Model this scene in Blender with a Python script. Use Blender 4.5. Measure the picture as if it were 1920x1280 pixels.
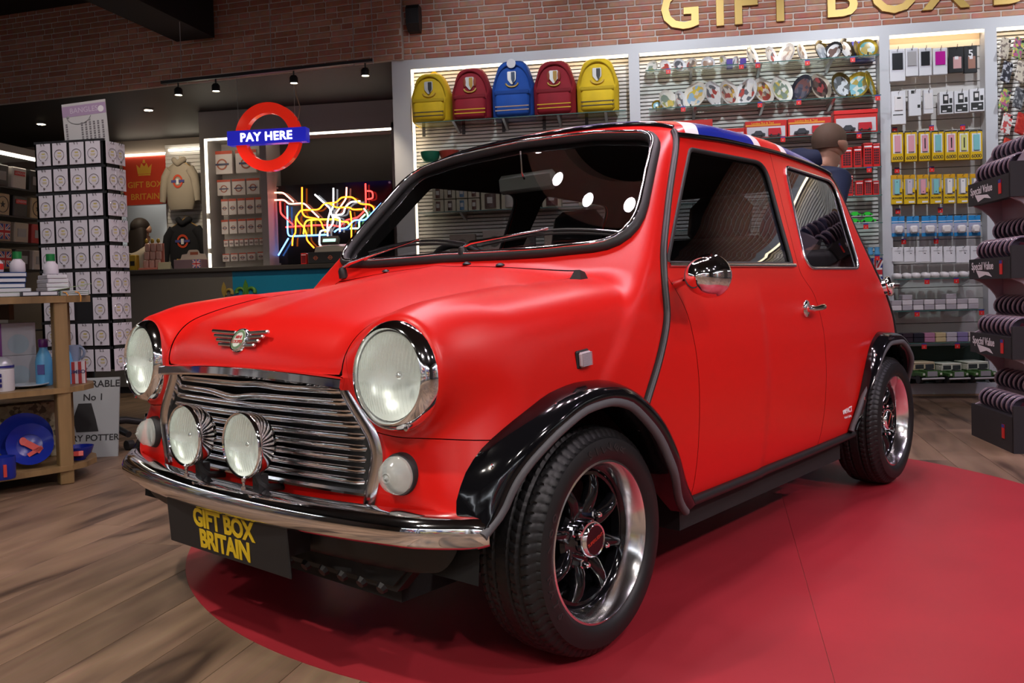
import bpy, math, random
import numpy as np
from mathutils import Matrix, Vector
random.seed(7)
PI = math.pi
for o in list(bpy.data.objects): bpy.data.objects.remove(o)
SC = bpy.context.scene
COL = SC.collection

# ---------------------------------------------------------------- camera
# room frame: X to the right along the shop wall, Y into the shop, Z up, camera above the origin
cam_d = bpy.data.cameras.new('camera'); cam = bpy.data.objects.new('camera', cam_d); COL.objects.link(cam)
cr = Vector((0.98688, 0.15884, -0.028945)); cu = Vector((0.024336, 0.030888, 0.999227)); cf = Vector((-0.159612, 0.986821, -0.026617))
cam.matrix_world = Matrix(((cr.x, cu.x, -cf.x, 0), (cr.y, cu.y, -cf.y, 0), (cr.z, cu.z, -cf.z, 0.80988), (0, 0, 0, 1)))
cam_d.sensor_width = 36; cam_d.lens = 1635.07/1920*36
cam_d.shift_x = (960-940.94)/1920; cam_d.shift_y = (588.8-640)/1920
cam_d.clip_start = .02; cam_d.clip_end = 60
SC.camera = cam
# ---------------------------------------------------------------- world, exposure
W = bpy.data.worlds.new('world'); SC.world = W; W.use_nodes = True
W.node_tree.nodes['Background'].inputs[0].default_value = (.9, .85, .9, 1)
W.node_tree.nodes['Background'].inputs[1].default_value = .009
SC.view_settings.view_transform = 'Standard'; SC.view_settings.look = 'None'
SC.view_settings.exposure = 0.9; SC.view_settings.gamma = 1; SC.view_settings.use_curve_mapping = False

# ---------------------------------------------------------------- materials
MATS = {}
def M(name, col=(.8, .8, .8), rough=.5, metal=0., spec=.5, emit=None, estr=0., alpha=None, coat=0., noise=None, bump=None, trans=0., ior=1.45):
    if name in MATS: return MATS[name]
    m = bpy.data.materials.new(name); m.use_nodes = True; nt = m.node_tree; b = nt.nodes['Principled BSDF']
    b.inputs['Base Color'].default_value = (*col, 1); b.inputs['Roughness'].default_value = rough
    b.inputs['Metallic'].default_value = metal; b.inputs['Specular IOR Level'].default_value = spec
    b.inputs['Coat Weight'].default_value = coat; b.inputs['Transmission Weight'].default_value = trans; b.inputs['IOR'].default_value = ior
    if emit: b.inputs['Emission Color'].default_value = (*emit, 1); b.inputs['Emission Strength'].default_value = estr
    if noise:                                   # (scale, amount, stretch xyz, detail)
        sc, am, st = noise[:3]
        tc = nt.nodes.new('ShaderNodeTexCoord'); mp = nt.nodes.new('ShaderNodeMapping'); mp.inputs['Scale'].default_value = st
        nz = nt.nodes.new('ShaderNodeTexNoise'); nz.inputs['Scale'].default_value = sc; nz.inputs['Detail'].default_value = 5
        rp = nt.nodes.new('ShaderNodeValToRGB')
        rp.color_ramp.elements[0].position = .3; rp.color_ramp.elements[1].position = .7
        rp.color_ramp.elements[0].color = (*[max(0, x*(1-am)) for x in col], 1)
        rp.color_ramp.elements[1].color = (*[min(1, x*(1+am)) for x in col], 1)
        nt.links.new(tc.outputs['Object'], mp.inputs['Vector']); nt.links.new(mp.outputs['Vector'], nz.inputs['Vector'])
        nt.links.new(nz.outputs['Fac'], rp.inputs['Fac']); nt.links.new(rp.outputs['Color'], b.inputs['Base Color'])
    if bump:                                    # (scale, strength)
        tc = nt.nodes.new('ShaderNodeTexCoord'); nz = nt.nodes.new('ShaderNodeTexNoise'); nz.inputs['Scale'].default_value = bump[0]
        bp = nt.nodes.new('ShaderNodeBump'); bp.inputs['Strength'].default_value = bump[1]; bp.inputs['Distance'].default_value = .002
        nt.links.new(tc.outputs['Object'], nz.inputs['Vector']); nt.links.new(nz.outputs['Fac'], bp.inputs['Height']); nt.links.new(bp.outputs['Normal'], b.inputs['Normal'])
    MATS[name] = m
    return m
def GLASS(name, tint=(.5, .5, .5), ior=1.5, rough=0.0, refl=1.0):
    if name in MATS: return MATS[name]
    m = bpy.data.materials.new(name); m.use_nodes = True; nt = m.node_tree; nt.nodes.clear()
    out = nt.nodes.new('ShaderNodeOutputMaterial'); mix = nt.nodes.new('ShaderNodeMixShader'); tr = nt.nodes.new('ShaderNodeBsdfTransparent')
    gl = nt.nodes.new('ShaderNodeBsdfGlossy'); fr = nt.nodes.new('ShaderNodeLayerWeight'); pw_ = nt.nodes.new('ShaderNodeMath'); pw_.operation = 'POWER'; pw_.inputs[1].default_value = 5
    mu = nt.nodes.new('ShaderNodeMath'); mu.operation = 'MULTIPLY_ADD'; mu.use_clamp = True; r0 = min(.5, refl*((ior-1)/(ior+1))**2)      # same reflectance from both sides of the pane
    tr.inputs[0].default_value = (*tint, 1); gl.inputs[0].default_value = (1, 1, 1, 1); gl.inputs[1].default_value = rough
    fr.inputs[0].default_value = .5; mu.inputs[1].default_value = 1-r0; mu.inputs[2].default_value = r0
    nt.links.new(fr.outputs['Facing'], pw_.inputs[0]); nt.links.new(pw_.outputs[0], mu.inputs[0]); nt.links.new(mu.outputs[0], mix.inputs[0]); nt.links.new(tr.outputs[0], mix.inputs[1]); nt.links.new(gl.outputs[0], mix.inputs[2]); nt.links.new(mix.outputs[0], out.inputs[0])
    MATS[name] = m
    return m
def EM(name, col, s):
    if name in MATS: return MATS[name]
    m = bpy.data.materials.new(name); m.use_nodes = True; nt = m.node_tree; nt.nodes.clear()
    out = nt.nodes.new('ShaderNodeOutputMaterial'); e = nt.nodes.new('ShaderNodeEmission'); e.inputs[0].default_value = (*col, 1); e.inputs[1].default_value = s
    nt.links.new(e.outputs[0], out.inputs[0]); MATS[name] = m
    return m

# ---------------------------------------------------------------- objects
def props(o, label=None, cat=None, group=None, kind=None):
    if label: o['label'] = label
    if cat: o['category'] = cat
    if group: o['group'] = group
    if kind: o['kind'] = kind
    return o
def empty(name, loc=(0, 0, 0), rz=0., label=None, cat=None, group=None):
    o = bpy.data.objects.new(name, None); COL.objects.link(o); o.empty_display_size = .05
    o.location = loc; o.rotation_euler = (0, 0, rz)
    return props(o, label, cat, group)
def link(name, me, parent=None, loc=(0, 0, 0), rot=(0, 0, 0), label=None, cat=None, group=None, kind=None, scale=None):
    o = bpy.data.objects.new(name, me); COL.objects.link(o); o.parent = parent; o.location = loc; o.rotation_euler = rot
    if scale: o.scale = scale
    return props(o, label, cat, group, kind)
def copy_tree(o, parent=None):
    c = o.copy(); COL.objects.link(c); c.parent = parent
    for ch in [x for x in bpy.data.objects if x.parent == o]: copy_tree(ch, c)
    return c
def rotm(rx=0, ry=0, rz=0): return np.array(Matrix.Rotation(rz, 3, 'Z') @ Matrix.Rotation(ry, 3, 'Y') @ Matrix.Rotation(rx, 3, 'X'))
def frame(t, up=(0, 0, 1)):
    t = np.asarray(t, float); t = t/np.linalg.norm(t); up = np.asarray(up, float)
    if abs(t@up) > .98: up = np.array([1., 0, 0])
    a = np.cross(up, t); a /= np.linalg.norm(a); b = np.cross(t, a)
    return a, b
class MB:
    def __init__(s): s.v = []; s.f = []; s.m = []; s.n = 0
    def add(s, v, f, mi=0):
        v = np.asarray(v, float).reshape(-1, 3); s.v.append(v)
        s.f += [tuple(int(i)+s.n for i in q) for q in f]; s.m += [mi]*len(f); s.n += len(v); return s
    def box(s, c, d, R=None, mi=0):
        x, y, z = np.array(d)/2
        v = np.array([(-x, -y, -z), (x, -y, -z), (x, y, -z), (-x, y, -z), (-x, -y, z), (x, -y, z), (x, y, z), (-x, y, z)])
        if R is not None: v = v@np.asarray(R).T
        return s.add(v+np.array(c), [(0, 3, 2, 1), (4, 5, 6, 7), (0, 1, 5, 4), (1, 2, 6, 5), (2, 3, 7, 6), (3, 0, 4, 7)], mi)
    def bx(s, a, b, mi=0):
        a = np.array(a, float); b = np.array(b, float); return s.box((a+b)/2, abs(b-a), None, mi)
    def rbox(s, c, d, r, R=None, mi=0):         # box with chamfered edges
        h = np.array(d)/2; v = []; idx = {}
        for sx in (-1, 1):
            for sy in (-1, 1):
                for sz in (-1, 1):
                    for ax in range(3):
                        p = np.array([sx, sy, sz])*(h-r); p[ax] = (sx, sy, sz)[ax]*h[ax]
                        idx[(sx, sy, sz, ax)] = len(v); v.append(p)
        f = []
        for ax in range(3):
            o1, o2 = (ax+1) % 3, (ax+2) % 3
            for sg in (-1, 1):
                q = []
                for a, b in ((-1, -1), (1, -1), (1, 1), (-1, 1)):
                    k = [0, 0, 0]; k[ax] = sg; k[o1] = a; k[o2] = b; q.append(idx[(*k, ax)])
                f.append(q if sg > 0 else q[::-1])
            for a in (-1, 1):
                for b in (-1, 1):
                    k = [0, 0, 0]; k[o1] = a; k[o2] = b
                    k1 = list(k); k1[ax] = -1; k2 = list(k); k2[ax] = 1
                    q = [idx[(*k1, o1)], idx[(*k2, o1)], idx[(*k2, o2)], idx[(*k1, o2)]]
                    f.append(q if a*b < 0 else q[::-1])
        for sx in (-1, 1):
            for sy in (-1, 1):
                for sz in (-1, 1):
                    q = [idx[(sx, sy, sz, a)] for a in range(3)]; f.append(q if sx*sy*sz > 0 else q[::-1])
        v = np.array(v)
        if R is not None: v = v@np.asarray(R).T
        return s.add(v+np.array(c), f, mi)
    def loft(s, rings, cap0=True, cap1=True, closed=True, mi=0):
        n = len(rings[0]); k = len(rings); v = np.concatenate([np.asarray(r, float) for r in rings]); f = []
        for i in range(k-1):
            for j in range(n if closed else n-1):
                a = i*n+j; b = i*n+(j+1) % n; f.append((a, b, b+n, a+n))
        if cap0: f.append(tuple(range(n))[::-1])
        if cap1: f.append(tuple(range((k-1)*n, k*n)))
        return s.add(v, f, mi)
    def cyl(s, p0, p1, r0, r1=None, n=16, mi=0, caps=True):
        p0 = np.array(p0, float); p1 = np.array(p1, float); r1 = r0 if r1 is None else r1
        a, b = frame(p1-p0); t = np.linspace(0, 2*PI, n, endpoint=False)
        ring = np.outer(np.cos(t), a)+np.outer(np.sin(t), b)
        return s.loft([p0+ring*r0, p1+ring*r1], caps, caps, True, mi)
    def tube(s, pts, r, n=8, closed=False, mi=0, caps=True, up=(0, 0, 1)):
        P = np.asarray(pts, float); k = len(P); rr = np.broadcast_to(np.asarray(r, float), (k,))
        T = np.roll(P, -1, 0)-np.roll(P, 1, 0)
        if not closed: T[0] = P[1]-P[0]; T[-1] = P[-1]-P[-2]
        T /= np.linalg.norm(T, axis=1)[:, None]+1e-12
        a, b = frame(T[0], up); t = np.linspace(0, 2*PI, n, endpoint=False); rings = []
        for i in range(k):
            a = a-T[i]*(a@T[i]); a /= np.linalg.norm(a); b = np.cross(T[i], a)
            rings.append(P[i]+(np.outer(np.cos(t), a)+np.outer(np.sin(t), b))*rr[i])
        if closed:
            rings.append(rings[0]); return s.loft(rings, False, False, True, mi)
        return s.loft(rings, caps, caps, True, mi)
    def lathe(s, prof, c=(0, 0, 0), axis=(0, 0, 1), n=32, mi=0, closed=False):   # prof: (radius, height)
        a, b = frame(axis); ax = np.asarray(axis, float)/np.linalg.norm(axis); t = np.linspace(0, 2*PI, n, endpoint=False)
        ring = np.outer(np.cos(t), a)+np.outer(np.sin(t), b); c = np.array(c, float)
        rings = [c+ring*max(r, 1e-5)+ax*h for r, h in prof]
        if closed: rings.append(rings[0])
        return s.loft(rings, False, False, True, mi)
    def prism(s, poly, d, c=(0, 0, 0), R=None, mi=0):        # poly in local x,z; depth d along +y
        P = np.array(poly, float); v = np.concatenate([np.stack([P[:, 0], np.full(len(P), y), P[:, 1]], 1) for y in (0, d)]); n = len(P)
        if R is not None: v = v@np.asarray(R).T
        f = [tuple(range(n)), tuple(range(n, 2*n))[::-1]]+[((i+1) % n, i, i+n, (i+1) % n+n) for i in range(n)]
        return s.add(v+np.array(c), f, mi)
    def sphere(s, c, r, n=16, m=10, mi=0, R=None):
        r = np.broadcast_to(np.asarray(r, float), (3,)); rings = []
        for i in range(m+1):
            p = -PI/2+PI*i/m; t = np.linspace(0, 2*PI, n, endpoint=False); cc = max(math.cos(p), 1e-4)
            q = np.stack([np.cos(t)*cc, np.sin(t)*cc, np.full(n, math.sin(p))], 1)*r
            if R is not None: q = q@np.asarray(R).T
            rings.append(q+np.array(c))
        return s.loft(rings, True, True, True, mi)
    def mesh(s, name, mats, smooth=None):
        me = bpy.data.meshes.new(name); V = np.concatenate(s.v) if s.v else np.zeros((0, 3))
        me.from_pydata(V.tolist(), [], s.f)
        for m in (mats if isinstance(mats, (list, tuple)) else [mats]): me.materials.append(m)
        if len(s.m): me.polygons.foreach_set('material_index', s.m)
        if smooth:
            me.polygons.foreach_set('use_smooth', [True]*len(s.f)); me.set_sharp_from_angle(angle=math.radians(smooth))
        me.update()
        return me
    def obj(s, name, mats, parent=None, loc=(0, 0, 0), rot=(0, 0, 0), smooth=None, **k):
        return link(name, s.mesh(name, mats, smooth), parent, loc, rot, **k)
def text_mesh(txt, size, depth, mat, bold=0., align='CENTER', spacing=1., res=3, line=1.):
    cu_ = bpy.data.curves.new('text', 'FONT'); cu_.body = txt; cu_.size = size; cu_.extrude = depth; cu_.offset = bold; cu_.resolution_u = res
    cu_.align_x = align; cu_.align_y = 'CENTER'; cu_.space_character = spacing; cu_.space_line = line
    o = bpy.data.objects.new('text', cu_); COL.objects.link(o)
    dg = bpy.context.evaluated_depsgraph_get(); me = bpy.data.meshes.new_from_object(o.evaluated_get(dg))
    bpy.data.objects.remove(o); bpy.data.curves.remove(cu_)
    me.materials.clear(); me.materials.append(mat)
    return me
def pch(x, xs, ys):                              # monotone cubic interpolation
    xs = np.asarray(xs, float); ys = np.asarray(ys, float); h = np.diff(xs); d = np.diff(ys)/h
    m = np.zeros(len(xs)); m[0] = d[0]; m[-1] = d[-1]
    for i in range(1, len(xs)-1):
        m[i] = 0 if d[i-1]*d[i] <= 0 else 3*(h[i-1]+h[i])/((2*h[i]+h[i-1])/d[i-1]+(h[i]+2*h[i-1])/d[i])
    x = np.asarray(x, float); xc = np.clip(x, xs[0], xs[-1]); i = np.clip(np.searchsorted(xs, xc)-1, 0, len(h)-1)
    t = (xc-xs[i])/h[i]; t2 = t*t; t3 = t2*t
    r = (2*t3-3*t2+1)*ys[i]+(t3-2*t2+t)*h[i]*m[i]+(-2*t3+3*t2)*ys[i+1]+(t3-t2)*h[i]*m[i+1]
    return r+np.where(x < xs[0], (x-xs[0])*m[0], 0)+np.where(x > xs[-1], (x-xs[-1])*m[-1], 0)
def rpoly(pts, rad, k=6):                        # closed polygon with rounded corners
    P = np.array(pts, float); n = len(P); out = []
    for i in range(n):
        a, b, c = P[i-1], P[i], P[(i+1) % n]; r = rad[i] if hasattr(rad, '__len__') else rad
        u = (a-b)/np.linalg.norm(a-b); w = (c-b)/np.linalg.norm(c-b); ang = math.acos(max(-1, min(1, u@w)))
        if r < 1e-4 or ang > 3.1: out.append(b); continue
        d = min(r/math.tan(ang/2), .49*np.linalg.norm(a-b), .49*np.linalg.norm(c-b)); p0 = b+u*d; p1 = b+w*d
        for j in range(k+1):
            t = j/k; out.append((1-t)**2*p0+2*t*(1-t)*b+t*t*p1)
    return np.array(out)
def densify(P, step, closed=True):
    P = np.asarray(P, float); Q = np.concatenate([P, P[:1]]) if closed else P; out = []
    for a, b in zip(Q[:-1], Q[1:]):
        n = max(1, int(math.ceil(np.linalg.norm(b-a)/step)))
        out += [a+(b-a)*i/n for i in range(n)]
    if not closed: out.append(Q[-1])
    return np.array(out)
def sdpoly(X, Y, P):                             # signed distance to a closed polygon (inside negative)
    best = np.full(X.shape, 1e9); ins = np.zeros(X.shape, bool); Q = np.concatenate([P, P[:1]])
    for (x0, y0), (x1, y1) in zip(Q[:-1], Q[1:]):
        dx, dy = x1-x0, y1-y0; L = dx*dx+dy*dy
        if L < 1e-14: continue
        t = np.clip(((X-x0)*dx+(Y-y0)*dy)/L, 0, 1); best = np.minimum(best, (X-x0-t*dx)**2+(Y-y0-t*dy)**2)
        c = (y0 > Y) != (y1 > Y)
        ins ^= c & (X < (x1-x0)*(Y-y0)/(y1-y0+1e-18)+x0)
    d = np.sqrt(best); return np.where(ins, -d, d)
# ---------------------------------------------------------------- lamps of the shop and added fill spots
def spot(name, loc, target, e, ang=80, blend=.8, r=.04, col=(1, .90, .80)):
    l = bpy.data.lights.new(name, 'SPOT'); l.energy = e; l.spot_size = math.radians(ang); l.spot_blend = blend; l.shadow_soft_size = r; l.color = col
    o = bpy.data.objects.new(name, l); COL.objects.link(o); o.location = loc
    o.rotation_euler = (Vector(target)-Vector(loc)).to_track_quat('-Z', 'Y').to_euler()
    return o
RING_C = (-0.184, 3.494); RING_Z = 2.70      # centre of the round ceiling feature over the car
K_RING, K_CEIL, K_WALL, K_LED, K_TRK, K_NEON = 12, 78, 70, 5.0, 14, 3.8
# downlights of the round feature
for k in range(18):
    a = 2*PI*k/18+.35
    p = (RING_C[0]+.915*math.cos(a), RING_C[1]+.915*math.sin(a), RING_Z-.012)
    spot('ring_downlight', p, (p[0]+.25*math.cos(a), p[1]+.25*math.sin(a), 0), K_RING, 125, 1, .035, (1, .78, .92))
# unseen fill spots added overhead, behind and beside the camera
for (x, y, e, c) in ((-1.9, .9, 1.9, (1, .90, .82)), (-3.6, 2.6, .6, (1, .86, .74)), (1.6, .4, 1.0, (1, .86, .96)), (3.2, 2.4, 1.2, (.92, .78, 1)), (0, -1.6, 1., (1, .92, .86)), (-2.2, -1.2, .8, (1, .92, .86)), (2.6, -1.4, .8, (1, .92, .90)), (3.4, 4.4, 1.0, (.88, .76, 1)), (1.0, 4.9, .5, (1, .86, .90)), (-3.6, 4.9, .5, (1, .84, .68))):
    spot('ceiling_fill_spot', (x, y, 3.22), (x, y, 0), K_CEIL*e, 118, 1, .06, c)
# wall washers on the shop wall
for x in (-1.0, .35, 1.7, 3.1, 4.6): spot('wall_washer', (x, 4.7, 3.2), (x+.2, 6.42, 2.15), K_WALL*(.55 if x < 0 else 1), 75, .9, .05, (.90, .94, 1))
# washers added to brighten the unseen units that the chrome reflects
for (x, y, tx, ty) in ((-2.9, -1.9, -2.9, -3.3), (0, -1.9, 0, -3.3), (2.9, -1.9, 2.9, -3.3), (5.2, 1.6, 6.6, 1.6), (-5.2, 2.0, -6.6, 2.0)): spot('wall_washer', (x, y, 3.2), (tx, ty, 1.2), K_WALL*(4.2 if x > -4 else 1.4), 110, 1, .06, (.90, .95, 1))
spot('rack_fill_spot', (-2.3, 2.9, 3.2), (-3.1, 4.4, 1.2), 60, 60, .9, .05, (1, .88, .86))  # unseen spot added to brighten the bracelet rack and its poster
spot('counter_spot', (-4.3, 6.3, 3.2) if False else (-4.6, 7.75, 2.54), (-4.9, 8.7, 1.7), 20, 110, 1, .05, (1, .84, .62))
# key spots added out of view to light the car's side and front
for (p, t_, e, c) in (((2.7, -.3, 3.05), (.25, 2.9, .55), 95, (1, .86, .86)), ((1.0, -1.3, 3.05), (-.5, 2.1, .55), 60, (1, .90, .86)), ((-1.6, -.9, 3.05), (-1.0, 1.9, .6), 55, (1, .90, .80)), ((3.6, 1.3, 3.05), (.9, 3.4, .6), 60, (1, .80, .88))):
    spot("car_key_spot", p, t_, e*1.25, 62, .9, .10, c)
# ================================================================ materials of the room
m_frame = M('unit_grey', (.50, .50, .53), .45)
m_slat = M('slat_white', (.62, .60, .58), .4); m_slatg = M('slat_grey', (.50, .48, .47), .45)
m_dark = M('dark_back', (.012, .011, .010), .6)
m_ceil = M('ceiling_dark', (.016, .012, .010), .8)
m_soff = M('soffit_brown', (.012, .008, .008), .55)
m_beige = M('plaster_beige', (.72, .60, .48), .7)
m_mort = M('mortar', (.50, .43, .39), .9, bump=(60, .4))
m_led = EM('led_warm', (1, .80, .52), K_LED); m_ledn = EM('led_neutral', (1, .88, .70), K_LED*.9); m_ledc = EM('led_cool', (.88, .94, 1), 9.)
m_sglassh = GLASS('shelf_glass', (.84, .90, .88), 1.45, .02)
m_wood = M('oak', (.21, .135, .058), .45, noise=(14, .28, (1, 1, .12)))
m_paper = M('paper_white', (.70, .68, .71), .5); m_blk = M('satin_black', (.014, .014, .016), .4); m_steel = M('steel', (.55, .55, .56), .3, 1)
m_tag = M('tag_red', (.62, .02, .018), .45); m_tagb = M('tag_blue', (.03, .03, .25), .45)
m_clear = GLASS('clear_pack', (.90, .90, .92), 1.4)
m_grey = M('grey_board', (.30, .30, .31), .5)
def brick_mat():
    m = bpy.data.materials.new('brick'); m.use_nodes = True; nt = m.node_tree; b = nt.nodes['Principled BSDF']; b.inputs['Roughness'].default_value = .85
    oi = nt.nodes.new('ShaderNodeObjectInfo'); rp = nt.nodes.new('ShaderNodeValToRGB'); tc = nt.nodes.new('ShaderNodeTexCoord')
    nz = nt.nodes.new('ShaderNodeTexNoise'); nz.inputs['Scale'].default_value = 18; nz.inputs['Detail'].default_value = 6; mx = nt.nodes.new('ShaderNodeMix'); mx.data_type = 'RGBA'; mx.blend_type = 'MULTIPLY'; mx.inputs[0].default_value = .55
    e = rp.color_ramp.elements; e[0].color = (.42, .165, .105, 1); e[1].color = (.62, .31, .22, 1); x = e.new(.5); x.color = (.52, .22, .145, 1)
    va = nt.nodes.new('ShaderNodeVectorMath'); va.operation = 'ADD'
    nt.links.new(oi.outputs['Random'], rp.inputs[0]); nt.links.new(oi.outputs['Location'], va.inputs[1]); nt.links.new(tc.outputs['Object'], va.inputs[0]); nt.links.new(va.outputs[0], nz.inputs['Vector'])
    nt.links.new(rp.outputs[0], mx.inputs[6]); nt.links.new(nz.outputs['Color'], mx.inputs[7]); nt.links.new(mx.outputs[2], b.inputs['Base Color'])
    bp_ = nt.nodes.new('ShaderNodeBump'); bp_.inputs['Strength'].default_value = .5; bp_.inputs['Distance'].default_value = .004; nt.links.new(nz.outputs['Fac'], bp_.inputs['Height']); nt.links.new(bp_.outputs[0], b.inputs['Normal'])
    return m
m_brick = brick_mat()
def plank_mat():
    m = bpy.data.materials.new('walnut_plank'); m.use_nodes = True; nt = m.node_tree; b = nt.nodes['Principled BSDF']; N = nt.nodes.new; L = nt.links.new
    oi = N('ShaderNodeObjectInfo'); tc = N('ShaderNodeTexCoord'); mp = N('ShaderNodeMapping'); mp.inputs['Scale'].default_value = (1.0, 5.2, 5.2)
    va = N('ShaderNodeVectorMath'); va.operation = 'SCALE'; va.inputs[3].default_value = 3.7; vb = N('ShaderNodeVectorMath'); vb.operation = 'ADD'
    L(oi.outputs['Location'], va.inputs[0]); L(tc.outputs['Object'], mp.inputs[0]); L(mp.outputs[0], vb.inputs[0]); L(va.outputs[0], vb.inputs[1])
    n1 = N('ShaderNodeTexNoise'); n1.inputs['Scale'].default_value = .9; n1.inputs['Detail'].default_value = 2; n1.inputs['Distortion'].default_value = .8
    L(vb.outputs[0], n1.inputs['Vector'])
    mu = N('ShaderNodeMath'); mu.operation = 'MULTIPLY'; mu.inputs[1].default_value = 5.5; L(n1.outputs['Fac'], mu.inputs[0])
    fr = N('ShaderNodeMath'); fr.operation = 'PINGPONG'; fr.inputs[1].default_value = 1.; L(mu.outputs[0], fr.inputs[0])      # cathedral figure
    n2 = N('ShaderNodeTexNoise'); n2.inputs['Scale'].default_value = 3.2; n2.inputs['Detail'].default_value = 4; L(vb.outputs[0], n2.inputs['Vector'])
    mp2 = N('ShaderNodeMapping'); mp2.inputs['Scale'].default_value = (3, 90, 90); L(tc.outputs['Object'], mp2.inputs[0])
    n3 = N('ShaderNodeTexNoise'); n3.inputs['Scale'].default_value = 2; n3.inputs['Detail'].default_value = 3; L(mp2.outputs[0], n3.inputs['Vector'])
    a1 = N('ShaderNodeMath'); a1.operation = 'MULTIPLY_ADD'; a1.inputs[1].default_value = .45; L(fr.outputs[0], a1.inputs[0]); a2 = N('ShaderNodeMath'); a2.operation = 'MULTIPLY'; a2.inputs[1].default_value = .55; L(n2.outputs['Fac'], a2.inputs[0]); L(a2.outputs[0], a1.inputs[2])
    rp = N('ShaderNodeValToRGB'); e = rp.color_ramp.elements; e[0].position = .25; e[1].position = .85; e[0].color = (.058, .036, .024, 1); e[1].color = (.255, .168, .107, 1); x = e.new(.48); x.color = (.165, .105, .067, 1)
    L(a1.outputs[0], rp.inputs[0])
    hs = N('ShaderNodeHueSaturation'); mr = N('ShaderNodeMapRange'); mr.inputs[3].default_value = .80; mr.inputs[4].default_value = 1.28; L(oi.outputs['Random'], mr.inputs[0]); L(mr.outputs[0], hs.inputs['Value']); L(rp.outputs[0], hs.inputs['Color'])
    mx = N('ShaderNodeMix'); mx.data_type = 'RGBA'; mx.blend_type = 'MULTIPLY'; mx.inputs[0].default_value = .25; L(hs.outputs[0], mx.inputs[6]); L(n3.outputs['Color'], mx.inputs[7]); L(mx.outputs[2], b.inputs['Base Color'])
    b.inputs['Roughness'].default_value = .42; b.inputs['Specular IOR Level'].default_value = .4
    return m
m_plank = plank_mat()
def struct(b, name, mat, parent=None, **k): return b.obj(name, mat, parent, kind='structure', **k)

# ================================================================ floor: walnut boards
floor = struct(MB().bx((-8, -4, -.06), (8, 10.5, -.0085)), 'floor', m_dark)
PA = math.radians(84.2); PW = .168; PL = 1.38; du = Vector((math.cos(PA), math.sin(PA), 0)); dn = Vector((math.sin(PA), -math.cos(PA), 0))
MAT_C = (-0.0308, 3.1737); MAT_R = 1.545
pm_ = MB().rbox((0, 0, -.004), (PL-.0016, PW-.0016, .008), .0007).mesh('floor_board', m_plank)
cand = []
rng = random.Random(3)
for i in range(-48, 48):
    off = rng.random()*PL
    for j in range(-4, 10):
        c = dn*(-1.112+(i+.5)*PW)+du*(off+j*PL)
        if not (-6.6 < c.x < 5.2 and -3 < c.y < 9.6): continue
        dpt = c.y*.987-c.x*.16
        infr = dpt > .8 and abs((c.x*.987+c.y*.159)/dpt) < .75
        inmat = all((c.x+s*du.x*PL/2-MAT_C[0])**2+(c.y+s*du.y*PL/2-MAT_C[1])**2 < (MAT_R-.1)**2 for s in (-1, 1))
        cand.append((0 if (infr and not inmat) else 1, c.length, c))
cand.sort(key=lambda t: t[:2])
for k, (v_, d_, c) in enumerate(cand[:300]): link('floor_board', pm_, floor, c, (0, 0, PA))
b = MB(); R_ = rotm(0, 0, PA)
for v_, d_, c in cand[300:]: b.rbox((c.x, c.y, -.004), (PL-.0016, PW-.0016, .008), .0007, R_)
b.obj('floor_boards_beyond', m_plank, floor, kind='stuff')
# round red mat in two sheets
m_mat = M('mat_red', (.30, .019, .028), .42, noise=(2.5, .10, (1, 1, 1)))
mat = empty('round_mat', (MAT_C[0], MAT_C[1], 0), 0, 'large round red vinyl mat lying on the boards under the car', 'mat')
t = np.linspace(0, 2*PI, 181)[:-1]; circ = np.stack([MAT_R*np.cos(t), MAT_R*np.sin(t)], 1)
ld = np.array([-0.0946, -1.0741]); ld /= np.linalg.norm(ld); ln = np.array([-ld[1], ld[0]]); lo = np.array([.46-MAT_C[0], 2.91-MAT_C[1]])@ln
for sg in (1, -1):
    keep = [p for p in circ if sg*(p@ln-lo) > 0]
    h_ = math.sqrt(MAT_R**2-lo**2); e1, e2 = ln*lo+ld*h_, ln*lo-ld*h_; keep = keep+[e1, e2]; cc = np.mean(keep, 0); keep.sort(key=lambda p: math.atan2(p[1]-cc[1], p[0]-cc[0]))
    P = np.array(keep)-ln*sg*-.0006; n_ = len(P)
    MB().loft([np.c_[P, np.zeros(n_)], np.c_[P, np.full(n_, .002)]]).obj('mat_sheet', m_mat, mat)

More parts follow.
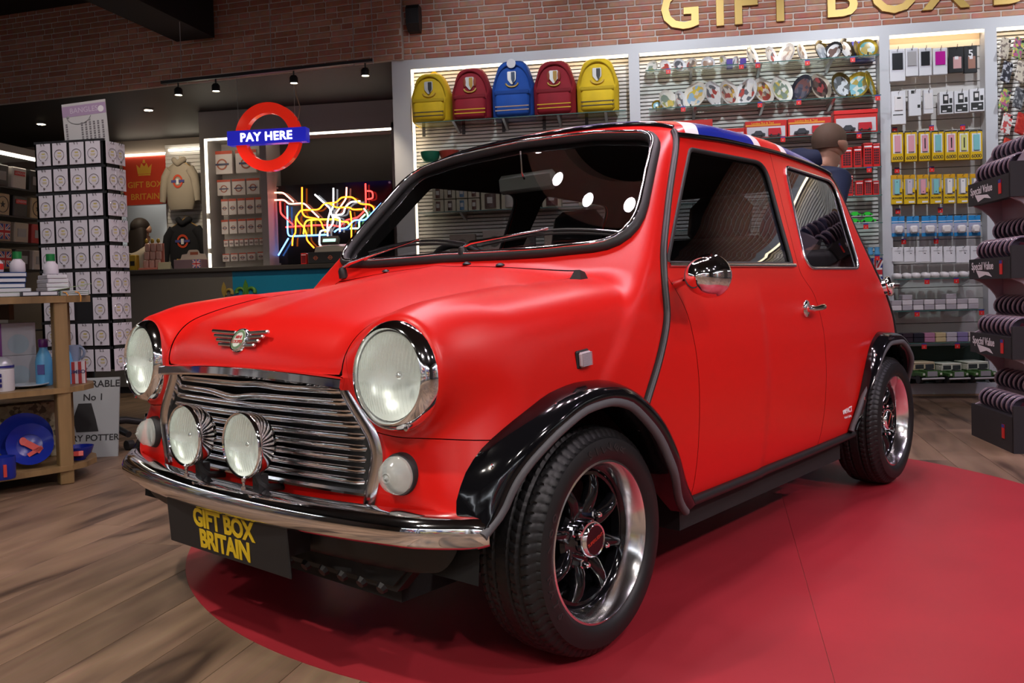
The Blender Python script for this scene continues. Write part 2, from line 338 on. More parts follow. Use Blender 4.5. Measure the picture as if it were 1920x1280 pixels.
# ================================================================ walls and ceiling
def brick_wall(name, origin, ux, L, z0, z1, thick, vis, nmax, seed, backing=.03):
    ux = Vector(ux).normalized(); nrm = Vector((ux.y, -ux.x, 0))               # faces the camera side
    ang = math.atan2(ux.y, ux.x); org = Vector(origin)
    wl = struct(MB().bx((0, 0, z0), (L, backing, z1)), name, m_mort, None, loc=org, rot=(0, 0, ang))
    rg = random.Random(seed); P = .0455; full = MB().rbox((0, 0, 0), (.183, thick*2, .0375), .005).mesh('brick', m_brick); half = MB().rbox((0, 0, 0), (.087, thick*2, .0375), .005).mesh('brick', m_brick)
    inview = []; rest = []; z = z0+P/2; row = 0
    while z < z1:
        x = -rg.random()*.15
        while x < L:
            w, me_ = ((.191, full) if rg.random() < .62 else (.095, half)); cx = x+w/2
            if cx-w/2 < 0 or cx+w/2 > L:
                a0, a1 = max(0, x), min(L, x+w); cx = (a0+a1)/2; wc = a1-a0
                if wc > .02: (inview if vis(org+ux*cx, z) else rest).append((cx, z, wc, MB().rbox((0, 0, 0), (wc-.008, thick*2, .0375), .005).mesh('brick', m_brick)))
            else: (inview if vis(org+ux*cx, z) else rest).append((cx, z, w, me_))
            x += w
        z += P; row += 1
    for cx, z, w, me_ in inview[:nmax]: link('brick', me_, wl, (cx, -.001, z), (0, 0, 0))
    b = MB()
    for cx, z, w, me_ in inview[nmax:]+rest: b.rbox((cx, -.001, z), (w-.008, thick*2, .0375), .005)
    b.obj('bricks_beyond', m_brick, wl, kind='stuff')
    return wl
def inframe(p, z):
    d = Vector((p.x, p.y, z-.80988)); dz = d.dot(cf)
    if dz <= 0: return False
    u = 940.94+1635*d.dot(cr)/dz; v = 588.8-1635*d.dot(cu)/dz
    return -30 < u < 1950 and v > -18
brick_wall('wall_back', (-1.735, 6.425, 0), (1, 0, 0), 8.6, 2.56, 3.32, .006, inframe, 300, 1)
brick_wall('wall_bulkhead', (-6.95, 7.064, 0), (5.225, -.694, 0), 5.27, 2.56, 3.32, .006, inframe, 300, 2)
struct(MB().bx((-8, -4, 3.32), (8, 10.5, 3.40)), 'ceiling', m_ceil)
# soffit over the counter
sp_ = [(-1.74, 6.40), (-1.74, 10.0), (-7.6, 10.0), (-7.6, 7.18), (-6.95, 7.09)]
b = MB(); b.loft([np.array([(x, y, 2.56) for x, y in sp_]), np.array([(x, y, 2.70) for x, y in sp_])]); struct(b, 'ceiling_soffit', m_soff)
struct(MB().bx((-1.735, 6.47, .0), (7, 6.80, 2.56)) if False else MB().bx((-1.80, 6.80, 0), (7.0, 6.9, 3.32)), 'wall_behind_units', m_slatg)
struct(MB().bx((7.0, -4, 0), (7.1, 6.9, 3.32)), 'wall_right', M('wall_grey', (.33, .31, .31), .7))
struct(MB().bx((-8, -4.1, 0), (8, -4.0, 3.32)), 'wall_rear', M('wall_warm', (.22, .18, .15), .7))
struct(MB().bx((-7.7, -4, 0), (-7.6, 10.1, 3.32)), 'wall_left', M('wall_taupe', (.20, .165, .14), .7))
struct(MB().bx((-7.6, 9.3, 0), (-1.74, 9.4, 2.56)), 'wall_counter_back', M('wall_taupe2', (.36, .31, .27), .7))
# the dark duct under the ceiling
MB().box((0, 0, 0), (.335, 4.5, .47), rotm(0, 0, math.radians(-4.6))).obj('air_duct', M('duct_black', (.004, .0035, .0035), .7), None, (-3.595, 4.2, 3.085), label='black boxed air duct under the ceiling in front of the dark brickwork', cat='duct')
# round ceiling feature over the car
rc = empty('ceiling_ring', (RING_C[0], RING_C[1], RING_Z), 0, 'beige plaster ring with downlights hung from the ceiling over the car', 'ceiling ring')
MB().lathe([(.80, 0), (1.03, 0), (1.03, .16), (.80, .16)], (0, 0, 0), (0, 0, 1), 96, closed=True).obj('plaster_ring', m_beige, rc, smooth=40)
for k in range(6): a = k*PI/3; MB().cyl((.92*math.cos(a), .92*math.sin(a), .16), (.92*math.cos(a), .92*math.sin(a), .62), .006, None, 8).obj('hanger_rod', m_steel, rc)
dl_ = MB().lathe([(.045, 0), (.045, -.006), (.036, -.006)], n=24).mesh('downlight_trim', m_paper, 40); dd_ = MB().lathe([(.036, -.0068), (0, -.0068)], n=24).mesh('downlight_lens', EM('lamp_white', (1, .94, .88), 25.))
for k in range(18):
    a = 2*PI*k/18+.35; q = link('downlight', dl_, rc, (.915*math.cos(a), .915*math.sin(a), 0)); link('downlight_lens', dd_, q)
# soffit downlights
for x, y in ((-5.72, 7.70), (-4.42, 7.42)):
    o = link('downlight', dl_, None, (x, y, 2.56), label='small round recessed downlight in the dark soffit, '+('far left above the gadget boxes' if x < -5 else 'between the poster rack and the red banner'), cat='downlight', group='soffit downlights')
    link('downlight_lens', MB().lathe([(.036, -.0068), (0, -.0068)], n=24).mesh('downlight_lens', EM('lamp_warm', (1, .82, .55), 30.)), o)
    spot('soffit_lamp', (x, y, 2.545), (x, y, 0), 14, 110, 1, .03, (1, .84, .62))

# ================================================================ wall display units along the shop wall
YF, YB = 6.40, 6.50
def slats(parent, x0, x1, z0, z1, pitch, gap, mat, y=YB):
    me_ = MB().rbox(((x0+x1)/2, y, 0), (x1-x0, .016, pitch-gap), .002).mesh('slat', mat)
    z = z0+pitch/2
    while z < z1: link('slat', me_, parent, (0, 0, z)); z += pitch
def unit(label, x0, x1, wl, wr, pitch, gap, slmat, led, side_led=False, zt=2.488):
    u = empty('wall_display_unit', ((x0+x1)/2, YF, 0), 0, label, 'display unit'); ox = (x0+x1)/2
    def bx(n, a, b, m): return MB().bx((a[0]-ox, a[1]-YF, a[2]), (b[0]-ox, b[1]-YF, b[2])).obj(n, m, u)
    bx('side_post', (x0, YF, .085), (x0+wl, YB+.04, zt), m_frame)
    if wr: bx('side_post', (x1-wr, YF, .085), (x1, YB+.04, zt), m_frame)
    bx('header', (x0, YF, zt), (x1, YB+.04, 2.56), m_frame); bx('plinth', (x0, YF, 0), (x1, YB+.04, .085), m_frame)
    bx('plinth_trim', (x0, YF-.008, 0), (x1, YF, .012), M('trim_wood', (.42, .28, .17), .5))
    bx('back_board', (x0+wl, YB+.01, .085), (x1-wr, YB+.03, zt), M('groove_dark', (.10, .09, .085), .7))
    me_ = MB().rbox(((x0+wl+x1-wr)/2-ox, YB-YF, 0), (x1-wr-x0-wl, .016, pitch-gap), .002).mesh('slat', slmat); z = .25+pitch/2
    while z < zt-.01: link('slat', me_, u, (0, 0, z)); z += pitch
    bx('led_strip', (x0+wl+.005, YF+.012, zt-.016), (x1-wr-.005, YF+.030, zt-.001), led)
    if side_led: bx('led_strip', (x0+wl+.002, YF+.012, .4), (x0+wl+.014, YF+.030, zt-.02), led)
    return u
unit('grey wall unit with glowing side light strip holding the school backpacks', -1.82, -.020, .146, .038, .0272, .007, m_slat, m_led, True)
unit('grey wall unit of white slats holding the souvenir plates and red model boxes', -.020, 1.690, .038, .038, .0272, .007, m_slat, m_led)
unit('narrow grey wall unit hung with phone accessories above the model jeeps', 1.690, 2.366, .030, .038, .083, .004, m_slatg, m_led)
unit('grey wall unit at the right edge hung with printed phone cases', 2.366, 4.30, .038, .04, .0272, .007, m_slat, m_led)
unit('grey wall unit beyond the right edge of the shop wall', 4.30, 6.9, .04, .04, .0272, .007, m_slat, m_led)
MB().bx((1.722, 6.482, 2.40), (2.326, 6.490, 2.484)).obj('pelmet_board', M('pelmet_cream', (.66, .50, .34), .6), None, label='plain cream board above the top row of phone packs', cat='board')
# glass shelves with brackets
def glass_shelf(x0, x1, z, label, y0=YF+.05, brk=(.2, .5, .8), YB=6.698):
    s = MB().bx((0, 0, -.006), (x1-x0, YB-.01-y0, 0)).obj('glass_shelf', m_sglassh, None, (x0, y0, z), label=label, cat='shelf', group='glass shelves of the wall units')
    MB().bx((0, -.001, -.006), (x1-x0, .0, 0)).obj('shelf_edge', M('glass_edge', (.05, .13, .12), .2), s)
    for f in brk: MB().prism([(0, 0), (.24, 0), (.02, -.05), (0, -.05)], .018, ((x1-x0)*f, YB-.01-y0, -.008), rotm(0, 0, -PI/2)).obj('bracket', m_steel, s)
    return s
glass_shelf(-1.665, -.085, 2.100, 'glass shelf under the five backpacks', brk=(.18, .42, .68, .9))
glass_shelf(-1.665, -.085, 1.80, 'glass shelf below the backpacks, just above the car roof'); glass_shelf(-1.665, -.085, 1.42, 'glass shelf of boxed mugs seen through the windscreen'); glass_shelf(-1.665, -.085, 1.10, 'lowest glass shelf seen through the windscreen')
glass_shelf(.06, 1.665, 2.376, 'top glass shelf of small souvenir plates'); glass_shelf(.08, 1.672, 2.098, 'second glass shelf of larger souvenir plates')
glass_shelf(.06, 1.668, 1.842, 'glass shelf of red model car boxes'); glass_shelf(.06, 1.668, 1.602, 'glass shelf of red telephone box models'); glass_shelf(.06, 1.668, 1.405, 'glass shelf of smaller telephone box models')
glass_shelf(.06, 1.668, 1.212, 'glass shelf of green toy cars'); glass_shelf(.06, 1.668, .988, 'glass shelf of blue glass ornaments above the flag box')
for z, t_ in ((.812, 'of white folded cables'), (.590, 'of clear plastic boxes'), (.364, 'of dark and pink boxes just above the model jeeps')): glass_shelf(1.735, 2.320, z, 'glass shelf '+t_, brk=(.15, .85))

# ---- gold letters on the brick
m_goldl = M('gold_letters', (.46, .30, .08), .45, .3)
for ch, x in (('G', .315), ('I', .590), ('F', .760), ('T', 1.000), ('B', 1.405), ('O', 1.755), ('X', 2.085), ('B', 2.475)):
    o = link('wall_letter', text_mesh(ch, .40, .014, m_goldl, .006), None, (x, 6.405, 2.765), (PI/2, 0, 0), label='gold capital letter %s of the sign on the lit bricks%s' % (ch, {'B': ', after the T' if x < 2 else ' at the right'}.get(ch, '')), cat='letter', group='gold shop sign letters')
# ---- loudspeaker on the brick
sp2 = MB().loft([np.array([(-.045, 0, 0), (.045, 0, 0), (.045, -.06, 0), (-.045, -.06, 0)]), np.array([(-.05, 0, .05), (.05, 0, .05), (.05, -.10, .05), (-.05, -.10, .05)]), np.array([(-.05, 0, .16), (.05, 0, .16), (.05, -.10, .16), (-.05, -.10, .16)]), np.array([(-.048, 0, .19), (.048, 0, .19), (.048, -.08, .19), (-.048, -.08, .19)])]).obj('loudspeaker', m_blk, None, (-1.63, 6.42, 2.755), label='small black loudspeaker fixed to the brick wall above the backpack unit', cat='speaker')
MB().bx((-.042, -.1022, .055), (.042, -.100, .155)).obj('grille_cloth', M('speaker_cloth', (.02, .02, .022), .9), sp2)
# ---- speaker-side track with four spots
tr = empty('track_light_rail', (-2.7, 6.0, 2.46), 0, 'black lighting track on thin rods in front of the dark brickwork', 'track')
MB().box((0, 0, 0), (1.62, .035, .022), rotm(0, math.radians(-1.8), 0)).obj('rail', m_blk, tr, (.05, 0, -.02))
for x in (-.60, 0.1, .72, .86): MB().cyl((x, 0, -.02), (x, 0, .86), .003, None, 6).obj('hanging_rod', m_grey, tr)
for k, x in enumerate((-3.33, -3.035, -2.435, -1.90)):
    z = 2.425+(x+2.7)*.031; o = MB().cyl((0, 0, .0), (0, 0, -.035), .006, None, 8).lathe([(.0, -.06), (.026, -.06), (.027, -.09), (.030, -.09), (.030, -.05), (.020, -.035), (0, -.035)], n=20).obj('track_spotlight', m_blk, None, (x, 6.0, z), label='black track spotlight shining warm, %s of the four on the rail' % ('leftmost', 'second from left', 'third from left', 'rightmost')[k], cat='spotlight', group='track spotlights', smooth=40)
    MB().lathe([(.026, -.084), (0, -.084)], n=20).obj('lamp_face', EM('lamp_warm2', (1, .84, .58), 30.), o)
    spot('track_lamp', (x, 6.0, z-.095), (x-.2, 6.6, 1.0), K_TRK, 70, .8, .02, (1, .85, .62))
# ================================================================ the red car
# car frame: x forward (0 = front axle), y to the car's left, z up
CAR = empty('car', (-0.70393, 2.28526, .002), math.radians(-122), 'matte red compact car with chrome grille and flag-painted roof on the red mat', 'car')
m_red = M('paint_red', (.60, .008, .005), .34, 0, .45, bump=(900, .04))
m_chrome = M('chrome', (.92, .92, .94), .06, 1)
m_chromeS = M('chrome_satin', (.80, .80, .82), .18, 1)
m_alu = M('polished_alloy', (.80, .79, .79), .16, 1)
m_blackg = M('black_gloss', (.004, .004, .005), .08, 0, .6)
m_blackp = M('black_plastic', (.012, .012, .013), .45)
m_rubber = M('rubber', (.014, .014, .015), .55, bump=(300, .15))
m_tyre = M('tyre_rubber', (.007, .007, .0075), .5)
m_greyr = M('grey_rubber', (.085, .085, .092), .6)
m_inner = M('cabin_trim_black', (.008, .008, .008), .8)
m_wglass = GLASS('windscreen_glass', (.78, .80, .80), 1.62, 0, 1.25)
m_sglass = GLASS('side_glass_tinted', (.48, .48, .50), 1.6, 0, 1.3)
m_blue = M('flag_blue', (.010, .022, .26), .22); m_white = M('flag_white', (.75, .74, .76), .25); m_fred = M('flag_red', (.55, .012, .015), .25)

def smax(a, b, k):
    h = np.clip(.5+.5*(a-b)/k, 0, 1); return b+(a-b)*h+k*h*(1-h)
def smin(a, b, k): return -smax(-a, -b, k)
PZ = ([.15, .22, .30, .40, .52, .62, .72, .80, .855, .90, 1.0, 1.25, 1.40], [.640, .655, .678, .692, .698, .695, .684, .672, .660, .646, .612, .531, .482])
PX = ([-2.6, -2.4, -2.1, -1.7, -1.2, -.3, 0, .2, .32, .45, .6], [-.14, -.085, -.035, -.008, 0, 0, -.003, -.016, -.036, -.075, -.13])
HX = ([-2.6, -1.2, -.6, -.29, -.15, 0, .13, .265, .36, .41, .46, .56], [.70, .82, .89, .889, .870, .847, .823, .793, .765, .742, .712, .65])
FX = ([-2.6, -.6, -.2, 0, .15, .29, .40, .50], [.70, .845, .834, .822, .808, .790, .764, .72])
FZ = ([.12, .24, .32, .40, .55, .66, .74, .85], [.345, .392, .412, .42, .437, .456, .458, .42])
RX = ([.2, .35, .5, .62, .75, .85, 1.0, 1.15, 1.25, 1.35], [-2.38, -2.455, -2.465, -2.425, -2.315, -2.205, -2.125, -2.075, -2.04, -1.98])
ZC = ([-2.2, -1.95, -1.7, -1.3, -1.0, -.8, -.6], [1.250, 1.300, 1.340, 1.368, 1.366, 1.346, 1.298])
def bodyF(P):
    x = P[:, 0]; y = np.abs(P[:, 1]); z = P[:, 2]
    fz = np.clip((z-.36)/.26, 0, 1); fz = fz*fz*(3-2*fz)
    side = (y-pch(z, *PZ)-pch(x, *PX)*np.where(x > 0, .45+.55*fz, 1))*.97
    hh = pch(x, *HX)-.22*y*y+.005*np.exp(-(y/.045)**2)*np.clip((.41-x)/.1, 0, 1)
    hf = pch(x, *FX)-1.1*np.maximum(0, .54-y)**2
    top = smin(z-hh, z-hf, .018)
    front = x-(pch(z, *FZ)-(.030+.065*fz)*(y/.6)**2)
    low = smax(smax(top, front, .10), side, .07+.06*fz)
    nac = np.hypot(y-.508, z-.646-.10*(.40-x))-.118
    nac = smax(nac, smax(x-.398, .08-x, .02), .02)
    low = smax(smin(low, nac, .05), -.9-x, .05)
    ws = (x-(-.245-(z-.89)*.96-.06*(y/.6)**2))*.72
    roof = (z-(pch(x, *ZC)-.155*y*y-1.25*y**6))
    rear = (pch(z, *RX)+.11*(y/.6)**2-x)*.85
    cab = smax(smax(smax(ws, roof, .05), rear, .10), side, .03)
    u = smin(low, cab, .025)
    return smax(u, .225+.0*x-z, .03)
def gradF(P, e=1.5e-3):
    g = np.zeros_like(P)
    for k in range(3):
        d = np.zeros(3); d[k] = e; g[:, k] = (bodyF(P+d)-bodyF(P-d))/(2*e)
    return g
def nrmF(P):
    g = gradF(P); return g/(np.linalg.norm(g, axis=1)[:, None]+1e-9)
def snapF(P, it=3):
    for _ in range(it):
        g = gradF(P); P = P-g*(bodyF(P)/((g*g).sum(1)+1e-9))[:, None]
    return P
def polygonise(h=.0125):
    xs = np.arange(-2.56, .50, h); ys = np.arange(-h/2, .77, h); zs = np.arange(.16, 1.40, h)
    X, Y, Z = np.meshgrid(xs, ys, zs, indexing='ij'); F = bodyF(np.stack([X.ravel(), Y.ravel(), Z.ravel()], 1)).reshape(X.shape)
    S = F < 0; n = S.shape
    acc = np.zeros((n[0]-1, n[1]-1, n[2]-1, 3)); cnt = np.zeros(acc.shape[:3])
    G = [xs, ys, zs]
    for ax in range(3):
        sl0 = [slice(None)]*3; sl1 = [slice(None)]*3; sl0[ax] = slice(0, -1); sl1[ax] = slice(1, None)
        a = F[tuple(sl0)]; b = F[tuple(sl1)]; idx = np.argwhere((a < 0) != (b < 0))
        av = a[tuple(idx.T)]; bv = b[tuple(idx.T)]; t = av/(av-bv)
        p = np.stack([xs[idx[:, 0]], ys[idx[:, 1]], zs[idx[:, 2]]], 1); p[:, ax] += t*h
        o1, o2 = [k for k in range(3) if k != ax]
        for d1 in (0, -1):
            for d2 in (0, -1):
                c = idx.copy(); c[:, o1] += d1; c[:, o2] += d2
                ok = (c >= 0).all(1) & (c < np.array(acc.shape[:3])).all(1)
                np.add.at(acc, tuple(c[ok].T), p[ok]); np.add.at(cnt, tuple(c[ok].T), 1)
    vid = np.full(cnt.shape, -1); cells = np.argwhere(cnt > 0); vid[tuple(cells.T)] = np.arange(len(cells))
    V = acc[tuple(cells.T)]/cnt[tuple(cells.T)][:, None]; T = []
    for ax in range(3):
        sl0 = [slice(None)]*3; sl1 = [slice(None)]*3; sl0[ax] = slice(0, -1); sl1[ax] = slice(1, None)
        a = S[tuple(sl0)]; b = S[tuple(sl1)]; idx = np.argwhere(a != b); o1, o2 = (ax+1) % 3, (ax+2) % 3
        q = []
        for d1, d2 in ((-1, -1), (0, -1), (0, 0), (-1, 0)):
            c = idx.copy(); c[:, o1] += d1; c[:, o2] += d2; q.append(c)
        ok = np.ones(len(idx), bool)
        for c in q: ok &= (c >= 0).all(1) & (c < np.array(vid.shape)).all(1)
        ids = np.stack([vid[tuple(np.where(ok[:, None], c, 0).T)] for c in q], 1)[ok]; flip = ~a[tuple(idx.T)][ok]
        ids[flip] = ids[flip][:, ::-1]
        T.append(ids[:, [0, 1, 2]]); T.append(ids[:, [0, 2, 3]])
    T = np.concatenate(T); cen = cells[:, 1] == 0
    V[cen, 1] = 0; V = snapF(V); V[cen, 1] = 0
    return V, T
def compact(V, T):
    used = np.unique(T); m = np.full(len(V), -1); m[used] = np.arange(len(used)); return V[used], m[T]
def split(mesh, gfun):
    V, T = mesh; g = gfun(V).copy(); g[np.abs(g) < 2e-5] = 2e-5
    s = g[T] < 0; k = s.sum(1); mixed = (k > 0) & (k < 3); neg = [T[k == 3]]; pos = [T[k == 0]]
    newv = []; cache = {}; nn = []; pp = []; base = len(V)
    def mid(i, j):
        key = (min(i, j), max(i, j))
        if key not in cache:
            t = g[i]/(g[i]-g[j]); cache[key] = base+len(newv); newv.append(V[i]+(V[j]-V[i])*t)
        return cache[key]
    for tri, sg in zip(T[mixed].tolist(), s[mixed].tolist()):
        odd = sg.index(True) if sum(sg) == 1 else sg.index(False)
        a, b, c = tri[odd], tri[(odd+1) % 3], tri[(odd+2) % 3]; ab = mid(a, b); ac = mid(a, c)
        one, two = (nn, pp) if sg[odd] else (pp, nn)
        one.append((a, ab, ac)); two.append((ab, b, c)); two.append((ab, c, ac))
    V2 = np.concatenate([V, np.array(newv)]) if newv else V
    if newv:
        Q = snapF(V2[base:], 2); z0 = np.abs(V2[base:, 1]) < 1e-7; Q[z0, 1] = 0; V2[base:] = Q
    def mk(l, e): return np.concatenate([l[0], np.array(e, int).reshape(-1, 3)])
    return compact(V2, mk(neg, nn)), compact(V2, mk(pos, pp))
def cut(mesh, g, w=0.):
    if w <= 0: return split(mesh, g)
    a, r = split(mesh, lambda V: g(V)+w); m, b = split(r, lambda V: g(V)-w); return a, b
def islands(mesh):
    V, T = mesh; lab = np.arange(len(V))
    while True:
        m = lab[T].min(1); new = lab.copy()
        for c in range(3): np.minimum.at(new, T[:, c], m)
        new = new[new]
        if (new == lab).all(): break
        lab = new
    g = lab[T[:, 0]]; ids, cnt_ = np.unique(g, return_counts=True)
    return [compact(V, T[g == i]) for i, c in sorted(zip(ids, cnt_), key=lambda q: -q[1]) if c > 60]
def panel(name, mesh, mat, both=True, off=0., parent=None, flip=False, **k):
    V, T = mesh
    if len(T) == 0: return []
    N = nrmF(V); V = V+N*off; res = []
    def mk(V, T, N):
        me = bpy.data.meshes.new(name); me.from_pydata(V.tolist(), [], T.tolist())
        for m in (mat if isinstance(mat, list) else [mat]): me.materials.append(m)
        me.polygons.foreach_set('use_smooth', [True]*len(T)); me.normals_split_custom_set_from_vertices(N.tolist())
        res.append(link(name, me, parent or CAR, **k))
    S = np.array([1, -1, 1.])
    if both == 'merge':
        cen = np.abs(V[:, 1]) < 1e-6; m = np.where(cen, np.arange(len(V)), 0); oth = np.where(~cen)[0]; m[oth] = len(V)+np.arange(len(oth))
        mk(np.concatenate([V, V[oth]*S]), np.concatenate([T, m[T][:, ::-1]]), np.concatenate([N, N[oth]*S]))
    else:
        mk(V, T, N)
        if both: mk(V*S, T[:, ::-1], N*S)
    return res
def bis(fn, lo, hi, it=40):
    lo = np.array(lo, float); hi = np.array(hi, float)
    for _ in range(it):
        m = (lo+hi)/2; neg = fn(m) < 0; lo = np.where(neg, m, lo); hi = np.where(neg, hi, m)
    return (lo+hi)/2
def on_side(x, z, off=0., s=1):
    x = np.asarray(x, float); z = np.asarray(z, float); y = bis(lambda y: bodyF(np.stack([x, y, z], 1)), np.full(x.shape, .3), np.full(x.shape, .85))
    P = np.stack([x, y, z], 1); P = P+nrmF(P)*off; P[:, 1] *= s; return P
def on_x(y, z, lo, hi, off=0.):
    y = np.asarray(y, float); z = np.asarray(z, float)
    f = (lambda x: bodyF(np.stack([x, y, z], 1))) if lo < hi else (lambda x: bodyF(np.stack([x, y, z], 1)))
    x = bis(f, np.full(y.shape, lo), np.full(y.shape, hi)); P = np.stack([x, y, z], 1); return P+nrmF(P)*off
def on_top(x, y, off=0.):
    x = np.asarray(x, float); y = np.asarray(y, float); z = bis(lambda z: bodyF(np.stack([x, y, z], 1)), np.full(x.shape, .5), np.full(x.shape, 1.45))
    P = np.stack([x, y, z], 1); return P+nrmF(P)*off

# ---- outlines
WIN_D = rpoly([(-.735, 1.207), (-1.248, 1.212), (-1.187, .868), (-.398, .866)], [.05, .06, .012, .012])
WIN_Q = rpoly([(-1.412, 1.217), (-1.905, 1.196), (-1.830, .853), (-1.285, .853)], [.05, .06, .05, .05])
WS = rpoly([(-.507, 1.236), (-.3, 1.264), (0, 1.276), (.3, 1.264), (.507, 1.236), (.606, .916), (.35, .904), (0, .902), (-.35, .904), (-.606, .916)], [.10, .3, .3, .3, .10, .085, .3, .3, .3, .085])
RW = rpoly([(-.42, 1.215), (.42, 1.215), (.49, .93), (-.49, .93)], [.07]*4)
GR = rpoly([(-.335, .628), (.335, .628), (.372, .575), (.412, .520), (.425, .480), (.405, .395), (-.405, .395), (-.425, .480), (-.412, .520), (-.372, .575)], [.01, .01, .05, .05, .04, .02, .02, .04, .05, .05])
ARF = np.array([(.370, .15), (.368, .33), (.360, .40), (.325, .47), (.27, .525), (.19, .565), (.11, .588), (.03, .595), (-.05, .586), (-.13, .56), (-.20, .51), (-.27, .43), (-.335, .34), (-.40, .255), (-.43, .15)])
ARR = np.array([(-1.66, .15), (-1.675, .30), (-1.70, .37), (-1.745, .45), (-1.80, .52), (-1.88, .57), (-1.98, .59), (-2.08, .585), (-2.17, .55), (-2.24, .49), (-2.30, .40), (-2.34, .30), (-2.36, .15)])
SEAM = ([.20, .45, .54, .62, .73, .80, .86, 1.0, 1.25, 1.35], [-.13, -.15, -.205, -.262, -.330, -.352, -.372, -.475, -.690, -.78])     # x of the wing seam over z
def seam_x(z): return pch(z, *SEAM)
BN = ([-.30, -.215, 0, .2, .35, .45], [.50, .488, .455, .415, .378, .352])    # half width of the bonnet over x
DR = ([.20, .45, .60, .70, .76, .85, 1.0, 1.24, 1.35], [-1.345, -1.355, -1.352, -1.338, -1.315, -1.232, -1.262, -1.318, -1.34])
ZG = ([-2.1, -1.97, -1.7, -1.3, -1.0, -.75, -.6], [1.200, 1.220, 1.247, 1.262, 1.260, 1.248, 1.238])
def g_arch(P): return np.minimum(sdpoly(P[:, 0], P[:, 2], ARF), sdpoly(P[:, 0], P[:, 2], ARR))+np.where(np.abs(P[:, 1]) < .40, 9, 0)
def g_ws(P): return np.where((P[:, 0] > -.95) & (P[:, 2] > .85), sdpoly(P[:, 1], P[:, 2], WS), 9)
def g_rw(P): return np.where(P[:, 0] < -1.9, sdpoly(P[:, 1], P[:, 2], RW), 9)
def g_gr(P): return np.where(P[:, 0] > .2, sdpoly(P[:, 1], P[:, 2], GR), 9)
def g_bn(P): return np.where((P[:, 2] > .60), np.maximum(np.maximum(P[:, 1]-pch(P[:, 0], *BN), -.215-.035*(P[:, 1]/.5)**2-P[:, 0]), .640-P[:, 2]), 9)
def g_roof(P): return np.maximum(np.maximum(pch(P[:, 0], *ZG)-P[:, 2], P[:, 0]+.668+.06*(P[:, 1]/.53)**2), -P[:, 0]-2.0-.0*P[:, 1])
def g_seam(P): return P[:, 0]-seam_x(P[:, 2])
body = polygonise()
win_d, body = cut(body, lambda P: sdpoly(P[:, 0], P[:, 2], WIN_D))
win_q, body = cut(body, lambda P: sdpoly(P[:, 0], P[:, 2], WIN_Q))
ws_m, body = cut(body, g_ws); rw_m, body = cut(body, g_rw); gr_m, body = cut(body, g_gr)
_, body = cut(body, g_arch); _, body = cut(body, lambda P: np.where(P[:, 0] > .25, np.hypot(P[:, 1]-.507, P[:, 2]-.646)-.094, 9))
_, body = cut(body, lambda P: np.where(P[:, 2] < .26, .24-.0*P[:, 2], 9)-9*(P[:, 2] < .2295))     # open underside
shell = body
bonnet, body = cut(body, g_bn, .0022)
roof, body = cut(body, g_roof)
back, frontp = cut(body, g_seam)
apan, back = cut(back, lambda P: -(P[:, 0]-np.minimum(seam_x(P[:, 2])-.022, -.405+.0*P[:, 2])) if False else -(P[:, 0]-np.where(P[:, 2] > .84, seam_x(P[:, 2])-.020, pch(P[:, 2], [.2, .55, .70, .78, .84], [-.465, -.465, -.45, -.42, -.378]))), .0012)
door, quarter = cut(back, lambda P: -(P[:, 0]-pch(P[:, 2], *DR)), .0014)
rearp, quarter = cut(quarter, lambda P: np.where(P[:, 0] < -1.9, P[:, 1]-(pch(P[:, 2], *PZ)-pch(P[:, 2], [.34, .6, .75, .85, 1.24], [.088, .078, .060, .050, .044])), 9))
frontp, wing = cut(frontp, lambda P: np.where(P[:, 0] > .1, P[:, 2]-pch(P[:, 1], [0, .35, .42, .50, .58, .66, .72], [.80, .72, .530, .522, .520, .515, .50]), 9), .0010)
wing, scut = cut(wing, lambda P: P[:, 2]-(.868-.02*np.clip(P[:, 0]+.3, -1, 1))-9*(P[:, 1] < .2)*(P[:, 0] < 0))
valance, frontp = cut(frontp, lambda P: np.where(P[:, 0] > .15, P[:, 2]-.325, 9))
panel('inner_shell', shell, m_inner, 'merge', -.014)
panel('bonnet', bonnet, m_red, 'merge'); panel('scuttle_panel', scut, m_red, 'merge'); [panel('wing' if i == 0 else 'wing_corner', q, m_red) for i, q in enumerate(islands(wing))]; panel('front_panel', frontp, m_red, 'merge'); panel('lower_valance', valance, m_blackp, 'merge')
panel('a_panel', apan, m_red); doors = panel('door', door, m_red); panel('quarter_panel', quarter, m_red); panel('rear_panel', rearp, m_red, 'merge')
# ---- roof painted as a flag
FX0, FL, FW = -1.345, .66, .53
def flagcol(P):
    a = (P[:, 0]-FX0)/FL; b = P[:, 1]/FW; ab, bb = np.abs(a), np.abs(b)
    cross_r = np.minimum(ab*FL, bb*FW*1.0) < .085; cross_w = np.minimum(ab*FL, bb*FW) < .135
    d = np.abs(ab-bb)*FW*.78
    return np.where(cross_r, 2, np.where(cross_w, 1, np.where(d < .035, 2, np.where(d < .085, 1, 0))))
pieces = roof
def multi(mesh, gs):
    ms = [mesh]
    for g in gs:
        nx = []
        for q in ms:
            a, b = split(q, g); nx += [w for w in (a, b) if len(w[1])]
        ms = nx
    return ms
gs = [lambda P, k=k: np.abs(P[:, 0]-FX0)-k for k in (.085, .135)]+[lambda P, k=k: P[:, 1]-k for k in (.085, .135)]
gs += [lambda P, k=k: np.abs(np.abs(P[:, 0]-FX0)/FL-P[:, 1]/FW)*FW*.78-k for k in (.035, .085)]
ms = multi(roof, gs); offs = 0; VV = []; TT = []; CC = []
for V_, T_ in ms:
    VV.append(V_); TT.append(T_+offs); offs += len(V_); CC.append(flagcol(V_[T_].mean(1)))
V_ = np.concatenate(VV); T_ = np.concatenate(TT); C_ = np.concatenate(CC).astype(int)
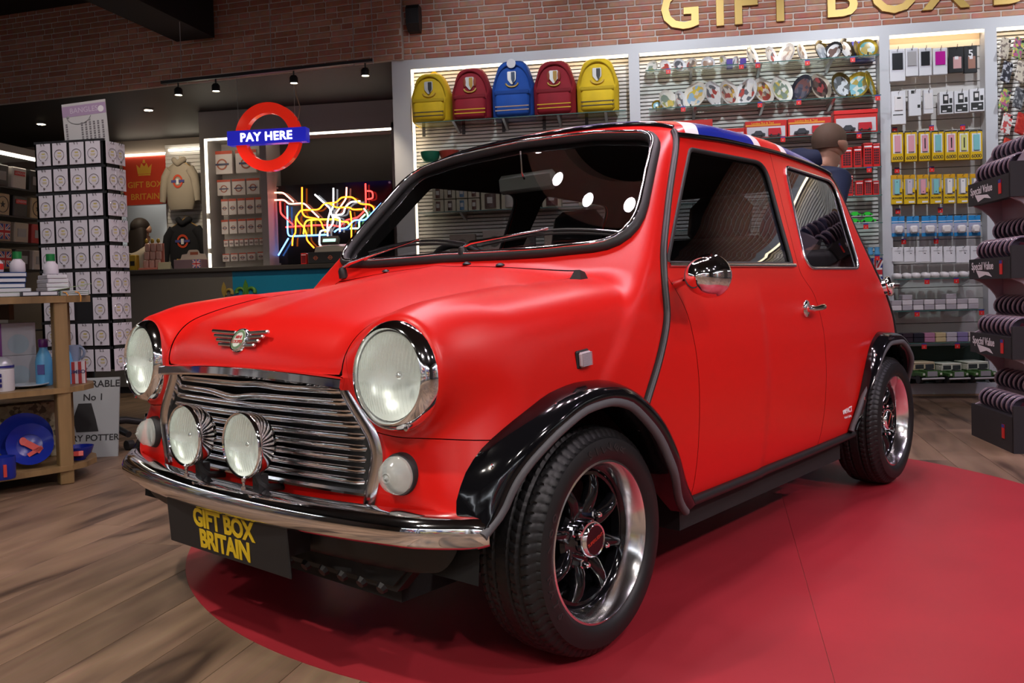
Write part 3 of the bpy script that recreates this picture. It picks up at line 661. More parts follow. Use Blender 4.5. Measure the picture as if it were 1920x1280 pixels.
N_ = nrmF(V_); S_ = np.array([1, -1, 1.]); nV = len(V_)
me = bpy.data.meshes.new('roof'); me.from_pydata(np.concatenate([V_, V_*S_]).tolist(), [], np.concatenate([T_, T_[:, ::-1]+nV]).tolist())
for q in (m_blue, m_white, m_fred): me.materials.append(q)
me.polygons.foreach_set('material_index', np.concatenate([C_, C_])); me.polygons.foreach_set('use_smooth', [True]*(2*len(T_)))
me.normals_split_custom_set_from_vertices(np.concatenate([N_, N_*S_]).tolist())
link('roof', me, CAR, label='roof panel painted as a blue, white and red flag')
# ---- glass
panel('windscreen', ws_m, m_wglass, 'merge', -.006); panel('rear_window', rw_m, m_sglass, 'merge', -.006)
dwin = panel('door_window', win_d, m_sglass, True, -.008); panel('quarter_window', win_q, m_sglass, True, -.004)
# ---- seals and trims
def trim(name, P, r, mat, parent=None, closed=False, n=8):
    return MB().tube(P, r, n, closed).obj(name, mat, parent or CAR, smooth=60)
wsd = densify(WS, .03); pw = on_x(wsd[:, 0], wsd[:, 1], -1.1, .0, .004)
seal = trim('windscreen_seal', pw, .0165, m_rubber, None, True)
ctr = np.array([0, 1.08]); wi = wsd+(ctr-wsd)/np.linalg.norm(ctr-wsd, axis=1)[:, None]*.004
trim('chrome_strip', on_x(wi[:, 0], wi[:, 1], -1.1, 0, .018), .0062, m_chrome, seal, True)
rwd = densify(RW, .03); trim('rear_window_seal', on_x(rwd[:, 0], rwd[:, 1], -1.6, -2.5, .003), .014, m_rubber, None, True)
for s in (1, -1):
    q = densify(WIN_Q, .025); P = on_side(q[:, 0], q[:, 1], .002, s); trim('window_trim', P, .0055, m_chromeS, None, True)
    q = densify(WIN_D, .025); P = on_side(q[:, 0], q[:, 1], -.002, s); trim('window_seal', P, .007, m_rubber, None, True)
    xs_ = np.linspace(-.40, -1.195, 24); P = on_side(xs_, np.full(24, .862), .004, s); trim('waist_strip', P, .0068, m_chromeS)
    # gutter over the doors
    xs_ = np.linspace(-.690, -1.985, 50); P = on_side(xs_, pch(xs_, *ZG)-.002, .004, s); trim('gutter', P, .0085, m_blackg)
    # wing seam trim
    zs_ = np.concatenate([np.linspace(1.255, .60, 40), np.linspace(.59, .475, 8)]); P = on_side(seam_x(zs_), zs_, .003, s)
    trim('wing_seam_trim', P, np.linspace(.010, .0105, 48), m_blackp)
    P2 = on_side(seam_x(zs_)+.0035, zs_, .0115, s); trim('seam_edge', P2, .0028, m_greyr)
    # rear seam trim
    zs_ = np.linspace(1.225, .34, 50); ys_ = pch(zs_, *PZ)-pch(zs_, [.34, .6, .75, .85, 1.24], [.088, .078, .060, .050, .044])
    P = on_x(ys_, zs_, -1.5, -2.6, .003); P[:, 1] *= s; trim('rear_seam_trim', P, .0125, m_blackp)
    # sill trim
    xs_ = np.linspace(-.40, -1.70, 40); P = on_side(xs_, np.full(40, .245), .006, s); trim('sill_trim', P, .014, m_blackp)
# front roof gutter
ys_ = np.linspace(-.50, .50, 40); xx = -.665-.06*(ys_/.53)**2
trim('front_gutter', on_top(xx, ys_, .003), .0075, m_blackg)

# ---- wheel arch flares
def arch(body_xz, lip_xz, ylip, s, n=40):
    def rs(P):
        P = np.array(P, float); d = np.concatenate([[0], np.cumsum(np.linalg.norm(np.diff(P, axis=0), axis=1))]); t = np.linspace(0, d[-1], n)
        return np.stack([pch(t, d, P[:, 0]), pch(t, d, P[:, 1])], 1)
    B = rs(body_xz); L = rs(lip_xz); Bs = on_side(B[:, 0], B[:, 1], .001); Ls = np.stack([L[:, 0], np.full(n, ylip), L[:, 1]], 1)
    taper = np.minimum(1, np.minimum(np.arange(n)/4., (n-1-np.arange(n))/4.)); tp = np.minimum(1, np.minimum(np.arange(n)/12., (n-1-np.arange(n))/9.)); tp = tp*tp*(3-2*tp); Ls[:, 1] = np.maximum(Bs[:, 1]+.012, ylip-.050*(1-tp))
    rings = []
    for t, bul in ((0, 0), (.12, .010), (.3, .020), (.5, .026), (.7, .024), (.86, .015), (.96, .005), (1, 0)):
        q = Bs*(1-t)+Ls*t; q[:, 1] += bul; q[:, 2] += bul*.35; rings.append(q)
    q = Ls.copy(); q[:, 1] -= .012; c = np.array([lip_xz[0][0]*.5+lip_xz[-1][0]*.5, 0, .25]); rings.append(q+(c-q)*[.02, 0, .02])
    q = q.copy(); q[:, 1] = .665; rings.append(q+(c-q)*[.03, 0, .03])
    rings = [r*np.array([1, s, 1]) for r in rings]
    a = MB().loft(rings, False, False, False).obj('wheel_arch', m_blackg, CAR, smooth=50)
    Lp = Ls*np.array([1, s, 1])
    MB().tube(Lp, .0105, 8).obj('arch_edge', m_greyr, a, smooth=60)
    for k in (5, 12, n-8):
        p = Bs[k]*.72+Ls[k]*.28; p[1] += .019; p *= np.array([1, s, 1]); MB().lathe([(.0065, 0), (.0065, .003), (.003, .0045), (0, .0045)], p, (0, s, 0), 10).obj('screw', m_chromeS, a, smooth=30)
bf = [(.376, .350), (.374, .395), (.360, .440), (.322, .495), (.263, .539), (.203, .569), (.128, .596), (.044, .607), (-.026, .605), (-.114, .581), (-.201, .528), (-.277, .453), (-.349, .354), (-.443, .255)]
lf = [(.374, .348), (.326, .384), (.297, .437), (.258, .480), (.177, .533), (.088, .560), (.02, .564), (-.052, .551), (-.119, .512), (-.19, .450), (-.24, .38), (-.315, .295), (-.385, .235)]
br_ = [(-1.675, .25), (-1.687, .341), (-1.726, .435), (-1.763, .499), (-1.837, .57), (-1.96, .607), (-2.08, .60), (-2.18, .565), (-2.26, .50), (-2.32, .42), (-2.36, .32)]
lr_ = [(-1.640, .262), (-1.665, .315), (-1.71, .39), (-1.765, .465), (-1.845, .532), (-1.945, .565), (-2.06, .563), (-2.14, .535), (-2.205, .485), (-2.26, .41), (-2.30, .33)]
for s in (1, -1): arch(bf, lf, .752, s); arch(br_, lr_, .725, s)

# ---- wheels
def tyre_mesh():
    R, w = .2525, .088; nA = 74*6; prof = []
    for t in np.linspace(-1, 1, 33):                      # across the tread
        prof.append((R-.010*abs(t)**3.2-.012*max(0, abs(t)-.86)/.14, t*.074, 1))
    side_o = [(.226, .083, 0), (.212, .088, 0), (.200, .0885, 0), (.188, .086, 0), (.181, .081, 0), (.176, .074, 0), (.172, .066, 0)]
    prof = [(r, -y, k) for r, y, k in side_o[::-1]]+prof+side_o
    th = np.linspace(0, 2*PI, nA, endpoint=False); rings = []
    for r, y, k in prof:
        rr = np.full(nA, r)
        if k:
            t = y/.074
            groove = min(abs(abs(t)-.24), abs(abs(t)-.60)) < .045
            ph = (np.arange(nA)/6.+.9*math.sin(t*2.6)+(0 if t < 0 else .5)) % 1
            if groove: rr -= .0065
            elif abs(t) > .64: rr -= np.where(ph < .17, .0032, 0)
            elif abs(t) > .28: rr -= np.where(ph < .17, .0028, 0)
            else: rr -= np.where((ph < .17) & (abs(t) > .1), .0020, 0)
        rings.append(np.stack([rr*np.cos(th), np.full(nA, y), rr*np.sin(th)], 1))
    b = MB().loft(rings, False, False); return b.mesh('tyre', m_tyre, 35)
def wheel_parts():
    P = {}
    P['tyre'] = tyre_mesh()
    lip = [(.160, -.055), (.176, -.055), (.181, -.050), (.180, .072), (.178, .078), (.1735, .079), (.170, .075), (.164, .062), (.158, .048), (.155, .038), (.154, .034), (.153, -.02), (.153, -.045)]
    P['rim'] = MB().lathe(lip, (0, 0, 0), (0, 1, 0), 72, 0).mesh('rim', m_alu, 40)
    P['barrel'] = MB().lathe([(.1545, .036), (.148, .030), (.144, .01), (.142, -.05), (.02, -.052)], (0, 0, 0), (0, 1, 0), 48).mesh('barrel', m_blackg, 40)
    P['centre'] = MB().lathe([(.1535, -.006), (.1525, .004), (.140, .004), (.136, -.012), (.136, -.016)], (0, 0, 0), (0, 1, 0), 48).lathe([(.078, -.03), (.078, -.006), (.070, .002), (.0, .002)], (0, 0, 0), (0, 1, 0), 40).mesh('centre', m_blackg, 40)
    sp = []                                                # a rounded spoke with waisted middle
    for r, wy, h in ((.055, .030, -.002), (.075, .026, .008), (.10, .021, .014), (.122, .019, .012), (.140, .024, .002)):
        t = np.linspace(0, 2*PI, 12, endpoint=False)
        sp.append(np.stack([np.full(12, r), -.010+np.where(np.sin(t) > 0, (.012+h)*np.sin(t), .012*np.sin(t)), wy*.72*np.cos(t)], 1))
    P['spoke'] = MB().loft(sp).mesh('spoke', m_blackg, 60)
    P['hub_cap'] = MB().lathe([(.042, 0), (.0425, .020), (.040, .031), (.035, .035), (.0315, .0335)], (0, 0, 0), (0, 1, 0), 32).mesh('hub_cap', m_chrome, 40)
    P['cap_disc'] = MB().lathe([(.032, .032), (.032, .0338), (0, .0338)], (0, 0, 0), (0, 1, 0), 32).mesh('cap_disc', m_blackg, 40)
    P['nut'] = MB().lathe([(.0105, 0), (.0105, .014), (.008, .016)], (0, 0, 0), (0, 1, 0), 6).lathe([(.0065, .014), (.0065, .028), (.004, .032), (0, .0325)], (0, 0, 0), (0, 1, 0), 12).mesh('nut', m_chrome, 30)
    P['valve'] = MB().cyl((0, 0, 0), (-.028, .012, 0), .003, .0025, 8).mesh('valve', m_blackp, 40)
    P['letters'] = text_mesh('SUPERLIGHT', .0105, .0004, M('cap_red', (.55, .04, .02), .4))
    return P
WPt = wheel_parts()
def wheel(x, y, s, spin, steer=0.):
    w = link('wheel', WPt['tyre'], CAR, (x, y, .2525), (0, spin, (0 if s > 0 else PI)+steer))

    link('rim', WPt['rim'], w); link('rim_barrel', WPt['barrel'], w); link('wheel_centre', WPt['centre'], w, (0, .024, 0))
    for k in range(8): link('spoke', WPt['spoke'], w, (0, .030, 0), (0, k*PI/4+.2, 0))
    link('hub_cap', WPt['hub_cap'], w, (0, .024, 0)); link('cap_disc', WPt['cap_disc'], w, (0, .024, 0))
    for k in range(4):
        a = k*PI/2+.75; link('wheel_nut', WPt['nut'], w, (.056*math.cos(a), .026, .056*math.sin(a)))
    link('valve', WPt['valve'], w, (.150, .035, .0))
    link('cap_lettering', WPt['letters'], w, (0, .0583, 0), (PI/2, 0, PI))
    return w
m_trl = M('tyre_letters', (.020, .020, .021), .35)
def tyre_letters(w):
    for k_, (ch, r_) in enumerate([(c, .205) for c in 'STAR 100']+[(c, .205) for c in 'SILVER']):
        if ch == ' ': continue
        a = math.radians(196-k_*8.5) if k_ < 8 else math.radians(88-(k_-8)*7)
        link('tyre_lettering', text_mesh(ch, .026, .0008, m_trl, .0006), w, (-r_*math.cos(a), .0885, r_*math.sin(a)), (PI/2, a-PI/2, PI)).rotation_mode = 'XYZ'
for (x, y, s, sp_, st) in ((0, .636, 1, .3, 0), (0, -.636, -1, 1.1, 0), (-2.036, .628, 1, .9, 0), (-2.036, -.628, -1, .2, 0)):
    w_ = wheel(x, y, s, sp_, st)
    if x == 0 and s > 0: tyre_letters(w_)

# ---- headlamps
def lens_mat(fac=.20):
    m = bpy.data.materials.new('lamp_glass'); m.use_nodes = True; nt = m.node_tree; b = nt.nodes['Principled BSDF']; b.inputs['Base Color'].default_value = (.80, .86, .82, 1); b.inputs['Roughness'].default_value = .10; b.inputs['Specular IOR Level'].default_value = 1.
    tr = nt.nodes.new('ShaderNodeBsdfTransparent'); tr.inputs[0].default_value = (.93, .97, .95, 1); mx = nt.nodes.new('ShaderNodeMixShader'); mx.inputs[0].default_value = fac; out = nt.nodes['Material Output']
    nt.links.new(tr.outputs[0], mx.inputs[1]); nt.links.new(b.outputs[0], mx.inputs[2]); nt.links.new(mx.outputs[0], out.inputs[0]); return m
m_lens = lens_mat(); m_ind = lens_mat(.36)
m_refl = M('lamp_reflector', (.88, .90, .88), .34, .45)
def ribs_lens(r, dome, name, nrib):
    b = MB(); n = 60; V = []; F = []; u = np.linspace(-1, 1, nrib*8+1); idx = {}
    vv = np.linspace(-1, 1, 41)
    for i, a in enumerate(u):
        h = math.sqrt(max(0, 1-a*a))
        for j, c in enumerate(vv):
            yy = a*r; zz = c*h*r; q = (yy*yy+zz*zz)/(r*r); k = 1. if (.10 < zz/r < .90 or -.80 < zz/r < -.15) else .25
            V.append((dome*(1-q)+k*.0022*math.cos((a+1)*PI*nrib), yy, zz))
    m = len(vv)
    for i in range(len(u)-1):
        for j in range(m-1): F.append((i*m+j, (i+1)*m+j, (i+1)*m+j+1, i*m+j+1))
    return b.add(V, F).mesh(name, m_lens, 80)
LENS = {}
def lamp_set(root, r, dome, depth, nrib):
    k = (r, dome)
    if k not in LENS:
        b = MB(); n = 40; rings = []
        for i in range(9):
            q = r*.97*math.sin((i/8)*PI/2)+1e-4; t = np.linspace(0, 2*PI, n, endpoint=False); rings.append(np.stack([np.full(n, -depth*math.cos(i/8*PI/2)), q*np.cos(t), q*np.sin(t)], 1))
        refl = b.loft(rings, False, False).mesh('reflector', m_refl, 60)
        LENS[k] = (ribs_lens(r, dome, 'lens', nrib), refl, MB().sphere((-depth*.5, 0, 0), r*.10, 12, 8).mesh('bulb', m_chromeS, 60))
    l, rf, bu = LENS[k]
    link('lens', l, root); link('reflector', rf, root); link('bulb_shield', bu, root)
for s in (1, -1):
    h = MB().lathe([(.108, -.055), (.1115, -.04), (.1125, -.015), (.1105, .000), (.106, .010), (.1005, .016), (.097, .020), (.0945, .021), (.0925, .018), (.0905, .010), (.090, -.03)], (0, 0, 0), (1, 0, 0), 64).obj('headlamp_ring', m_chrome, CAR, (.4105, s*.507, .646), (0, math.radians(-3), s*math.radians(3)), smooth=50)
    lamp_set(h, .091, .020, .06, 22);
    for c in h.children: c.location.x = .012
    MB().lathe([(.006, 0), (.006, .004), (.003, .005), (0, .005)], (.006, s*.045, -.1), (1, 0, 0), 10).obj('ring_screw', m_chromeS, h, smooth=30)
# ---- grille
gx = lambda y: .424-.030*(y/.42)**2
gout = lambda z: np.interp(z, [.395, .48, .52, .575, .628], [.405, .425, .412, .372, .335])
MB().prism([(p[0], p[1]) for p in GR], .01, (0, 0, 0), rotm(0, 0, PI/2)).obj('grille_backing', m_inner, CAR, (.395, 0, 0))
grl = MB(); zs_ = np.linspace(.606, .418, 9)
grille = None
for i, z in enumerate(zs_):
    hw = float(gout(z-.004))-.012; n = 29; ys_ = np.linspace(-hw, hw, n); rings = []
    rnd = random.Random(i)
    for y in ys_:
        e = max(0, 1-(hw-abs(y))/.03); x = gx(y)-.012*e*e; wob = .0006*math.sin(y*17+i*1.7)+.0003*math.sin(y*41+i)
        dent = -.010*math.exp(-((y+.06)/.07)**2) if i == 1 else (.004*math.exp(-((y-.05)/.05)**2) if i == 0 else 0)
        rings.append(np.array([(x-.020, y, z-.0075), (x-.004+wob, y, z-.0092+dent), (x+.003+wob, y, z-.0070+dent), (x+.006+wob, y, z-.0005+dent), (x+.003+wob, y, z+.0050+dent), (x-.005+wob, y, z+.0078+dent), (x-.022, y, z+.0065)]))
    o = MB().loft(rings).obj('grille_slat', m_chrome, CAR, smooth=60)
# grille surround: top bar, two side strips, bottom strip
def strip(name, path, prof, mat, parent=None, upv=(1, 0, 0)):
    P = np.asarray(path, float); T = np.gradient(P, axis=0); T /= np.linalg.norm(T, axis=1)[:, None]; rings = []
    for p, t in zip(P, T):
        a = np.asarray(upv, float); a = a-t*(a@t); a /= np.linalg.norm(a); b = np.cross(t, a)
        rings.append(np.array([p+a*u+b*v for u, v in prof]))
    return MB().loft(rings).obj(name, mat, parent or CAR, smooth=40)
ys_ = np.linspace(-.375, .375, 41); zt = .6385-.014*(ys_/.375)**2
strip('grille_top_bar', np.stack([gx(ys_)+.024, ys_, zt], 1), [(-.05, -.012), (.012, -.013), (.017, -.010), (.019, .006), (.015, .011), (-.045, .019)][::-1], m_chrome)
for s in (1, -1):
    kz = np.array([.622, .600, .576, .550, .525, .500, .478, .455, .425, .398, .378]); ky = np.array([.350, .364, .382, .403, .422, .434, .438, .434, .425, .417, .412])
    zz = np.linspace(.626, .372, 40); yy = pch(zz, kz[::-1], ky[::-1]); wdt = .013
    P = np.stack([gx(yy)+.004, s*yy, zz], 1)
    strip('grille_side_strip', P, [(-.02, -.019), (.006, -.019), (.012, -.012), (.014, 0), (.011, .012), (.003, .019), (-.02, .019)], m_chromeS)
    MB().rbox((gx(.35)+.003, s*.352, .632), (.03, .022, .024), .006).obj('strip_cap', m_chrome, CAR)
ys_ = np.linspace(-.405, .405, 31); strip('grille_bottom_strip', np.stack([gx(ys_)+.006, ys_, np.full(31, .397)], 1), [(-.02, -.006), (.006, -.006), (.009, 0), (.006, .006), (-.02, .006)], m_chromeS)
# ---- fog lamps
for s in (1, -1):
    f = MB().lathe([(.066, -.035), (.072, -.02), (.0735, -.004), (.0735, .004), (.071, .008), (.068, .006)], (0, 0, 0), (1, 0, 0), 48).lathe([(.02, -.06), (.05, -.052), (.066, -.035)], (0, 0, 0), (1, 0, 0), 32).obj('fog_lamp', m_chrome, CAR, (.512, s*.122, .487), (0, math.radians(-1), 0), smooth=50)
    lamp_set(f, .0695, .012, .035, 18)
    for c in f.children: c.location.x = .004
    MB().tube([(-.03, 0, -.06), (-.035, .006, -.085), (-.05, .008, -.10), (-.10, .004, -.108)], [.010, .009, .009, .008], 8).bx((-.055, -.012, -.125), (-.030, .012, -.07)).obj('lamp_bracket', m_blackp, f, smooth=40)
    MB().lathe([(.005, 0), (.005, .008), (.003, .01), (.003, .018), (.006, .019), (.006, .026), (0, .026)], (.0, 0, -.072), (0, 0, -1), 10).obj('lamp_bolt', m_chrome, f, smooth=40)
# ---- indicators
m_clens = GLASS('clear_plastic', (.80, .80, .84), 1.45)
for s in (1, -1):
    i_ = MB().lathe([(.043, -.03), (.043, .0), (.041, .006), (.037, .008)], (0, 0, 0), (1, 0, 0), 32).obj('indicator_lamp', m_rubber, CAR, (.398, s*.503, .447), (0, 0, s*math.radians(10)), smooth=40)
    MB().lathe([(.038, .002), (.02, .001), (0, .004)], (0, 0, 0), (1, 0, 0), 24).obj('indicator_reflector', m_chromeS, i_, smooth=50)
    prof = [(.0385, .004)]
    for k in range(6): r = .0385*(1-k/6.); prof += [(r, .010+.034*math.sqrt(1-(r/.0385)**2*.98)), (r-.0032, .0125+.034*math.sqrt(1-(r/.0385)**2*.98))]
    prof += [(0, .050)]
    MB().lathe(prof, (0, 0, 0), (1, 0, 0), 36).obj('indicator_lens', m_ind, i_, smooth=50)
    P = on_side([.024], [.655], 0, s)[0]; r_ = MB().rbox((0, 0, 0), (.046, .008, .040), .003).obj('side_repeater', m_blackp, CAR, tuple(P), (0, .08, 0))
    b = MB().rbox((0, s*.008, 0), (.038, .012, .033), .004)
    for k in range(9): b.box((0, s*.0145, -.0135+k*.0034), (.034, .002, .0016))
    b.obj('repeater_lens', M('repeater_lens', (.42, .36, .40), .15, 0, .6), r_)
# ---- bumper
ys_ = np.concatenate([np.linspace(-.700, -.60, 14), np.linspace(-.58, .58, 48), np.linspace(.60, .700, 14)])
bx_ = .505-.075*(np.abs(ys_)/.6)**2.2-.75*np.maximum(0, np.abs(ys_)-.57)**1.35
path = np.stack([bx_, ys_, np.full(len(ys_), .350)], 1)
prof = [(-.030, -.031), (-.006, -.034), (.006, -.030), (.014, -.020), (.019, -.006), (.019, .006), (.015, .018), (.005, .029), (-.012, .034), (-.035, .034), (-.035, .029), (-.012, .029), (.002, .024), (.012, .0), (.002, -.026), (-.030, -.028)]
T = np.gradient(path, axis=0); T /= np.linalg.norm(T, axis=1)[:, None]; rings = []
for k_, (p, t) in enumerate(zip(path, T)):
    nrm = np.array([t[1], -t[0], 0.]); e = min(k_, len(path)-1-k_); sc = 1 if e > 3 else (.80, .90, .96, .99)[e]
    rings.append(np.array([p+nrm*u+np.array([0, 0, 1.])*v*sc for u, v in prof]))
MB().loft(rings).obj('front_bumper', m_chrome, CAR, smooth=50)
for s in (1, -1): MB().bx((.40, s*.30-.02, .335), (.492, s*.30+.02, .365)).obj('bumper_bracket', m_blackp, CAR)
# rear bumper
ys_ = np.linspace(-.60, .60, 30); strip('rear_bumper', np.stack([-2.53+.11*(np.abs(ys_)/.6)**3, ys_, np.full(30, .36)], 1), [(-.02, -.03), (.012, -.03), (.02, 0), (.012, .03), (-.02, .03)], m_chrome, None, (-1, 0, 0))
# ---- number plate
pl = MB().rbox((0, 0, 0), (.006, .505, .112), .0025).obj('number_plate', M('plate_black', (.013, .013, .014), .5), CAR, (.492, 0, .265), (0, math.radians(4), 0))
m_gold = M('plate_gold', (.62, .42, .012), .5)
for txt, z in (('GIFT BOX', .024), ('BRITAIN', -.026)):
    me_ = text_mesh(txt, .060, .0006, m_gold, .0022, spacing=.95); link('plate_lettering', me_, pl, (.0038, 0, z), (PI/2, 0, PI/2))
for y_ in (-.18, .18): MB().bx((.40, y_-.02, .24), (.486, y_+.02, .30)).obj('plate_bracket', m_blackp, CAR)
# ---- underside, front crossmember
b = MB().prism([(-.50, .245), (.50, .245), (.44, .185), (-.44, .185)], .03, (.36, 0, 0), rotm(0, 0, PI/2))
for k in range(14): b.cyl((.385, -.42+k*.065, .20), (.394, -.42+k*.065, .195), .014, .010, 8)
b.obj('front_crossmember', m_blackp, CAR)
MB().prism([(-.50, .26), (.50, .26), (.44, .20), (-.44, .20)], .02, (.37, 0, 0), rotm(0, 0, PI/2)).obj('front_valance', m_inner, CAR)
MB().bx((-1.62, -.64, .16), (-.46, .64, .24)).bx((-2.35, -.55, .19), (-1.62, .55, .27)).bx((-.46, -.42, .15), (.33, .42, .26)).obj('floor_pan', m_inner, CAR)
for s in (1, -1):
    for cx, hw, inn in ((-.02, .37, .46), (-2.01, .36, .42)):
        t = np.linspace(0, PI, 18); arc = [(cx+hw*math.cos(a), .24+.36*math.sin(a)) for a in t]; y0, y1 = (inn, .665) if s > 0 else (-.665, -inn)
        rr_ = [np.array([(px, y, pz) for px, pz in arc]) for y in (y0, y1)]
        bb = MB().loft(rr_, False, False, False); bb.prism([(px, pz) for px, pz in arc], .004, (0, s*inn, 0)); bb.obj('wheel_well', m_inner, CAR)
MB().cyl((-2.3, -.30, .20), (-2.62, -.30, .19), .022, .022, 16).obj('exhaust_pipe', m_chromeS, CAR, smooth=40)
# ---- badge on the bonnet
bp = on_x(np.array([0.]), np.array([.708]), .2, .6)[0]
bdg = MB().lathe([(.031, -.01), (.031, .006), (.028, .010), (.0255, .0085), (0, .009)], (0, 0, 0), (1, 0, 0), 32).obj('bonnet_badge', m_chrome, CAR, tuple(bp), (0, math.radians(-28), 0), smooth=40)
MB().lathe([(.0255, .0088), (0, .0098)], (0, 0, 0), (1, 0, 0), 32).obj('badge_face', M('badge_face', (.62, .66, .60), .4), bdg)
MB().lathe([(.0245, .0099), (.019, .0105)], (0, 0, 0), (1, 0, 0), 32).obj('badge_wreath', M('badge_green', (.12, .2, .10), .5), bdg)
link('badge_lettering', text_mesh('MINI\nCOOPER', .0115, .0003, M('badge_red', (.5, .05, .05), .5), .0002), bdg, (.0104, 0, 0), (PI/2, 0, PI/2))
for s in (1, -1):
    b = MB()
    for k in range(4):
        L = .092-.014*k; b.rbox((.002-.0006*k, s*(.026+L/2), .0185-k*.0105), (.010, L, .0082), .0025)
    b.obj('badge_wing', m_chromeS, bdg, (0, 0, 0), (0, 0, -s*.10), smooth=30)
# ---- wipers, washer jets, scuttle bits
def wiper(y0, y1, yb0, yb1):
    base = on_top(np.array([-.262-.0*y0]), np.array([y0]), .012)[0]
    w = MB().lathe([(.015, -.012), (.014, .012), (.009, .022), (0, .024)], (0, 0, 0), (.2, 0, 1), 14).obj('wiper', m_blackp, CAR, tuple(base), smooth=40)
    tip = on_x(np.array([y1]), np.array([.962]), -1, .1, .020)[0]-base
    a = np.array([.0, 0, .020]); MB().tube([a, a*.6+tip*.12+[.006, 0, .012], tip*.5+[.006, 0, .012], tip*.9+[.002, 0, 0], tip], [.0065, .007, .0045, .003, .0025], 8).obj('wiper_arm', m_chrome, w, smooth=60)
    ys_ = np.linspace(yb0, yb1, 14); P = on_x(ys_, .938+.022*np.sin(np.linspace(.05, PI-.05, 14)), -1, .1, .014)-base
    MB().tube(P, .0042, 6).obj('wiper_blade', m_chromeS, w, smooth=60)
    P2 = on_x(ys_, .934+.022*np.sin(np.linspace(.05, PI-.05, 14)), -1, .1, .006)-base; MB().tube(P2, .004, 6).obj('blade_rubber', m_rubber, w)
wiper(.075, .335, .12, .57); wiper(-.47, -.16, -.40, .06)
for y in (.11, .235, -.235): p = on_top(np.array([-.232]), np.array([y]), 0)[0]; MB().lathe([(.014, 0), (.011, .004), (.005, .007), (0, .008)], p, (0, 0, 1), 12).obj('washer_jet', m_blackp, CAR, smooth=40)
p = on_top(np.array([-.165]), np.array([.545]), -.004)[0]
MB().loft([np.array([(-.028, -.012, 0), (.014, -.018, 0), (.014, .018, 0), (-.028, .012, 0)]), np.array([(-.02, -.007, .02), (.002, -.008, .026), (.002, .008, .026), (-.02, .007, .02)])]).obj('aerial_base', m_rubber, CAR, tuple(p), smooth=30)
# ---- door mirror, handles, fuel cap, sticker
for s in (1,):
    p = on_side([-.415], [.812], 0, s)[0]
    mr = MB().tube([p, p+[.010, s*.012, .002], p+[.016, s*.045, .010], p+[.026, s*.070, .016]], [.014, .012, .010, .009], 10).obj('door_mirror', m_chrome, CAR, smooth=60)
    bc = p+[.028, s*.110, .018]
    MB().lathe([(.002, .086), (.018, .082), (.036, .067), (.046, .044), (.051, .017), (.053, .0), (.0545, -.003), (.0545, -.011), (.052, -.014), (.047, -.011), (0, -.009)], bc, (1, s*.10, .0), 36).obj('mirror_bowl', m_chrome, mr, smooth=40)
    MB().lathe([(.006, 0), (.006, .004), (0, .005)], bc+[.045, s*-.005, .028], (.6, s*.2, .8), 12).obj('mirror_screw', m_chromeS, mr, smooth=40)
for s, dr in zip((1, -1), doors):
    p = on_side([-1.222], [.722], 0, s)[0]
    hd = MB().lathe([(.028, 0), (.028, .004), (.024, .008), (.012, .010), (.010, .03), (0, .03)], p, (0, s, 0), 24).obj('door_handle', m_chrome, dr, smooth=40)
    MB().tube([p+[.052, s*.030, 0], p+[.03, s*.034, 0], p+[0, s*.036, 0], p+[-.03, s*.038, .002], p+[-.052, s*.040, .004]], [.004, .0075, .0085, .0105, .0095], 10).obj('handle_lever', m_chrome, hd, smooth=60)
p = on_side([-2.165], [.775], 0, 1)[0]
fc = MB().lathe([(.034, 0), (.034, .018), (.040, .022), (.042, .032), (.038, .040), (.014, .042), (.012, .052), (0, .052)], p, (-.35, .9, .2), 28).obj('fuel_cap', m_chrome, CAR, smooth=40)
MB().rbox((p[0]-.02, p[1]+.052, p[2]+.01), (.07, .012, .016), .004).obj('fuel_cap_bar', m_chrome, fc)
m_wht = M('sticker_white', (.8, .8, .8), .6)
p = on_side([-1.585], [.345], .002, 1)[0]; link('sill_sticker', text_mesh('IMPACT', .026, .0003, m_wht, .0008), CAR, tuple(p), (PI/2-.12, 0, PI))
p = on_side([-1.60], [.320], .002, 1)[0]; link('sill_sticker', text_mesh('Vehicle Styling', .012, .0003, m_wht), CAR, tuple(p), (PI/2-.12, 0, PI))
# ---- cabin
m_seat = M('seat_vinyl', (.012, .012, .014), .5)
def seat(y):
    st = MB().rbox((-.98, y, .48), (.48, .46, .16), .05).obj('seat', m_seat, CAR, smooth=50)
    MB().rbox((0, 0, 0), (.13, .44, .52), .05, rotm(0, math.radians(-14), 0)).obj('seat_back', m_seat, st, (-1.25, y, .72), smooth=50)
    MB().rbox((0, 0, 0), (.10, .24, .18), .04, rotm(0, math.radians(-14), 0)).obj('head_rest', m_seat, st, (-1.35, y, 1.04), smooth=50)
seat(.32); seat(-.32)
MB().rbox((-1.85, 0, .50), (.42, 1.0, .18), .05).rbox((-2.06, 0, .72), (.14, 1.0, .45), .05, rotm(0, math.radians(-14), 0)).obj('rear_bench', m_seat, CAR, smooth=50)
MB().rbox((-.46, 0, .78), (.20, 1.18, .14), .05).obj('dashboard', m_inner, CAR, smooth=50)
t = np.linspace(0, 2*PI, 32, endpoint=False)
sw = MB().tube([(0, .19*math.cos(a), .19*math.sin(a)) for a in t], .012, 8, True)
for a in (0, 2.1, 4.2): sw.box((0, .09*math.cos(a), .09*math.sin(a)), (.008, .18, .03), rotm(a, 0, 0))
sw.obj('steering_wheel', m_blackp, CAR, (-.70, -.32, .80), (0, math.radians(25), 0), smooth=60)
pm = on_x(np.array([0.]), np.array([1.245]), -1.1, 0, -.02)[0]
rm = MB().rbox((0, 0, 0), (.026, .235, .062), .012).obj('rear_view_mirror', M('mirror_back', (.10, .11, .10), .5), CAR, (pm[0]-.02, .02, 1.155), (0, .1, 0), smooth=40)
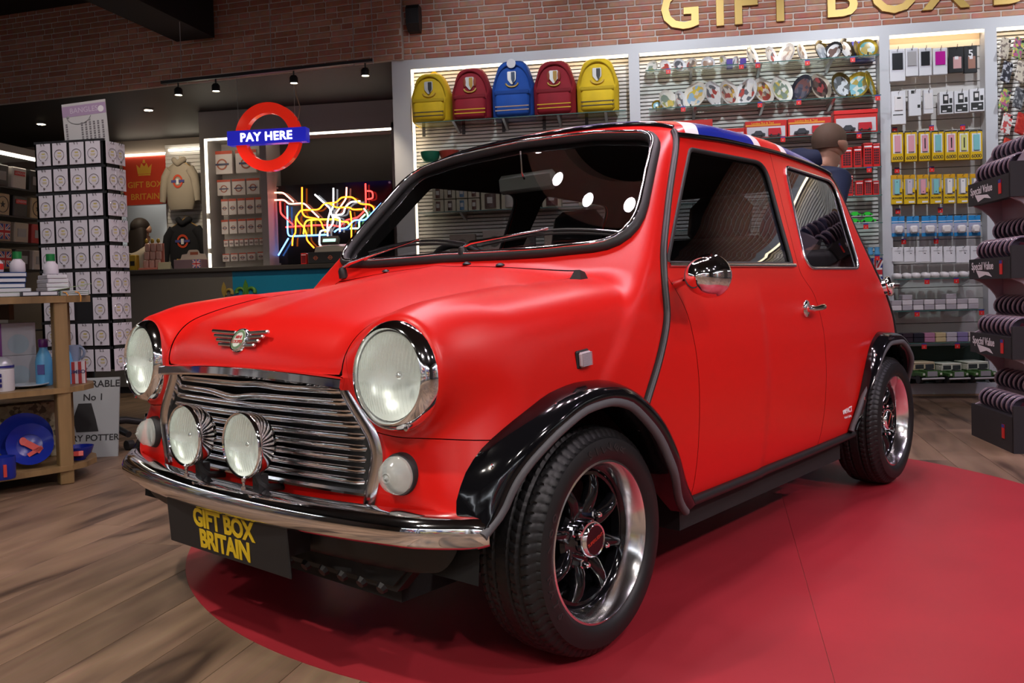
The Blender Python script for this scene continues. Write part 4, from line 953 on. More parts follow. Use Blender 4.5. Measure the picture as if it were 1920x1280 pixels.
MB().tube([(.0, 0, 0), (.02, 0, .03), (.018, 0, .10)], [.008, .004, .004], 8).obj('mirror_stem', m_chrome, rm, smooth=60)
OLD = set(o.name for o in bpy.data.objects)
# ================================================================ goods on the wall units
ORD = ['first', 'second', 'third', 'fourth', 'fifth', 'sixth', 'seventh', 'eighth', 'ninth', 'tenth', 'eleventh', 'twelfth', 'thirteenth', 'fourteenth', 'fifteenth', 'sixteenth', 'seventeenth']
def nth(i): return ORD[i]+' from the left'
def print_mat(name, cols, scale=26., rough=.3):
    if name in MATS: return MATS[name]
    m = bpy.data.materials.new(name); m.use_nodes = True; nt = m.node_tree; b = nt.nodes['Principled BSDF']; b.inputs['Roughness'].default_value = rough
    tc = nt.nodes.new('ShaderNodeTexCoord'); vo = nt.nodes.new('ShaderNodeTexVoronoi'); vo.inputs['Scale'].default_value = scale; oi = nt.nodes.new('ShaderNodeObjectInfo'); va = nt.nodes.new('ShaderNodeVectorMath'); va.operation = 'ADD'
    sp = nt.nodes.new('ShaderNodeSeparateColor'); rp = nt.nodes.new('ShaderNodeValToRGB'); rp.color_ramp.interpolation = 'CONSTANT'
    e = rp.color_ramp.elements
    while len(e) < len(cols): e.new(.5)
    for k, c in enumerate(cols): e[k].position = k/len(cols); e[k].color = (*c, 1)
    nt.links.new(tc.outputs['Object'], va.inputs[0]); nt.links.new(oi.outputs['Location'], va.inputs[1]); nt.links.new(va.outputs[0], vo.inputs['Vector']); nt.links.new(vo.outputs['Color'], sp.inputs[0]); nt.links.new(sp.outputs[0], rp.inputs[0]); nt.links.new(rp.outputs[0], b.inputs['Base Color'])
    MATS[name] = m; return m
# ---- backpacks
def backpack(X, z, w, h, col, colname, label):
    dk = tuple(c*.72 for c in col); mc = M('canvas_'+colname, col, .75, noise=(9, .12, (1, 1, 1))); md = M('canvas_dark_'+colname, dk, .75)
    r = empty('backpack', (X, 6.60, z), 0, label, 'backpack', 'school backpacks on the top shelf'); w2 = w/2
    base = rpoly([(-w2*.98, 0), (w2*.98, 0), (w2, h*.55), (w2*.62, h), (-w2*.62, h), (-w2, h*.55)], [.03, .03, .12, .09, .09, .12], 6); c = np.array([0, h*.45]); rings = []
    for s, y in ((.90, .12), (.98, .09), (1, .02), (1, -.04), (.95, -.09), (.80, -.115)):
        q = c+(base-c)*s; q[:, 1] -= q[:, 1].min()-.0; rings.append(np.stack([q[:, 0], np.full(len(q), y), q[:, 1]], 1))
    MB().loft(rings[::-1]).obj('bag_body', mc, r, smooth=45)
    t_ = np.linspace(-.12, PI+.12, 26); P = [(w*.40*math.cos(a), -.105-.012*math.sin(a), h*.50+h*.40*max(-.3, math.sin(a))) for a in t_]; MB().tube(P, .006, 6).obj('zip_piping', md, r, smooth=60)
    pk = MB().rbox((0, -.118, h*.225), (w*.80, .07, h*.41), .022).obj('front_pocket', mc, r, smooth=50)
    MB().rbox((0, -.150, h*.405), (w*.80, .016, h*.075), .007).obj('pocket_flap', md, pk, smooth=50)
    sc = {'yellow': (.05, .04, .03), 'maroon': (.65, .40, .02), 'blue': (.50, .36, .25)}[colname]
    for k in (0, 1): MB().bx((-w*.385, -.1555, h*.10+k*.028), (w*.385, -.1525, h*.10+k*.028+.007)).obj('stripe', M('stripe_'+colname, sc, .7), pk)
    sh = rpoly([(-.032, .05), (.032, .05), (.032, -.01), (0, -.05), (-.032, -.01)], [.008, .008, .02, .01, .02], 4)
    cr_ = MB().prism(sh, .004, (0, -.128, h*.66)).obj('crest', M('crest_silver', (.55, .54, .52), .4, .3), r)
    MB().prism(sh*[.45, .9]+[.010, 0], .003, (0, -.1305, h*.66)).obj('crest_quarter', M('crest_'+colname, {'yellow': (.03, .03, .03), 'maroon': (.45, .25, .03), 'blue': (.02, .05, .12)}[colname], .5), cr_)
    t_ = np.linspace(0, PI, 12); MB().tube([(.045*math.cos(a), -.118-.004*math.sin(a), h*.66-.035-.028*math.sin(a)) for a in t_], .007, 6).obj('crest_scroll', M('scroll_gold', (.55, .36, .04), .5), cr_, smooth=60)
    if colname == 'maroon':
        for s in (-1, 1): MB().sphere((s*.038, -.126, h*.66+.012), (.012, .004, .035), 8, 6).obj('crest_plume', M('plume', (.30, .05, .02), .6), cr_, smooth=60)
    t_ = np.linspace(0, PI, 10); MB().tube([(.035*math.cos(a), .07, h-.01+.045*math.sin(a)) for a in t_], .008, 6).obj('grab_handle', md, r, smooth=60)
    MB().bx((-w*.30-.012, .05, -.075), (-w*.30+.012, .056, .02)).obj('shoulder_strap', M('strap_grey', (.06, .06, .065), .7), r)
    return r
YL, MR, BL = (.62, .42, .008), (.28, .010, .022), (.012, .085, .42)
PACKS = [(-1.559, 2.103, .304, .385, YL, 'yellow', 'yellow school backpack with a dark shield crest, leftmost on the shelf'), (-1.242, 2.103, .304, .405, MR, 'maroon', 'maroon school backpack with gold stripes, between the yellow and the blue one'), (-.922, 2.103, .327, .435, BL, 'blue', 'blue school backpack with a round white tag in the middle of the shelf'), (-.609, 2.103, .322, .415, MR, 'maroon', 'maroon school backpack with gold stripes, right of the blue one'), (-.29, 2.103, .313, .41, YL, 'yellow', 'yellow school backpack with a dark shield crest, rightmost on the shelf')]
for p in PACKS:
    bk = backpack(*p)
    if p[5] == 'blue': MB().cyl((0, -.128, .395), (0, -.132, .395), .034, None, 24).obj('round_tag', m_paper, bk)
# ---- red price tags on shelf edges
tagm = MB().bx((-.016, -.003, 0), (.016, 0, .030)).mesh('price_tag', m_tag); tagt = MB().bx((-.016, -.003, .030), (.016, 0, .038)).mesh('tag_top', m_tagb); tagp = text_mesh('£', .016, .0002, m_paper)
def tag(X, y, z, label):
    t_ = link('price_tag', tagm, None, (X, y, z), label=label, cat='price tag', group='red price tags'); link('tag_top', tagt, t_); link('tag_print', tagp, t_, (0, -.0034, .014), (PI/2, 0, 0))
for k, (X, z, w, h) in enumerate([(.223, 2.338, 0, 0), (.734, 2.337, 0, 0), (.847, 2.337, 0, 0), (1.184, 2.332, 0, 0), (1.487, 2.333, 0, 0)]): tag(X, 6.449, z, 'red price tag hanging on the top plate shelf, %s' % nth(k))
for k, (X, z) in enumerate([(.322, 2.064), (.856, 2.062), (1.121, 2.064), (1.648, 2.061)]): tag(X, 6.449, z-.004, 'red price tag hanging on the second plate shelf, %s' % nth(k))
for k, (X, z) in enumerate([(1.008, 1.805), (1.52, 1.803)]): tag(X, 6.449, z, 'red price tag under the red model car boxes, %s' % nth(k))
for X, z, t_ in ((1.583, 1.562, 'below the telephone box models'), (1.555, 1.169, 'below the green toy cars'), (1.626, .947, 'below the blue glass ornaments')): tag(X, 6.449, z, 'red price tag '+t_)
T3 = [(1.804, 1.856), (2.05, 1.856), (2.256, 1.848), (1.814, 1.569), (2.048, 1.565), (1.816, 1.278), (2.1, 1.274), (1.852, 1.061), (2.069, 1.056), (1.95, .772), (2.141, .772), (1.882, .549), (2.30, .549), (1.925, .322), (2.141, .322)]
N3 = ['above the yellow power bank packs']*3+['above the row of small yellow phone packs']*2+['above the blue charger packs']*2+['above the white cable packs']*2+['under the white folded cables']*2+['under the clear plastic boxes']*2+['just above the model jeeps']*2
cnt = {}
for (X, z), n_ in zip(T3, N3): cnt[n_] = cnt.get(n_, -1)+1; tag(X, 6.449 if z < .9 else 6.62, z, 'red price tag %s, %s' % (n_, nth(cnt[n_])))
# ---- souvenir plates
pc = {0: [(.62, .60, .52), (.30, .32, .12), (.55, .42, .10), (.20, .25, .20), (.66, .64, .60)], 1: [(.70, .68, .68), (.66, .66, .66), (.40, .06, .05), (.12, .12, .14), (.70, .66, .62)], 2: [(.42, .30, .22), (.30, .05, .04), (.55, .50, .45), (.50, .30, .05), (.18, .14, .12)], 3: [(.60, .56, .54), (.35, .22, .16), (.66, .62, .60), (.40, .30, .28), (.25, .22, .24)], 4: [(.10, .11, .12), (.30, .33, .38), (.55, .58, .62)], 5: [(.72, .72, .74), (.66, .66, .68), (.16, .10, .09)], 6: [(.40, .28, .06), (.24, .20, .05)], 7: [(.20, .42, .50), (.40, .30, .08), (.55, .60, .55), (.10, .30, .30)], 8: [(.24, .38, .52), (.55, .38, .12), (.60, .52, .40), (.60, .58, .55), (.55, .42, .05)], 9: [(.03, .03, .06), (.08, .07, .10), (.14, .06, .06)], 10: [(.05, .03, .03), (.30, .06, .06), (.10, .07, .06)]}
rimc = {0: ((.66, .64, .58), .25, 0), 1: ((.72, .72, .74), .25, 0), 2: ((.66, .62, .58), .25, 0), 3: ((.70, .70, .72), .25, 0), 4: ((.10, .07, .02), .3, .5), 5: ((.06, .06, .065), .2, .6), 6: ((.42, .29, .05), .35, .6), 7: ((.52, .36, .04), .35, .6), 8: ((.66, .62, .55), .25, 0), 9: ((.05, .05, .07), .15, .5), 10: ((.60, .52, .42), .3, .3)}
pname = ['cream landscape', 'white city scene', 'brown and red city scene', 'grey photo', 'black and gold medal', 'silver mirror', 'gold relief', 'gold-rimmed blue skyline', 'blue and gold panorama', 'dark navy', 'cream-rimmed dark']
PLM = {}
def plate(X, zb, w, h, st, rownm, i):
    r = h/2*1.03; yaw = math.acos(min(1., w/h))*(1 if i % 3 else -1)*(.9 if w/h < .93 else 0)
    key = (round(r, 2), st)
    if key not in PLM:
        rr = key[0]/1.0
        PLM[key] = (MB().lathe([(rr*.70, .004), (rr*.97, -.006), (rr, -.008), (rr, -.004), (rr*.7, .010), (0, .012)], n=28, axis=(0, 1, 0)).mesh('plate', M('rim_%d' % st, rimc[st][0], rimc[st][1], rimc[st][2]), 40), MB().lathe([(rr*.74, .0022), (rr*.70, .0032), (0, .003)], n=28, axis=(0, 1, 0)).mesh('plate_picture', print_mat('plate_print_%d' % st, pc[st], 30.), 40))
    me_, mp_ = PLM[key]
    p = link('souvenir_plate', me_, None, (X, 6.58, zb+r*.97), (math.radians(-13), 0, yaw), label='%s souvenir plate, %s on the %s plate shelf' % (pname[st], nth(i), rownm), cat='plate', group='souvenir plates')
    link('plate_picture', mp_, p)
    MB().prism([(-.03, 0), (.05, 0), (.045, .006), (-.022, .006), (-.028, .022), (-.034, .022)], .008, (0, 0, 0), rotm(0, 0, PI/2)).obj('plate_stand', m_clear if st < 4 else m_blk, p, (-.004, .0, -r*.93), (math.radians(13), 0, 0))
PL1 = [(.113, 2.38, .073, .090, 0), (.206, 2.38, .073, .089, 1), (.307, 2.38, .084, .093, 1), (.393, 2.38, .073, .088, 2), (.514, 2.38, .087, .092, 3), (.624, 2.38, .057, .096, 0), (.708, 2.38, .041, .087, 1), (.826, 2.38, .071, .149, 1), (.958, 2.38, .081, .14, 1), (1.068, 2.38, .073, .146, 3), (1.171, 2.38, .062, .15, 3), (1.31, 2.38, .105, .154, 4), (1.39, 2.38, .105, .144, 5), (1.477, 2.38, .111, .158, 5), (1.552, 2.38, .05, .135, 6), (1.620, 2.39, .128, .128, 7)]
PL2 = [(.142, 2.102, .080, .082, 7), (.22, 2.102, .119, .15, 0), (.312, 2.102, .077, .143, 1), (.418, 2.102, .149, .2, 8), (.548, 2.102, .128, .195, 1), (.659, 2.102, .132, .192, 2), (.782, 2.102, .119, .193, 1), (.9, 2.102, .149, .199, 2), (1.026, 2.102, .155, .2, 0), (1.169, 2.102, .106, .199, 9), (1.294, 2.102, .157, .203, 10), (1.443, 2.102, .162, .2, 4), (1.545, 2.102, .13, .187, 7), (1.632, 2.102, .070, .19, 7)]
for i, q in enumerate(PL1): plate(*q, 'top', i)
for i, q in enumerate(PL2): plate(*q, 'second', i)
MB().rbox((0, 0, .078), (.150, .05, .156), .002).obj('gift_box', M('box_blue', (.02, .03, .40), .4), None, (1.605, 6.66, 2.378), label='bright blue box behind the gold-rimmed plate ending the top shelf', cat='box')
for X in (.668, .765): MB().rbox((0, 0, .035), (.042, .03, .07), .002).obj('plate_box', M('box_purple', (.07, .03, .30), .4), None, (X, 6.60, 2.378), label='small purple box %s the narrow white plate' % ('left of' if X < .7 else 'right of'), cat='box')
# ---- red model vehicle boxes
m_rbox = M('box_red', (.50, .022, .018), .35); m_win = M('box_window', (.55, .52, .55), .15); m_or = M('print_orange', (.62, .22, .02), .5)
def toycar(parent, loc, s, col, bus=False):
    m = M('toy_%d%d%d' % tuple(int(c*99) for c in col), col, .3); b = MB()
    pts = [(-.5, .06), (-.48, .20), (-.30, .24), (-.18, .40), (.20, .40), (.32, .24), (.5, .20), (.5, .06)] if not bus else [(-.5, .06), (-.5, .62), (.46, .62), (.5, .30), (.5, .06)]
    b.prism(np.array(pts)*s, s*.36, (0, -s*.18, 0)); o = b.obj('model_vehicle', m, parent, loc)
    w = MB()
    for x in (-.30, .30): w.cyl((x*s, -s*.19, .08*s), (x*s, s*.19, .08*s), .085*s, None, 10)
    w.obj('model_wheels', m_blk, parent, loc)
for i, (X, z, w, h, st) in enumerate([(.171, 1.848, .238, .12, 0), (.414, 1.848, .235, .16, 0), (.647, 1.848, .217, .085, 0), (.903, 1.848, .288, .126, 1), (1.203, 1.848, .295, .128, 1), (1.516, 1.848, .29, .165, 2)]):
    bxx = MB().rbox((0, 0, h/2), (w, .10, h), .002).obj('model_box', m_rbox, None, (X, 6.56, z), label='red window box of toy vehicles, %s on its shelf' % nth(i), cat='toy box', group='red toy vehicle boxes')
    MB().bx((-w*.46, -.052, h*.08), (w*.46, -.0505, h*.66)).obj('box_window', m_win, bxx)
    if st == 1:
        MB().bx((-w*.49, -.0525, h*.70), (w*.35, -.0508, h*.80)).obj('print_band', m_or, bxx); link('box_lettering', text_mesh('London Bus & Taxi', .020, .0002, M('print_yellow', (.75, .5, .02), .5)), bxx, (-w*.08, -.0535, h*.86), (PI/2, 0, 0))
    if st == 2: MB().rbox((0, -.004, h*.92), (w*1.02, .105, h*.17), .002).obj('box_top_band', M('box_red2', (.62, .02, .02), .35), bxx)
    toycar(bxx, (-w*.2, -.062, h*.10), w*.34, (.05, .05, .06)); toycar(bxx, (w*.2, -.062, h*.10), w*.30, (.45, .02, .03), True)
# ---- telephone box models
def phone_box(X, z, w, h, st, label, grp):
    p = MB().rbox((0, 0, h*.47), (w*.94, w*.9, h*.90), .003).obj('telephone_box_model', M('phone_red', (.52, .014, .014) if st == 0 else (.26, .016, .022), .3), None, (X, 6.54, z), label=label, cat='model', group=grp)
    MB().loft([np.array([(a*w*.5, b_*w*.48, h*.92) for a, b_ in ((-1, -1), (1, -1), (1, 1), (-1, 1))]), np.array([(a*w*.42, b_*w*.40, h*.985) for a, b_ in ((-1, -1), (1, -1), (1, 1), (-1, 1))]), np.array([(a*w*.2, b_*w*.2, h) for a, b_ in ((-1, -1), (1, -1), (1, 1), (-1, 1))])]).obj('domed_roof', M('phone_red', (.5, .014, .014), .3), p)
    MB().bx((-w*.38, -w*.462, h*.80), (w*.38, -w*.452, h*.86)).obj('sign_strip', m_paper, p)
    gl = MB()
    for a in range(3):
        for c in range(6): gl.bx((-w*.33+a*w*.225, -w*.462, h*.14+c*h*.105), (-w*.33+a*w*.225+w*.19, -w*.452, h*.14+c*h*.105+h*.082))
    gl.obj('door_panes', M('pane_dark', (.05, .015, .02), .2), p, kind='stuff')
for i, (X, z, w, h, st) in enumerate([(1.45, 1.604, .079, .15, 0), (1.526, 1.604, .058, .155, 1), (1.594, 1.604, .066, .178, 0), (1.652, 1.604, .05, .172, 1)]): phone_box(X, z, w, h, st, 'red telephone box money bank, %s on the shelf by the grey post' % nth(i), 'large telephone box models')
for i, (X, z, w, h, st) in enumerate([(1.472, 1.407, .044, .15, 0), (1.534, 1.407, .055, .11, 1), (1.594, 1.407, .055, .122, 0), (1.646, 1.407, .044, .105, 1)]): phone_box(X, z, w, h, st, 'smaller red telephone box model, %s on the lower shelf' % nth(i), 'small telephone box models')
for i, (X, z, w, h) in enumerate([(1.50, 1.262, .079, .04), (1.585, 1.262, .068, .045), (1.494, 1.215, .079, .045), (1.59, 1.215, .1, .04)]):
    g = empty('toy_car', (X, 6.53, z), 0, 'bright green boxed toy car, %s on the shelf behind the car window' % ('upper left', 'upper right', 'lower left', 'lower right')[i], 'toy car', 'green toy cars')
    toycar(g, (0, 0, .004), w, (.03, .50, .04)); MB().bx((-w*.5, -.025, 0), (w*.5, .025, .004)).obj('card_base', m_paper, g)
for i, X in enumerate((1.60, 1.645)): MB().lathe([(.018, 0), (.022, .010), (.014, .028), (.020, .05), (.016, .052), (.010, .03)], n=14).obj('glass_ornament', M('blue_glass', (.10, .32, .55), .1, 0, .6), None, (X, 6.52, .990), label='small blue glass ornament, %s of the pair on its shelf' % ('left' if i == 0 else 'right'), cat='ornament', group='blue glass ornaments', smooth=50)
def union_flag(parent, w, h, y, loc=(0, 0, 0), rot=(0, 0, 0)):
    k = (w, h); b = MB().bx((-w/2, y, -h/2), (w/2, y+.001, h/2), 0); L = math.hypot(w, h)*.92; a = math.atan2(h, w)
    for s in (1, -1): b.box((0, y-.0006, 0), (L, .001, h*.17), rotm(0, s*a, 0), 1); b.box((0, y-.0010, 0), (L, .001, h*.06), rotm(0, s*a, 0), 2)
    b.bx((-w/2, y-.0018, -h*.16), (w/2, y-.0012, h*.16), 1); b.bx((-w*.1, y-.0018, -h/2), (w*.1, y-.0012, h/2), 1); b.bx((-w/2, y-.0026, -h*.09), (w/2, y-.0019, h*.09), 2); b.bx((-w*.06, y-.0026, -h/2), (w*.06, y-.0019, h/2), 2)
    return b.obj('flag_print', [M('fl_blue', (.02, .03, .25), .5), M('fl_white', (.7, .7, .7), .5), M('fl_red', (.5, .02, .03), .5)], parent, loc, rot)
fb = MB().rbox((0, 0, .10), (.10, .09, .20), .002).obj('flag_box', M('box_navy', (.02, .03, .2), .4), None, (1.618, 6.52, .765), label='gift box printed with a union flag, just above the back of the car', cat='box'); union_flag(fb, .094, .19, -.047, (0, 0, .10))
glass_shelf(.06, 1.668, .762, 'glass shelf under the flag-printed gift box')
# ---- boxed mugs and other goods in the backpack unit (seen over the roof and through the windscreen)
mugc = [(.10, .035, .02), (.05, .02, .015), (.05, .13, .22), (.10, .06, .05), (.45, .40, .36), (.22, .08, .02), (.10, .03, .03)]
def mugbox(X, z, w, h, col, label, grp):
    m_ = M('mug_%d%d%d' % tuple(int(c*99) for c in col), col, .35)
    o = MB().rbox((0, 0, h/2), (w, .11, h), .002).obj('mug_box', M('mug_card', (.40, .36, .26), .5), None, (X, 6.56, z), label=label, cat='mug box', group=grp)
    MB().cyl((0, -.03, h*.10), (0, -.03, h*.88), w*.36, None, 16).obj('mug', m_, o, smooth=40)
    MB().bx((-w*.14, -.03-w*.375, h*.35), (w*.14, -.03-w*.355, h*.68)).obj('mug_emblem', M('mug_print', (.42, .40, .36), .5), o)
n = 0
for r_ in range(3):
    for c_ in range(4): mugbox(-1.52+c_*.093, 1.103+r_*.098 if False else 1.423+r_*.098, .086, .092, mugc[c_ % 3], 'boxed dark mug in the small-mug block, %s row up, %s' % (ORD[r_], nth(c_)), 'small boxed mugs')
for r_ in range(2):
    for c_ in range(4): mugbox(-1.115+c_*.155, 1.423+r_*.146, .142, .138, mugc[3+c_ % 4], 'boxed mug in the larger block by the mirror, %s row, %s' % (('lower', 'upper')[r_], nth(c_)), 'large boxed mugs')
for c_ in range(2):
    for r_ in range(2): mugbox(-.40+c_*.11, 1.423+r_*.12, .10, .11, (.05, .13, .22), 'blue boxed mug at the right end, %s, %s' % (('lower row', 'upper row')[r_], ('left', 'right')[c_]), 'blue boxed mugs')
for i, (X, w, h, col) in enumerate([(-1.35, .20, .15, (.25, .20, .16)), (-1.10, .18, .17, (.34, .28, .24)), (-.86, .14, .14, (.06, .05, .05)), (-.62, .20, .16, (.30, .25, .20)), (-.36, .18, .15, (.28, .22, .17))]):
    o = MB().rbox((0, 0, h/2), (w, .06, h), .003).obj('gift_carton', M('carton_%d' % i, col, .6), None, (X, 6.58, 1.103), label='brown souvenir carton on the lowest shelf seen through the windscreen, %s' % nth(i), cat='carton', group='cartons on the lowest shelf'); MB().cyl((0, -.031, h*.5), (0, -.033, h*.5), h*.25, None, 16).obj('carton_print', M('carton_ink', (.12, .10, .08), .7), o)
for i, (X, w, h, col) in enumerate([(-1.28, .10, .075, (.20, .02, .03)), (-1.15, .13, .085, (.42, .32, .16)), (-.98, .15, .12, (.50, .38, .32)), (-.80, .15, .13, (.52, .40, .34)), (-.62, .14, .18, (.10, .065, .05)), (-.30, .16, .21, (.46, .34, .28))]):
    o = MB().rbox((0, 0, h/2), (w, .09, h), .003).obj('souvenir_box', M('souv_%d' % i, col, .5), None, (X, 6.56, 1.803), label='%s box on the shelf over the car roof, %s' % (('dark red', 'tan', 'pink', 'pink', 'dark brown', 'pale pink')[i], nth(i)), cat='box', group='boxes below the backpacks'); MB().bx((-w*.4, -.0465, h*.55), (w*.4, -.0455, h*.8)).obj('box_print', M('souv_print', (.55, .45, .38), .5), o)
for X, col, t_ in ((-1.58, (.01, .13, .075), 'dark green'), (-1.43, (.25, .03, .02), 'red')): MB().lathe([(.03, 0), (.055, .015), (.072, .05), (.078, .085), (.074, .085), (.068, .05), (.05, .018), (0, .014)], n=24).obj('bowl', M('bowl_'+t_, col, .3), None, (X, 6.55, 1.803 if t_ == 'red' else 1.803), label='%s bowl at the left end of the shelf beside the light strip' % t_, cat='bowl', smooth=50)

# ---- phone accessories hung on the narrow unit
PU = next(o for o in bpy.data.objects if o.get('label', '').startswith('narrow grey'))
hookm = MB().cyl((0, 0, 0), (0, -.13, 0), .0025, None, 6).tube([(0, -.125, 0), (0, -.135, .004), (0, -.138, .016)], .0025, 6).mesh('peg_hook', m_steel)
def hook(X, z): link('peg_hook', hookm, PU, (X*.971-2.028, YB-.012-YF, .81+(z-.81)*.971))
def hpack(name, X, z, w, h, back, label, cat, grp, pieces=(), d=.03):
    o = MB().rbox((0, 0, h/2), (w, d, h), .002).obj(name, back, None, (X, 6.585, z), label=label, cat=cat, group=grp)
    for (nm, x0, z0, x1, z1, mt, dep) in pieces: MB().bx((x0*w, -d/2-dep, z0*h), (x1*w, -d/2+.0004, z1*h)).obj(nm, mt, o)
    hook(X, z+h-.008); return o
m_wp = M('pack_white', (.68, .67, .70), .35); m_pk = M('phone_black', (.02, .02, .022), .3); m_pg = M('phone_grey', (.45, .43, .42), .3); m_mg = M('phone_magenta', (.55, .01, .32), .3)
m_yel = M('pack_yellow', (.64, .40, .008), .4); m_pink = M('phone_pink', (.66, .30, .36), .35); m_teal = M('phone_teal', (.20, .48, .50), .35); m_lem = M('phone_lemon', (.62, .60, .20), .35); m_lil = M('phone_lilac', (.50, .44, .52), .35); m_wht2 = M('phone_white', (.72, .68, .68), .35)
m_ltrk = M('ink_black', (.02, .02, .02), .5); m_orange = M('pack_orange', (.60, .30, .01), .4); m_cblue = M('card_blue', (.02, .22, .52), .4)
R1 = [(1.816, 2.208, .103, .227, m_wp, m_pk, 'white pack with a black phone case'), (1.912, 2.238, .084, .197, m_wp, m_pg, 'white pack with a grey phone case'), (2.001, 2.236, .084, .193, m_wp, m_pk, 'white pack with a plain black case'), (2.099, 2.237, .094, .184, m_wp, m_mg, 'white pack with a magenta phone case'), (2.203, 2.244, .096, .178, m_pk, M('print_pinkwhite', (.55, .30, .30), .4), 'dark cable box with a pink stripe'), (2.298, 2.236, .085, .187, m_pk, M('print_brown', (.30, .14, .10), .4), 'dark gadget box with a large 5')]
for i, (X, z, w, h, bk_, ph, lb) in enumerate(R1):
    pcs = [('pack_phone', -.34, .36, .34, .86, ph, .006), ('pack_window', -.40, .30, .40, .92, m_clear, .009)] if i < 4 else [('pack_print', -.2, .15, .35, .6, ph, .001), ('print_patch', -.1, .5, .15, .62, m_paper, .0015)]
    o = hpack('phone_pack', X, z, w, h, bk_, lb+' in the top row', 'phone pack', 'top row of phone packs', pcs)
    if i == 5: link('print_numeral', text_mesh('5', .07, .0002, m_paper, .001), o, (0, -.0165, .13), (PI/2, 0, 0))
R2 = [(1.819, 1.905, .096, .235), (1.928, 1.958, .082, .184), (2.018, 1.968, .063, .168), (2.132, 1.957, .090, .155), (2.231, 1.958, .092, .155), (2.300, 1.963, .040, .157)]
for i, (X, z, w, h) in enumerate(R2):
    if i == 5: X, w = 2.332, .095
    if i < 3: pcs = [[('pack_phone', -.28, .42, .28, .84, m_wht2, .008), ('phone_camera', -.12, .76, .14, .80, m_pk, .010), ('print_line', -.4, .27, .3, .30, m_ltrk, .001)], [('print_line', -.3, .85, -.05, .97, m_ltrk, .001), ('print_line', .2, .3, .42, .42, m_ltrk, .001)], [('pack_panel', -.4, .2, .4, .85, m_wht2, .003)]][i]
    else: pcs = [('pack_panel', -.42, .06, .42, .40, m_ltrk, .001), ('pack_panel', -.25, .46, .15, .88, m_ltrk, .001), ('pack_panel', .22, .48, .42, .70, m_ltrk, .001), ('pack_panel', -.15, .62, .08, .80, m_wht2, .0015), ('print_line', -.3, .10, .0, .16, m_paper, .0015), ('print_line', .1, .26, .3, .32, m_paper, .0015)]
    hpack('charger_pack', X, z, w, h, m_wp, '%s, %s in the second row' % (('white pack with a white phone case', 'slim white pack with black corner print', 'narrow plain white pack', 'white charger box with black picture squares', 'white charger box with black picture squares', 'white charger box with black picture squares')[i], nth(i)), 'phone pack', 'second row of packs', pcs, .03 if i < 3 else .05)
t6 = text_mesh('6000', .036, .0003, m_ltrk, .0004, spacing=.92)
for i, ((X, z, w, h), c_) in enumerate(zip([(1.805, 1.641, .080, .208), (1.896, 1.639, .080, .206), (1.986, 1.638, .074, .203), (2.074, 1.637, .079, .201), (2.160, 1.635, .080, .199), (2.243, 1.633, .076, .197), (2.325, 1.632, .080, .195)], (0, 0, 1, 2, 1, 3, 2))):
    ph = (m_pink, m_pink, m_teal, m_lem)[c_]
    pcs = [('window_back', -.36, .28, .36, .93, m_paper, .001), ('power_bank', -.24, .33, .24, .88, ph, .010), ('carton_top', -.5, .96, .5, 1.04, m_pk, -.004)]
    if c_ in (1, 3): pcs.append(('bank_stripe', -.05, .42, .05, .78, m_pk, .0105))
    o = hpack('power_bank_pack', X, z, w, h, m_yel, 'yellow pack marked with a number and a %s power bank, %s' % (('pink', 'black-striped pink', 'pale teal', 'lemon')[c_], nth(i)), 'power bank', 'yellow power bank packs', pcs, .04)
    link('pack_lettering', t6, o, (0, -.0205, h*.115), (PI/2, 0, 0))
tp = text_mesh('POWER', .019, .0003, m_ltrk, .0006)
for i, ((X, z, w, h), c_) in enumerate(zip([(1.800, 1.343, .076, .207), (1.885, 1.341, .076, .206), (1.974, 1.338, .076, .206), (2.06, 1.335, .076, .207), (2.149, 1.333, .075, .206), (2.236, 1.33, .071, .206), (2.322, 1.327, .074, .206)], (0, 1, 2, 0, 3, 3, 3))):
    pcs = [('window_back', -.38, .32, .38, .86, m_grey, .001), ('power_bank', -.22, .35, .20, .83, (m_teal, m_lil, m_pink, m_wht2)[c_], .010), ('card_top', -.5, .88, .5, 1.0, m_orange, .001), ('bank_button', -.06, .74 if i not in (2, 3) else .40, .02, .77 if i not in (2, 3) else .43, m_pk, .0105), ('card_patch', .22, .40, .42, .55, m_yel, .0105), ('card_patch', -.1, .04, .4, .10, m_paper, .0012)]
    o = hpack('power_bank_pack', X, z, w, h, m_yel, 'small yellow power pack with a %s bank, %s, lower yellow row' % (('teal', 'lilac', 'pink', 'white')[c_], nth(i)), 'power bank', 'lower yellow power packs', pcs, .02)
    link('pack_lettering', tp, o, (0, -.0112, h*.20), (PI/2, 0, 0))
for i, (X, z, w, h) in enumerate([(1.806, 1.114, .087, .143), (1.905, 1.111, .083, .143), (2.013, 1.108, .1, .144), (2.122, 1.105, .096, .144), (2.220, 1.102, .085, .144), (2.312, 1.1, .078, .144)]):
    o = hpack('charger_pack', X, z, w, h, m_cblue, 'blue carded white plug charger, %s in its row' % nth(i), 'charger', 'blue charger packs', [('card_print', -.5, .18, .5, .66, M('card_pale', (.35, .36, .48), .4), .001), ('card_band', -.5, .72, .5, .76, m_paper, .001)], .006)
    MB().rbox((0, -.022, h*.34), (w*.62, .04, h*.38), .010).obj('plug', m_wht2, o, smooth=40)
for i, (X, z, w, h) in enumerate([(1.798, .937, .073, .102), (1.876, .933, .069, .104), (1.966, .928, .094, .107), (2.059, .924, .076, .11), (2.143, .919, .074, .113), (2.232, .915, .088, .115), (2.318, .91, .072, .118)]):
    hpack('cable_pack', X, z, w, h, m_wp, 'plain white cable pack, %s in its row' % nth(i), 'cable pack', 'white cable packs', [('print_line', -.3, .72, .3, .75, m_grey, .001), ('print_line', .1, .55, .2, .60, m_ltrk, .001)], .018)
